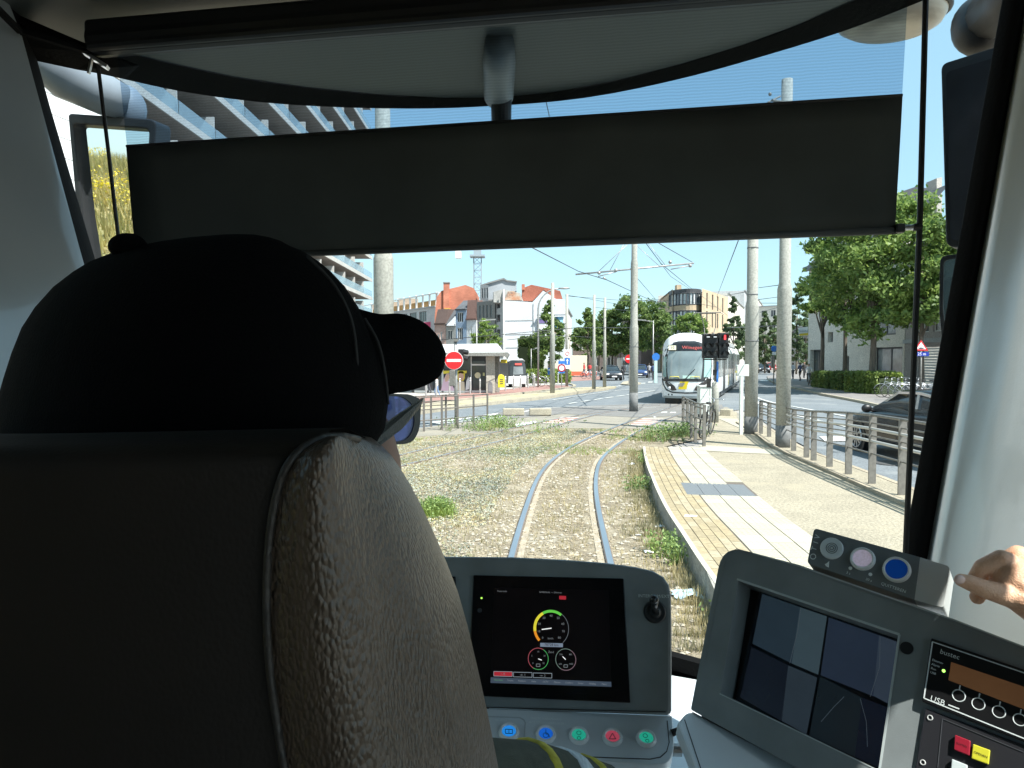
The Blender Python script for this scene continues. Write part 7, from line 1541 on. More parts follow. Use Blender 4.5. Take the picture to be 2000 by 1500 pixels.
mb = MB(); mb.box(P(800, 0, Yk + .7).x, P(948, 0, Yk + .7).x, Yk + .75, Yk + 4.2, 0.0, zof(696, Yk)); mb.build('interior', mat('kiosk_dark', (0.045, 0.045, 0.05), .3, vary=.4, scale=1.2), t)
mb = MB()
for px in (832, 861, 863, 919, 949): mb.box(P(px - .8, 0, Yk + .6).x, P(px + .8, 0, Yk + .6).x, Yk + .6, Yk + .7, 0, zof(696, Yk))
mb.box(P(920, 0, Yk + .6).x, P(948, 0, Yk + .6).x, Yk + .6, Yk + .7, zof(714, Yk), zof(711, Yk)); mb.box(P(806, 0, Yk + .6).x, P(949, 0, Yk + .6).x, Yk + .6, Yk + .7, 0, .12); fr = mb.build('glazing_frame', mFrameW, t)
for a_, b_, z0, z1 in ((807, 831, .12, 3), (834, 860, .12, 3), (865, 918, .12, 3), (921, 947, .12, 2.0)): mb = MB(); mb.box(P(a_, 0, Yk + .66).x, P(b_, 0, Yk + .66).x, Yk + .66, Yk + .68, z0, min(z1, zof(697, Yk))); mb.build('glass_panel', mPane, fr)
# window pictures: plain figures under a yellow arch
pf_ = lambda pts, m, nm='poster_figure', dy=0: (lambda mb: (mb.prism([P(x, y, Yk + .6 + dy) for x, y in pts], (0, -.02, 0)), mb.build(nm, m, t)))(MB())
mY = mat('poster_yellow', (0.72, 0.58, 0.05), .5); mSk = mat('poster_peach', (0.62, 0.38, 0.27), .5); mMv = mat('poster_pinkish', (0.66, 0.45, 0.56), .5)
pf_([(865, 724), (912, 724), (911, 729), (866, 730)], mY, 'poster_arch'); pf_([(861, 763), (866, 742), (872, 730), (879, 728), (880, 745), (889, 763)], mMv); pf_([(869, 738), (873, 731), (879, 731), (878, 742), (870, 746)], mSk, dy=-.03)
pf_([(893, 738), (893, 730), (897, 725), (904, 725), (908, 730), (908, 738), (905, 744), (896, 744)], mY, dy=0); pf_([(895, 738), (896, 731), (900, 728), (905, 731), (906, 738), (903, 743), (898, 743)], mSk, dy=-.03); pf_([(893, 762), (894, 746), (900, 744), (907, 746), (908, 763)], mat('poster_sand', (0.66, 0.56, 0.42), .5), dy=-.03); pf_([(909, 762), (911, 744), (915, 735), (917, 748), (916, 760)], mSW)
discxz(P(933, 733, Yk + .6), .19, .02, mat('door_sticker', (0.7, 0.62, 0.4), .5), 'door_sticker', t); boxxz(P(945, 731, Yk + .6), .12, .2, .02, mat('door_note', (0.6, 0.6, 0.3), .5), 'door_note', t)
mb = MB(); p = P(983, 707, Yk - .3); mb.box(p.x - .2, p.x + .22, Yk + 2.2, Yk + 2.3, zof(709, Yk + 2), zof(702, Yk + 2)); mb.build('hanging_sign', mY, t)
# yellow box, bin
Yb = 45.2; t = thing('ticket_box', 'yellow box with rounded top beside the kiosk pillar', 'box', (P(978, 0, Yb).x, Yb, 0)); mb = MB(); prf = [(972.5, 757), (972.5, 737), (974, 733), (978, 731), (983, 733), (985.5, 737), (985.5, 757)]; mb.prism([P(x, y, Yb) for x, y in prf], (0, .4, 0)); mb.build('box_body', mat('box_yellow', (0.72, 0.56, 0.03), .5), t, bevel=.02)
for yy_ in (741, 745, 749): boxxz(P(979.5, yy_, Yb - .01), .2, .04, .01, mFrameD, 'printed_mark', t)
Yb = 44; t = thing('litter_bin', 'grey litter bin with pointed lid left of the yellow box', 'bin', (P(957, 0, Yb).x, Yb, 0)); mb = MB(); mb.prism([P(x, y, Yb) for x, y in ((952.5, 768), (952.5, 750), (955, 746), (957, 743.5), (959.5, 746), (962, 750), (962, 768))], (0, .35, 0)); mb.build('bin_body', mat('bin_grey', (0.16, 0.15, 0.15), .5), t, bevel=.015); mb = MB(); mb.box(P(953.2, 0, Yb).x, P(961.2, 0, Yb).x, Yb - .012, Yb - .002, zof(765, Yb), zof(752, Yb)); mb.build('bin_door', mat('bin_door', (0.2, 0.19, 0.19), .5), t)
# bollards
mBo = mat('bollard_steel', (0.46, 0.46, 0.45), .4, metal=.4); b0 = None
pos = [(832, 777), (852, 775), (878, 773), (898, 771), (918.5, 769), (937.5, 768), (972, 765), (987, 763.5), (1003, 761.5), (1016.5, 760), (1031, 758.5), (994, 752), (1022, 754), (1030, 752.5), (1041, 754), (1044, 757), (1058, 748), (1090, 750)]
for i, (x, y) in enumerate(pos):
    g = G(x, y, -.03); l = ['leftmost bollard before the kiosk, nearest the cap brim', 'second bollard from the left by the kiosk corner', 'bollard left of the signal mast foot', 'bollard just right of the signal mast foot', 'bollard in front of the kiosk window with the standing figure', 'bollard before the kiosk door', 'bollard left of the yellow box front', 'bollard right of the yellow box', 'bollard before the bus left headlamp', 'bollard before the bus middle', 'bollard right of the bus on the pavement corner', 'bollard behind the front row, by the bus left side', 'bollard behind the front row, by the bus right side', 'bollard back row in front of the dark bicycles', 'bollard close pair near the lamp mast, left one', 'bollard close pair near the lamp mast, right one', 'short bollard by the hedge left of the median pole', 'thin bollard under the round rimmed sign'][i]
    if b0 is None:
        b0 = thing('bollard', l, 'bollard', g, 0, 'steel bollards around the kiosk'); mb = MB(); mb.tube([g, g + Vector((0, 0, .95)), g + Vector((0, 0, 1.0))], [.055, .055, .03], 10); mb.build('post', mBo, b0, smooth=False); mb = MB(); mb.tube([g + Vector((0, 0, .8)), g + Vector((0, 0, .86))], .058, 10); mb.build('band', mSW, b0)
    else: dup(b0, g, 0, l)
# ================================================================ VEHICLES
mTyre = mat('tyre', (0.02, 0.02, 0.02), .8); mRim = mat('rim_alloy', (0.45, 0.46, 0.48), .3, metal=.8)
def car(label, loc, rotz, paint, scale=1.0, glass=None, kind='sedan', lights=(.75, .75, .75), L_=4.7, group=None, cat='car', front_light=None):
    """front towards +y local"""
    t = thing('parked_car' if False else 'car', label, cat, (0, 0, 0))
    W2 = .90
    if kind == 'sedan': st = [(-2.35, .55, .80, .66), (-2.25, .30, .93, .80), (-1.9, .22, 1.00, .86), (-1.3, .20, 1.0, .89), (0, .18, .97, .90), (.9, .18, .95, .90), (1.5, .20, .90, .88), (1.95, .24, .83, .84), (2.25, .30, .72, .74), (2.35, .42, .58, .60)]; gh = [(-1.95, .99, .70), (-1.25, 1.34, .60), (-.5, 1.42, .60), (.25, 1.40, .60), (1.12, .95, .74)]
    else: st = [(-2.0, .55, .95, .70), (-1.95, .30, 1.02, .82), (-1.5, .22, 1.02, .88), (-.6, .18, 1.0, .89), (.4, .18, .99, .90), (1.1, .2, .96, .88), (1.6, .24, .88, .84), (1.9, .3, .75, .75), (2.0, .42, .6, .6)]; gh = [(-1.95, 1.0, .72), (-1.6, 1.42, .62), (-.6, 1.52, .64), (.3, 1.48, .63), (1.1, .98, .74)]
    wy = (st[0][0] + .88, st[-1][0] - .9)
    rows = []
    for (y, zb, zt, w) in st:
        rows.append([Vector(v) for v in ((-w * .85, y, zb), (-w, y, zb + .12), (-w * 1.01, y, (zb + zt) / 2), (-w * .96, y, zt - .05), (-w * .85, y, zt), (0, y, zt + .05), (w * .85, y, zt), (w * .96, y, zt - .05), (w * 1.01, y, (zb + zt) / 2), (w, y, zb + .12), (w * .85, y, zb), (0, y, zb))])
    mb = MB(); mb.grid(rows, closed=True); mb.poly(rows[0]); mb.poly(rows[-1][::-1]); o = mb.build('body', paint, t, smooth=True); sm = o.modifiers.new('s', 'SUBSURF'); sm.levels = 1; sm.render_levels = 2
    gr = []
    for (y, z, w) in gh: gr.append([Vector(v) for v in ((-w * 1.16 if z > 1.1 else -w * 1.1, y, .93), (-w * 1.08, y, min(z, 1.06)), (-w, y, z - .04), (-w * .8, y, z), (w * .8, y, z), (w, y, z - .04), (w * 1.08, y, min(z, 1.06)), (w * 1.16 if z > 1.1 else w * 1.1, y, .93))])
    mb = MB(); mb.grid(gr); o = mb.build('windows', glass or mat('car_glass', (0.02, 0.028, 0.034), .08, spec=.5), t, smooth=True)
    mb = MB(); rf = [[v + Vector((0, 0, .012)) for v in (r[2], r[3], (r[3] + r[4]) / 2 + Vector((0, 0, .02)), r[4], r[5])] for r in gr[1:-1]]; mb.grid(rf); mb.build('roof', paint, t, smooth=True, solid=.01)
    mb = MB()
    for s in (0, 1):
        idx = (1, 2) if s == 0 else (6, 5)
        for r in (gr[2],): mb.bar(r[idx[0]], r[idx[1]], .05, .09, up=(0, 1, 0))
        for r0, r1 in zip(gr, gr[1:]): mb.bar(r0[2 if s == 0 else 5], r1[2 if s == 0 else 5], .06, .05)
    mb.build('window_trim', mat('chrome_trim', (0.6, 0.62, 0.64), .2, metal=.9) if kind == 'sedan' else paint, t)
    for sx in (-1, 1):
        for y in wy:
            mb = MB(); c = Vector((sx * .80, y, .33)); mb.tube([c + Vector((-.11, 0, 0)), c + Vector((-.10, 0, 0)), c + Vector((.10, 0, 0)), c + Vector((.11, 0, 0))], [.30, .335, .335, .30], 24); w = mb.build('wheel', mTyre, t, smooth=False)
            mb = MB()
            for k in range(10): a = 2 * math.pi * k / 10; mb.bar(c + Vector((sx * .118, math.cos(a) * .05, math.sin(a) * .05)), c + Vector((sx * .115, math.cos(a) * .24, math.sin(a) * .24)), .035, .02, up=(1, 0, 0))
            mb.tube([c + Vector((sx * .115, math.cos(a) * .24, math.sin(a) * .24)) for a in [2 * math.pi * k / 24 for k in range(24)]], .016, 6, closed=True); mb.build('rim', mRim, w)
            mb = MB(); mb.tube([Vector((sx * .905 - sx * .03, y, .33)), Vector((sx * .905, y, .33))], .385, 24); mb.build('wheel_arch', mBlack, t)
        mb = MB(); yf = st[-1][0]; mb.sphere((sx * .62, yf - .14, .66), .17, 10, 6, (1.1, .7, .55)); mb.build('headlight', front_light or mat('lamp_clear', (.7, .72, .74), .15), t, smooth=True)
        mb = MB(); yr = st[0][0]; mb.box(sx * .66 - .16, sx * .66 + .16, yr - .02, yr + .2, .72, .88); mb.build('tail_light', mat('lamp_red', (.3, .01, .01), .2), t, bevel=.02)
        mb = MB(); mb.sphere((sx * 1.02, .78, 1.0), .13, 10, 8, (.9, .55, .7)); mb.bar((sx * .88, .78, .95), (sx * .98, .78, .97), .05, .04); mb.build('door_mirror', mBlack if kind == 'sedan' else paint, t, smooth=True)
        mb = MB(); mb.bar((sx * .917, -.25, .30), (sx * .917, -.25, .9), .008, .01); mb.bar((sx * .915, .85, .30), (sx * .913, .85, .88), .008, .01); mb.bar((sx * .93, -.5, .78), (sx * .93, -.32, .78), .02, .03); mb.build('door_seam', mBlack, t)
    mb = MB(); mb.box(-.26, .26, st[-1][0] - .02, st[-1][0] + .03, .36, .48); mb.build('number_plate', mSW, t); mb = MB(); mb.box(-.45, .45, st[-1][0] - .05, st[-1][0] + .01, .50, .60); mb.build('grille', mBlack, t)
    t.location = loc; t.rotation_euler = (0, 0, rotz); t.scale = (scale,) * 3; props(t, group=group); return t
mCarBk = mat('car_paint_black', (0.006, 0.007, 0.009), .22, spec=.5); mCarDk = mat('car_paint_dark', (0.03, 0.035, 0.045), .25, coat=.6); mCarBl = mat('car_paint_blue', (0.03, 0.06, 0.16), .25, coat=.6); mCarRd = mat('car_paint_red', (0.4, 0.03, 0.03), .3); mCarSi = mat('car_paint_silver', (0.4, 0.42, 0.44), .3, metal=.5)
car('glossy black sedan with chrome window trim driving away behind the right railing', (9.0, 15.7, -.03), R(1), mCarBk, 1.04)
g = G(1198, 743); car('dark car with headlights on coming towards us on the square', (g.x, g.y + 2, -.03), R(183), mCarDk, 1.0, kind='hatch', front_light=em('lamp_lit', (1, .97, .9), 1.2))
g = G(1256, 738); car('dark blue car behind the lone pole, driving away', (g.x, g.y + 2, -.03), R(170), mCarBl, 1.0, kind='hatch')
g = G(1491, 728); car('grey green car far down the right road between the poles', (g.x, g.y, -.03), R(165), mCarDk, 1.0, kind='hatch'); g = G(1503, 726); car('small red car far down the right road', (g.x + 3, g.y + 8, -.03), R(170), mCarRd, 1.0, kind='hatch')
for l, x, y, m in (('white van far away on the square right of the blue car', 1228, 731, mSW), ('pale van standing at the left edge of the square', 1131, 731, mat('van_cream', (.62, .58, .45), .5))):
    g = G(x, y); t = thing('van', l, 'van', (g.x, g.y, 0)); mb = MB(); mb.prism([g + Vector(v) for v in ((-1.0, 0, .35), (1.0, 0, .35), (1.0, 0, 2.0), (.9, 0, 2.35), (-.9, 0, 2.35), (-1.0, 0, 2.0))], (0, 5, 0)); mb.build('body', m, t, bevel=.08); mb = MB(); mb.prism([g + Vector(v) for v in ((-.85, -.02, 1.35), (.85, -.02, 1.35), (.78, -.02, 2.0), (-.78, -.02, 2.0))], (0, .04, 0)); mb.build('windscreen', mPane, t)
    for sx in (-.8, .8): mb = MB(); mb.tube([g + Vector((sx - .1, .8, .33)), g + Vector((sx + .1, .8, .33))], .33, 14); mb.build('wheel', mTyre, t); mb = MB(); mb.sphere(g + Vector((sx * .9, 0, .85)), .14, 8, 6); mb.build('headlight', MATS['lamp_clear'], t)
# bus beside the kiosk
mTWb = mat('bus_white', (.72, .75, .76), .35)
g = G(1010, 752); t = thing('bus', 'white and black city bus with red destination display beside the kiosk', 'bus', g); Yb = 56; A = lambda px, py, d=0: P(px, py, Yb) + Vector((0, d, 0))
mb = MB(); mb.prism([A(993, 749), A(1027, 749), A(1028, 722), A(1024, 704), (A(1020, 701)), (A(998, 701)), A(993, 706)], (-3.6, 11, 0)); mb.build('body', mat('bus_dark', (.05, .055, .06), .3), t, bevel=.05)
mb = MB(); mb.prism([A(996, 733, -.03), A(1026.5, 732, -.03), A(1026, 712, -.03), (A(1021, 704, -.03)), A(1000, 704, -.03), A(996, 710, -.03)], (0, .05, 0)); ws = mb.build('windscreen', mPane, t); mb = MB(); mb.prism([A(1002, 732, -.06), A(1022, 731, -.06), A(1021, 716, -.06), A(1003, 716, -.06)], (0, .02, 0)); mb.build('driver_pane', mPaneL, ws)
mb = MB(); mb.prism([A(992.5, 750, -.08), A(1027.5, 750, -.08), A(1028, 734, -.08), A(993, 735, -.08)], (0, .3, 0)); mb.build('white_bumper', mTWb, t, bevel=.04); mb = MB(); mb.prism([A(993, 706, -.02), A(998, 700.5, -.02), A(1020, 700.5, -.02), A(1026, 706, -.02), A(1022, 703.5, -.02), A(998, 703.5, -.02)], (-3.6, 11, 0)); mb.build('white_roof', mTWb, t); mb = MB(); mb.box(A(1006, 0).x, A(1019, 0).x, Yb - .08, Yb - .05, zof(713, Yb), zof(709.5, Yb)); mb.build('destination_display', em('bus_red', (1, .12, .1), 1.2), t); mb = MB(); mb.box(A(1012.5, 0).x, A(1018, 0).x, Yb - .04, Yb - .01, zof(742, Yb), zof(735, Yb)); mb.build('stripe', mY, t)
mb = MB(); q0, q1 = A(992.6, 746), A(992.6, 708); v = Vector((-3.3, 10, 0)); mb.quad(q0 + Vector((-.03, .2, .9)), q0 + v + Vector((-.03, 0, .9)), q1 + v + Vector((-.03, 0, 0)), q1 + Vector((-.03, .2, 0))); mb.build('side_windows', mPane, t)
for px in (996.5, 1024): mb = MB(); mb.sphere(A(px, 744, -.02), .16, 8, 6, (1, .4, .7)); mb.build('headlight', MATS['lamp_clear'], t)
for px in (997, 1023): mb = MB(); mb.tube([A(px, 750, .4) + Vector((-.14, .6, 0)), A(px, 750, .4) + Vector((.14, .6, 0))], .45, 14); mb.build('wheel', mTyre, t)
# ---- oncoming tram
mTW = mat('tram_white', (0.86, 0.88, 0.88), .28, vary=.05, scale=2, coat=.3); mTD = mat('tram_dark', (0.035, 0.04, 0.045), .25); mTG = mat('tram_glass', (0.30, 0.36, 0.36), .08, c2=(0.15, 0.19, 0.2), scale=.7, spec=.9); mTSk = mat('tram_skirt', (0.30, 0.33, 0.33), .5)
TR = thing('tram', 'white oncoming tram with black rounded windscreen and yellow stripe', 'tram', (0, 0, 0))
def hw(z):
    if z < .5: return 1.12 + .06 * (z / .5)
    if z < 2.55: return 1.18
    q = min(1, (z - 2.55) / .98); return 1.18 * math.sqrt(max(0, 1 - q ** 2.6)) ** .9
def fy(x, z):
    w = 1.18; s = abs(x) / w
    base = .10 * (s ** 2) + .55 * (s ** 6)
    if z < 1.35: base += .10 * ((1.35 - z) / 1.0) ** 2
    else: base += .20 * ((z - 1.35) / 1.2) ** 1.7 * .8
    return base
zs = [.30, .38, .5, .7, .9, 1.1, 1.3, 1.5, 1.8, 2.1, 2.4, 2.6, 2.8, 3.0, 3.15, 3.28, 3.38, 3.45, 3.5, 3.525]
rows = []
for z in zs: w = max(.02, hw(z)); rows.append([Vector((-w, 2.2, z))] + [Vector((w * (-1 + 2 * k / 20), fy(w * (-1 + 2 * k / 20), z), z)) for k in range(21)] + [Vector((w, 2.2, z))])
mb = MB(); mb.grid(rows); mb.build('front_shell', mTW, TR, smooth=True)
def patchT(name, pts, m, off, parent=TR, dens=1):
    """overlay following the front surface: pts = rows of (z, xl, xr)"""
    mb = MB(); mb.grid([[Vector((x, fy(x, z) - off, z)) for x in [xl + (xr - xl) * k / 14 for k in range(15)]] for z, xl, xr in pts]); return mb.build(name, m, parent, smooth=True)
patchT('windscreen_surround', [(1.12, -1.06, 1.10), (1.3, -1.13, 1.15), (1.6, -1.15, 1.16), (2.0, -1.15, 1.16), (2.4, -1.12, 1.14), (2.7, -1.02, 1.04), (2.9, -.86, .88), (3.05, -.62, .66), (3.12, -.36, .4)], mTD, .012)
wsT = patchT('windscreen', [(1.26, -.80, .72), (1.6, -.86, .76), (2.0, -.88, .78), (2.4, -.86, .76), (2.62, -.80, .72)], mTG, .022)
patchT('side_pane', [(1.34, -1.10, -.90), (1.7, -1.12, -.92), (2.1, -1.12, -.92), (2.35, -1.08, -.9)], mat('pane_teal', (0.28, 0.42, 0.40), .1), .02); patchT('side_pane', [(1.34, .84, 1.12), (1.8, .86, 1.13), (2.2, .86, 1.12), (2.45, .84, 1.08)], MATS['pane_teal'], .02)
patchT('destination_strip', [(2.66, -.82, .74), (2.78, -.80, .72), (2.95, -.62, .60), (3.0, -.5, .5)], mat('strip_dark', (0.02, 0.022, 0.025), .15), .024)
mb = MB(); mb.box(-.82 + .02, -.46, fy(.6, 2.75) - .12, fy(.6, 2.75) - .06, 2.68, 2.90); rn = mb.build('route_plate', mat('plate_cream', (.7, .68, .5), .5, emis=(.7, .68, .5), estr=.3), TR)
text('10', Vector((-.62, fy(.6, 2.75) - .13, 2.79)), (1, 0, 0), (0, 0, 1), .2, mBlack, rn, align='CENTER'); text('Wijnegem', Vector((-.18, fy(.3, 2.78) - .04, 2.79)), (1, 0, 0), (0, 0, 1), .24, em('led_red', (.8, .16, .14), .9), TR, name='destination_text')
# yellow stripe, headlamps, lower lights, dark smile line
patchT('yellow_stripe', [(.74, -.32, .06), (.95, -.28, .10), (1.12, -.24, .16)], mat('tram_yellow', (.78, .58, .02), .4), .02)
patchT('brand_mark', [(.88, -.34, -.10), (.98, -.28, -.04), (1.06, -.22, .0)], mat('mark_grey', (.30, .28, .25), .5), .026)
for s in (-1, 1):
    mb = MB(); prf = [(.40, .70), (.60, .66), (.82, .80), (.97, 1.04), (.95, 1.14), (.74, 1.08), (.50, .90)]; q = [Vector((s * x, fy(x, z) - .045, z)) for x, z in prf]; q2 = [v + Vector((0, .06, 0)) for v in q]; i = mb.addv(q); j = mb.addv(q2); n = len(q); mb.face([i + k for k in range(n)]); [mb.face([i + k, i + (k + 1) % n, j + (k + 1) % n, j + k]) for k in range(n)]; hd = mb.build('headlight', mat('lamp_smoke', (.05, .045, .045), .15), TR)
    mb = MB(); mb.sphere((s * .74, fy(.74, .8) - .04, .80), .065, 10, 8, (1, .5, 1)); mb.build('lamp_lens', MATS['lamp_clear'], hd, smooth=True)
    for x in (.62, .78): mb = MB(); mb.sphere((s * x, fy(x, .42) - .0, .47), .05, 8, 6, (1, .4, 1)); mb.build('marker_light', mLensD, TR, smooth=True)
mb = MB(); mb.tube([Vector((x, fy(x, z) - .014, z)) for x, z in ((-1.13, 1.25), (-1.08, .98), (-.9, .70), (-.6, .58), (0, .56), (.6, .58), (.9, .70), (1.08, .98), (1.14, 1.25))], .04, 6); mb.build('smile_line', mTD, TR, smooth=True)
patchT('skirt', [(.29, -1.06, 1.06), (.40, -1.10, 1.10)], mTSk, .012); mb = MB(); mb.bar((-.1, -.03, 1.14), (.45, -.02, 1.75), .03, .025); mb.bar((-.05, -.03, 1.14), (.30, -.02, 1.6), .02, .02); mb.build('wiper', mBlack, TR)
for x in (-.5, .45): mb = MB(); mb.tube([Vector((x - .22, -.02, 1.27)), Vector((x - .2, -.02, 1.36)), Vector((x + .2, -.02, 1.36)), Vector((x + .22, -.02, 1.27))], .014, 6); mb.build('grab_rail', mY, TR, smooth=True)
mb = MB(); mb.box(-.12, .42, -.02, 0.0, 1.28, 1.42); mb.build('cab_notice', mat('notice_teal', (.5, .7, .62), .5), TR)
mb = MB(); mb.box(-1.0, 1.0, .5, 4.5, .03, .32); mb.build('underframe', mBlack, TR)
mb = MB(); mb.sphere((.55, .35, 1.45), .16, 10, 8, (1, .8, 1.4)); mb.build('driver_shape', mCarRd, TR, smooth=True)
# body sections
secs = [(2.2, 6.5), (7.1, 12.5), (13.1, 17.5), (18.1, 23.5), (24.1, 30)]
for si, (y0, y1) in enumerate(secs):
    prof = [(-1.16, .34), (-1.18, .6), (-1.18, 2.55), (-1.05, 2.9), (-.8, 3.12), (-.4, 3.22), (.4, 3.22), (.8, 3.12), (1.05, 2.9), (1.18, 2.55), (1.18, .6), (1.16, .34)]
    mb = MB(); mb.prism([Vector((x, y0, z)) for x, z in prof], (0, y1 - y0, 0)); sc2 = mb.build('car_section', mTW, TR)
    for s in (-1, 1):
        mb = MB(); mb.box(min(s * 1.178, s * 1.195), max(s * 1.178, s * 1.195), y0 + .02, y1 - .02, 1.22, 2.62); mb.build('window_band', mTG, sc2)
        mb = MB(); k = y0 + .3
        while k < y1: mb.box(min(s * 1.19, s * 1.2), max(s * 1.19, s * 1.2), k, k + .08, 1.2, 2.64); k += 1.25
        mb.build('window_pillar', mTD, sc2)
        if si % 2 == 1: mb = MB(); mb.box(min(s * 1.18, s * 1.204), max(s * 1.18, s * 1.204), y0 + 1.6, y0 + 3.2, .38, 2.7); mb.build('door', mTD, sc2)
        else: mb = MB(); mb.box(min(s * 1.178, s * 1.19), max(s * 1.178, s * 1.19), y0 + .5, y0 + 1.6, .5, 1.2); mb.build('side_stripe', mat('stripe_cream', (.6, .55, .35), .4), sc2)
        mb = MB(); mb.box(min(s * 1.15, s * 1.17), max(s * 1.15, s * 1.17), y0, y1, .12, .36); mb.build('skirt', mTD, sc2)
    mb = MB(); mb.box(-.8, .8, y0 + .6, y1 - .6, 3.2, 3.5); mb.build('roof_unit', wallm('roof_grey', (.42, .44, .45)), sc2, bevel=.05)
    if si: mb = MB(); mb.box(-1.05, 1.05, y0 - .62, y0 + .02, .4, 3.0); mb.build('bellows', mTD, TR)
for s in (-1, 1): mb = MB(); mb.prism([Vector((s * 1.186, 1.0, 1.2)), Vector((s * 1.186, 2.2, 1.2)), Vector((s * 1.186, 2.2, 2.6)), Vector((s * 1.186, .95, 2.6))], (s * .01, 0, 0)); mb.build('cab_side_window', mTG, TR)
mb = MB(); yp = 12.5; mb.bar((-.5, yp, 3.5), (-.5, yp + .9, 3.5), .06, .06)
for s in (-.35, .35): mb.tube([Vector((s * .6, yp + .2, 3.5)), Vector((s, yp + 1.4, 4.35)), Vector((s * 1.3, yp + .1, 5.25))], .035, 6)
mb.tube([Vector((-.95, yp + .05, 5.15)), Vector((-.75, yp + .05, 5.28)), Vector((.75, yp + .05, 5.28)), Vector((.95, yp + .05, 5.15))], .035, 6); mb.tube([Vector((-.45, yp + .1, 5.22)), Vector((.45, yp + .1, 5.22))], .03, 6); mb.build('pantograph', mFence, TR)
fr_ = G(1338, 789); TR.location = (fr_.x, fr_.y, 0.0); TR.rotation_euler = (0, 0, R(-19.5)); TR.scale = (1, 1, .96); TR.location.z = -.02
# ================================================================ BICYCLES, MOPED, PEOPLE
def bicycle(label, loc, rotz, m, lean=0.0, scale=1.0, group=None, first=[None]):
    if first[0] is None or m is not None and first[0][1] is not m:
        t = thing('bicycle', label, 'bicycle', (0, 0, 0), 0, group)
        for y in (-.52, .52):
            mb = MB(); mb.tube([Vector((0, y + math.cos(a) * .33, .34 + math.sin(a) * .33)) for a in [2 * math.pi * k / 28 for k in range(28)]], .016, 6, closed=True); w = mb.build('wheel', mTyre, t, smooth=True)
            mb = MB(); [mb.bar((0, y, .34), (0, y + math.cos(a) * .32, .34 + math.sin(a) * .32), .004, .004, up=(1, 0, 0)) for a in [2 * math.pi * k / 14 for k in range(14)]]; mb.build('spokes', mRim, w)
            mb = MB(); mb.tube([Vector((0, y + math.cos(a) * .36, .34 + math.sin(a) * .36)) for a in [math.pi * (.1 + .75 * k / 8) for k in range(9)]], .014, 5); mb.build('mudguard', m, t)
        mb = MB(); bb_ = Vector((0, -.08, .28)); st_ = Vector((0, -.22, .82)); hd = Vector((0, .36, .82)); hl = Vector((0, .39, .66))
        for a, b in ((bb_, st_), (bb_, hl), (Vector((0, -.18, .66)), hd), (bb_, Vector((0, -.52, .34))), (Vector((0, -.19, .72)), Vector((0, -.52, .34))), (hd, Vector((0, .52, .34)))): mb.tube([a, b], .016, 6)
        mb.build('frame', m, t, smooth=True); mb = MB(); mb.tube([Vector((-.28, .22, 1.0)), Vector((-.2, .34, 1.02)), Vector((0, .36, .98)), Vector((.2, .34, 1.02)), Vector((.28, .22, 1.0))], .013, 6); mb.tube([hd, Vector((0, .36, .98))], .015, 6); mb.build('handlebar', mRim, t, smooth=True)
        mb = MB(); mb.sphere((0, -.24, .9), .1, 10, 6, (.7, 1.3, .35)); mb.build('saddle', mBlack, t, smooth=True); mb = MB(); mb.tube([Vector((-.1, bb_.y, .2)), Vector((.1, bb_.y, .36))], .012, 6); mb.tube([Vector((0.02, bb_.y + .1 * math.cos(a), .28 + .1 * math.sin(a))) for a in [2 * math.pi * k / 12 for k in range(12)]], .008, 5, closed=True); mb.build('crank', mRim, t)
        first[0] = (t, m); r = t
    else: r = dup(first[0][0], (0, 0, 0), 0, label)
    r.location = loc; r.rotation_euler = (0, lean, rotz); r.scale = (scale,) * 3; return r
g = G(1385, 856, .05); bicycle('black city bicycle leaning on the end on grey railing', (g.x, g.y + .35, .07), R(-28), mBlack, R(8), 1.0)
first_ = bicycle.__defaults__[-1]; first_[0] = None
mBk = mat('bike_silver', (0.45, 0.46, 0.48), .35, metal=.5)
bl_ = ['white wheeled bicycle at the left end of the heap by the hedge', 'second bicycle in the heap, tilted over the first', 'third bicycle in the heap with raised handlebar', 'bicycle in the middle of the heap just left of the cord', 'bicycle in the heap just right of the cord', 'last bicycle of the heap under the hump sign']
for i, l in enumerate(bl_):
    p = P(1745 + i * 13, 700, 39.5 - i * .25); bicycle(l, (p.x, p.y, .07), R(70 + (i * 37) % 30 - 10), mBk, R((i * 7) % 16 - 6), 1.05, 'bicycles parked by the hedge')
for i, (x, Y, l) in enumerate(((1046, 58, 'dark bicycle parked right of the bus'), (1062, 57, 'white bicycle parked left of the median pole'), (1150, 80, 'bicycle parked in the rack on the far left pavement'), (1128 + 30, 82, 'second bicycle in the far rack beside the twin poles'))):
    p = P(x, 700, Y); bicycle(l, (p.x, p.y, 0), R(60 + 20 * i), None if False else mBk, 0, 1.05)
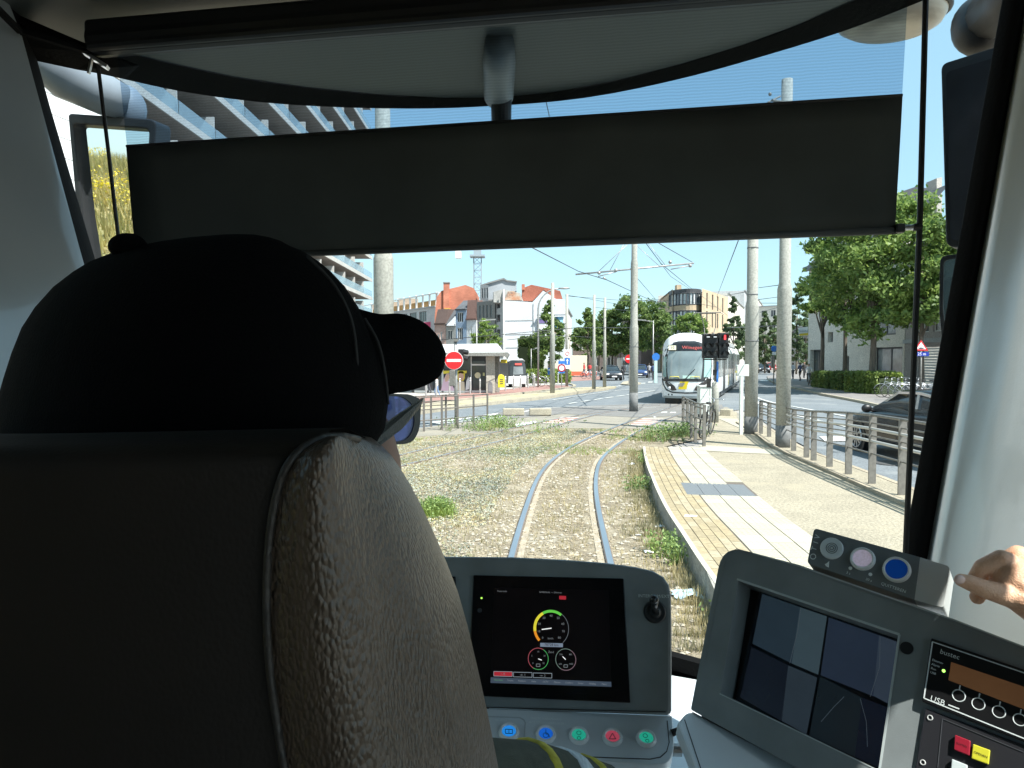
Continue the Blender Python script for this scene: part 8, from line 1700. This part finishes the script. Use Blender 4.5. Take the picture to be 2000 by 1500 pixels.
def person_mesh(label, px, Y, h, rot, shirt, legs, skin=(0.45, .28, .2), stride=.15, hair=(0.04, .03, .025), ride=False, z0=0):
    x = P(px, 700, Y).x; s = h / 1.75; t = thing('person', label, 'person', (0, 0, 0)); V = lambda a, b, c: Vector((a, b, c)) * s
    if not ride: ch = [[(V(0, 0, .95), .125 * s), (V(0, 0, 1.2), .13 * s), (V(0, 0, 1.4), .12 * s), (V(0, 0, 1.52), .055 * s), (V(0, .02, 1.63), .095 * s), (V(0, .02, 1.67), .095 * s)], [(V(.09, 0, .92), .09 * s), (V(.1, stride, .5), .06 * s), (V(.1, stride * .7, .08), .045 * s), (V(.1, stride * .7 + .14, .04), .035 * s)], [(V(-.09, 0, .92), .09 * s), (V(-.1, -stride * .4, .5), .06 * s), (V(-.1, -stride * 1.6, .1), .045 * s), (V(-.1, -stride * 1.6 + .14, .05), .035 * s)], [(V(.17, 0, 1.38), .055 * s), (V(.22, -stride * .6, 1.1), .042 * s), (V(.2, .05, .86), .032 * s)], [(V(-.17, 0, 1.38), .055 * s), (V(-.22, stride * .6, 1.1), .042 * s), (V(-.2, .15, .88), .032 * s)]]
    else: ch = [[(V(0, -.2, .95), .125 * s), (V(0, -.08, 1.2), .12 * s), (V(0, 0, 1.4), .12 * s), (V(0, .05, 1.53), .055 * s), (V(0, .08, 1.65), .095 * s)], [(V(.09, -.18, .92), .09 * s), (V(.1, .2, .72), .06 * s), (V(.1, .0, .35), .045 * s), (V(.1, .12, .28), .035 * s)], [(V(-.09, -.18, .92), .09 * s), (V(-.1, .12, .62), .06 * s), (V(-.1, -.1, .2), .045 * s), (V(-.1, .02, .13), .035 * s)], [(V(.17, 0, 1.38), .055 * s), (V(.22, .2, 1.15), .042 * s), (V(.22, .42, 1.02), .032 * s)], [(V(-.17, 0, 1.38), .055 * s), (V(-.22, .2, 1.15), .042 * s), (V(-.22, .42, 1.02), .032 * s)]]
    b = blob(ch, .03 * s, 2)
    ms = [mat('sk_%s' % label[:9], skin, .6), mat('sh_%s' % label[:12], shirt, .8), mat('lg_%s' % label[:12], legs, .8), mat('hr_%s' % label[:12], hair, .8)]
    b.mi = []
    for f_ in b.f:
        c = sum((b.v[i] for i in f_), Vector()) / len(f_); z = c.z / s; side = abs(c.x) / s
        b.mi.append(0 if z > 1.5 and not (z > 1.68 or c.y < 0.0) else 3 if z > 1.5 else 1 if z > (.97 if not ride else .98) and not (side > .19 and z < 1.12) else 0 if side > .17 else 2)
    b.build('body', ms, t, smooth=True, fixn=False); t.location = (x, Y, z0); t.rotation_euler = (0, 0, rot); return t
person_mesh('child in white top and blue trousers before the kiosk window', 853, 42.5, 1.12, R(120), (.68, .64, .6), (.18, .3, .5), hair=(.35, .2, .1))
person_mesh('person in pale shirt and dark trousers at the kiosk corner', 838, 45.5, 1.7, R(60), (.12, .12, .14), (.05, .05, .06))
p = person_mesh('cyclist in white shirt riding on the right pavement', 1580, 58, 1.72, R(160), (.65, .65, .66), (.04, .04, .05), ride=True, z0=.07); bicycle('dark bicycle under the cyclist on the right pavement', (p.location.x, p.location.y, .07), R(160), mBk, 0)
person_mesh('person in dark blue walking left of the cyclist', 1563, 70, 1.75, R(20), (.05, .08, .18), (.03, .03, .04), z0=.07); person_mesh('person in light grey by the far right road', 1549, 76, 1.7, R(0), (.4, .42, .45), (.06, .07, .1), z0=.07); person_mesh('person in black jacket near the parked cars far right', 1571, 80, 1.78, R(180), (.03, .03, .035), (.03, .03, .035), z0=.07)
person_mesh('person in red shirt on the far left pavement', 1141, 88, 1.72, R(90), (.5, .05, .05), (.05, .06, .1)); person_mesh('person in red top beside the far bicycle rack', 1152, 90, 1.65, R(0), (.55, .08, .05), (.06, .06, .08)); person_mesh('person in black beside the small traffic island', 1218, 76, 1.75, R(30), (.04, .04, .05), (.04, .04, .05))
person_mesh('person in dark clothes standing left of the oncoming tram', 1276, 74, 1.72, R(0), (.05, .06, .08), (.04, .04, .05)); person_mesh('person in grey top between blue car and tram', 1268, 80, 1.7, R(0), (.3, .3, .32), (.04, .04, .05))
# far street furniture: shop awnings line left pavement
t = thing('work_trailer', 'cream and red market trailer on the far left pavement', 'trailer', G(1122, 735)); a = G(1112, 735); mb = MB(); mb.box(a.x, a.x + 2.2, a.y, a.y + 3, .5, 2.6); mb.build('box', MATS['van_cream'], t, bevel=.03); mb = MB(); mb.box(a.x - .6, a.x + 3.4, a.y - .2, a.y - .05, .1, .6); mb.build('barrier', mat('barrier_red', (.6, .12, .06), .5), t)
for s in (.4, 1.8): mb = MB(); mb.tube([Vector((a.x + s, a.y + .3, .3)), Vector((a.x + s, a.y + .5, .3))], .3, 12); mb.build('wheel', mTyre, t)
# manhole cover in the car lane
g = G(1743, 905, -.034 + .006); t = thing('manhole_cover', 'round iron manhole cover in the car lane behind the railing', 'manhole cover', g); mb = MB(); mb.tube([g + Vector((0, 0, -.004)), g + Vector((0, 0, .003))], .33, 28); mb.build('cover_plate', mat('iron', (.09, .09, .09), .6, vary=.3, scale=20), t); mb = MB(); mb.tube([g + Vector((math.cos(a) * .36, math.sin(a) * .36, .002)) for a in [2 * math.pi * k / 28 for k in range(28)]], .012, 5, closed=True); mb.build('cover_ring', MATS['iron'], t)
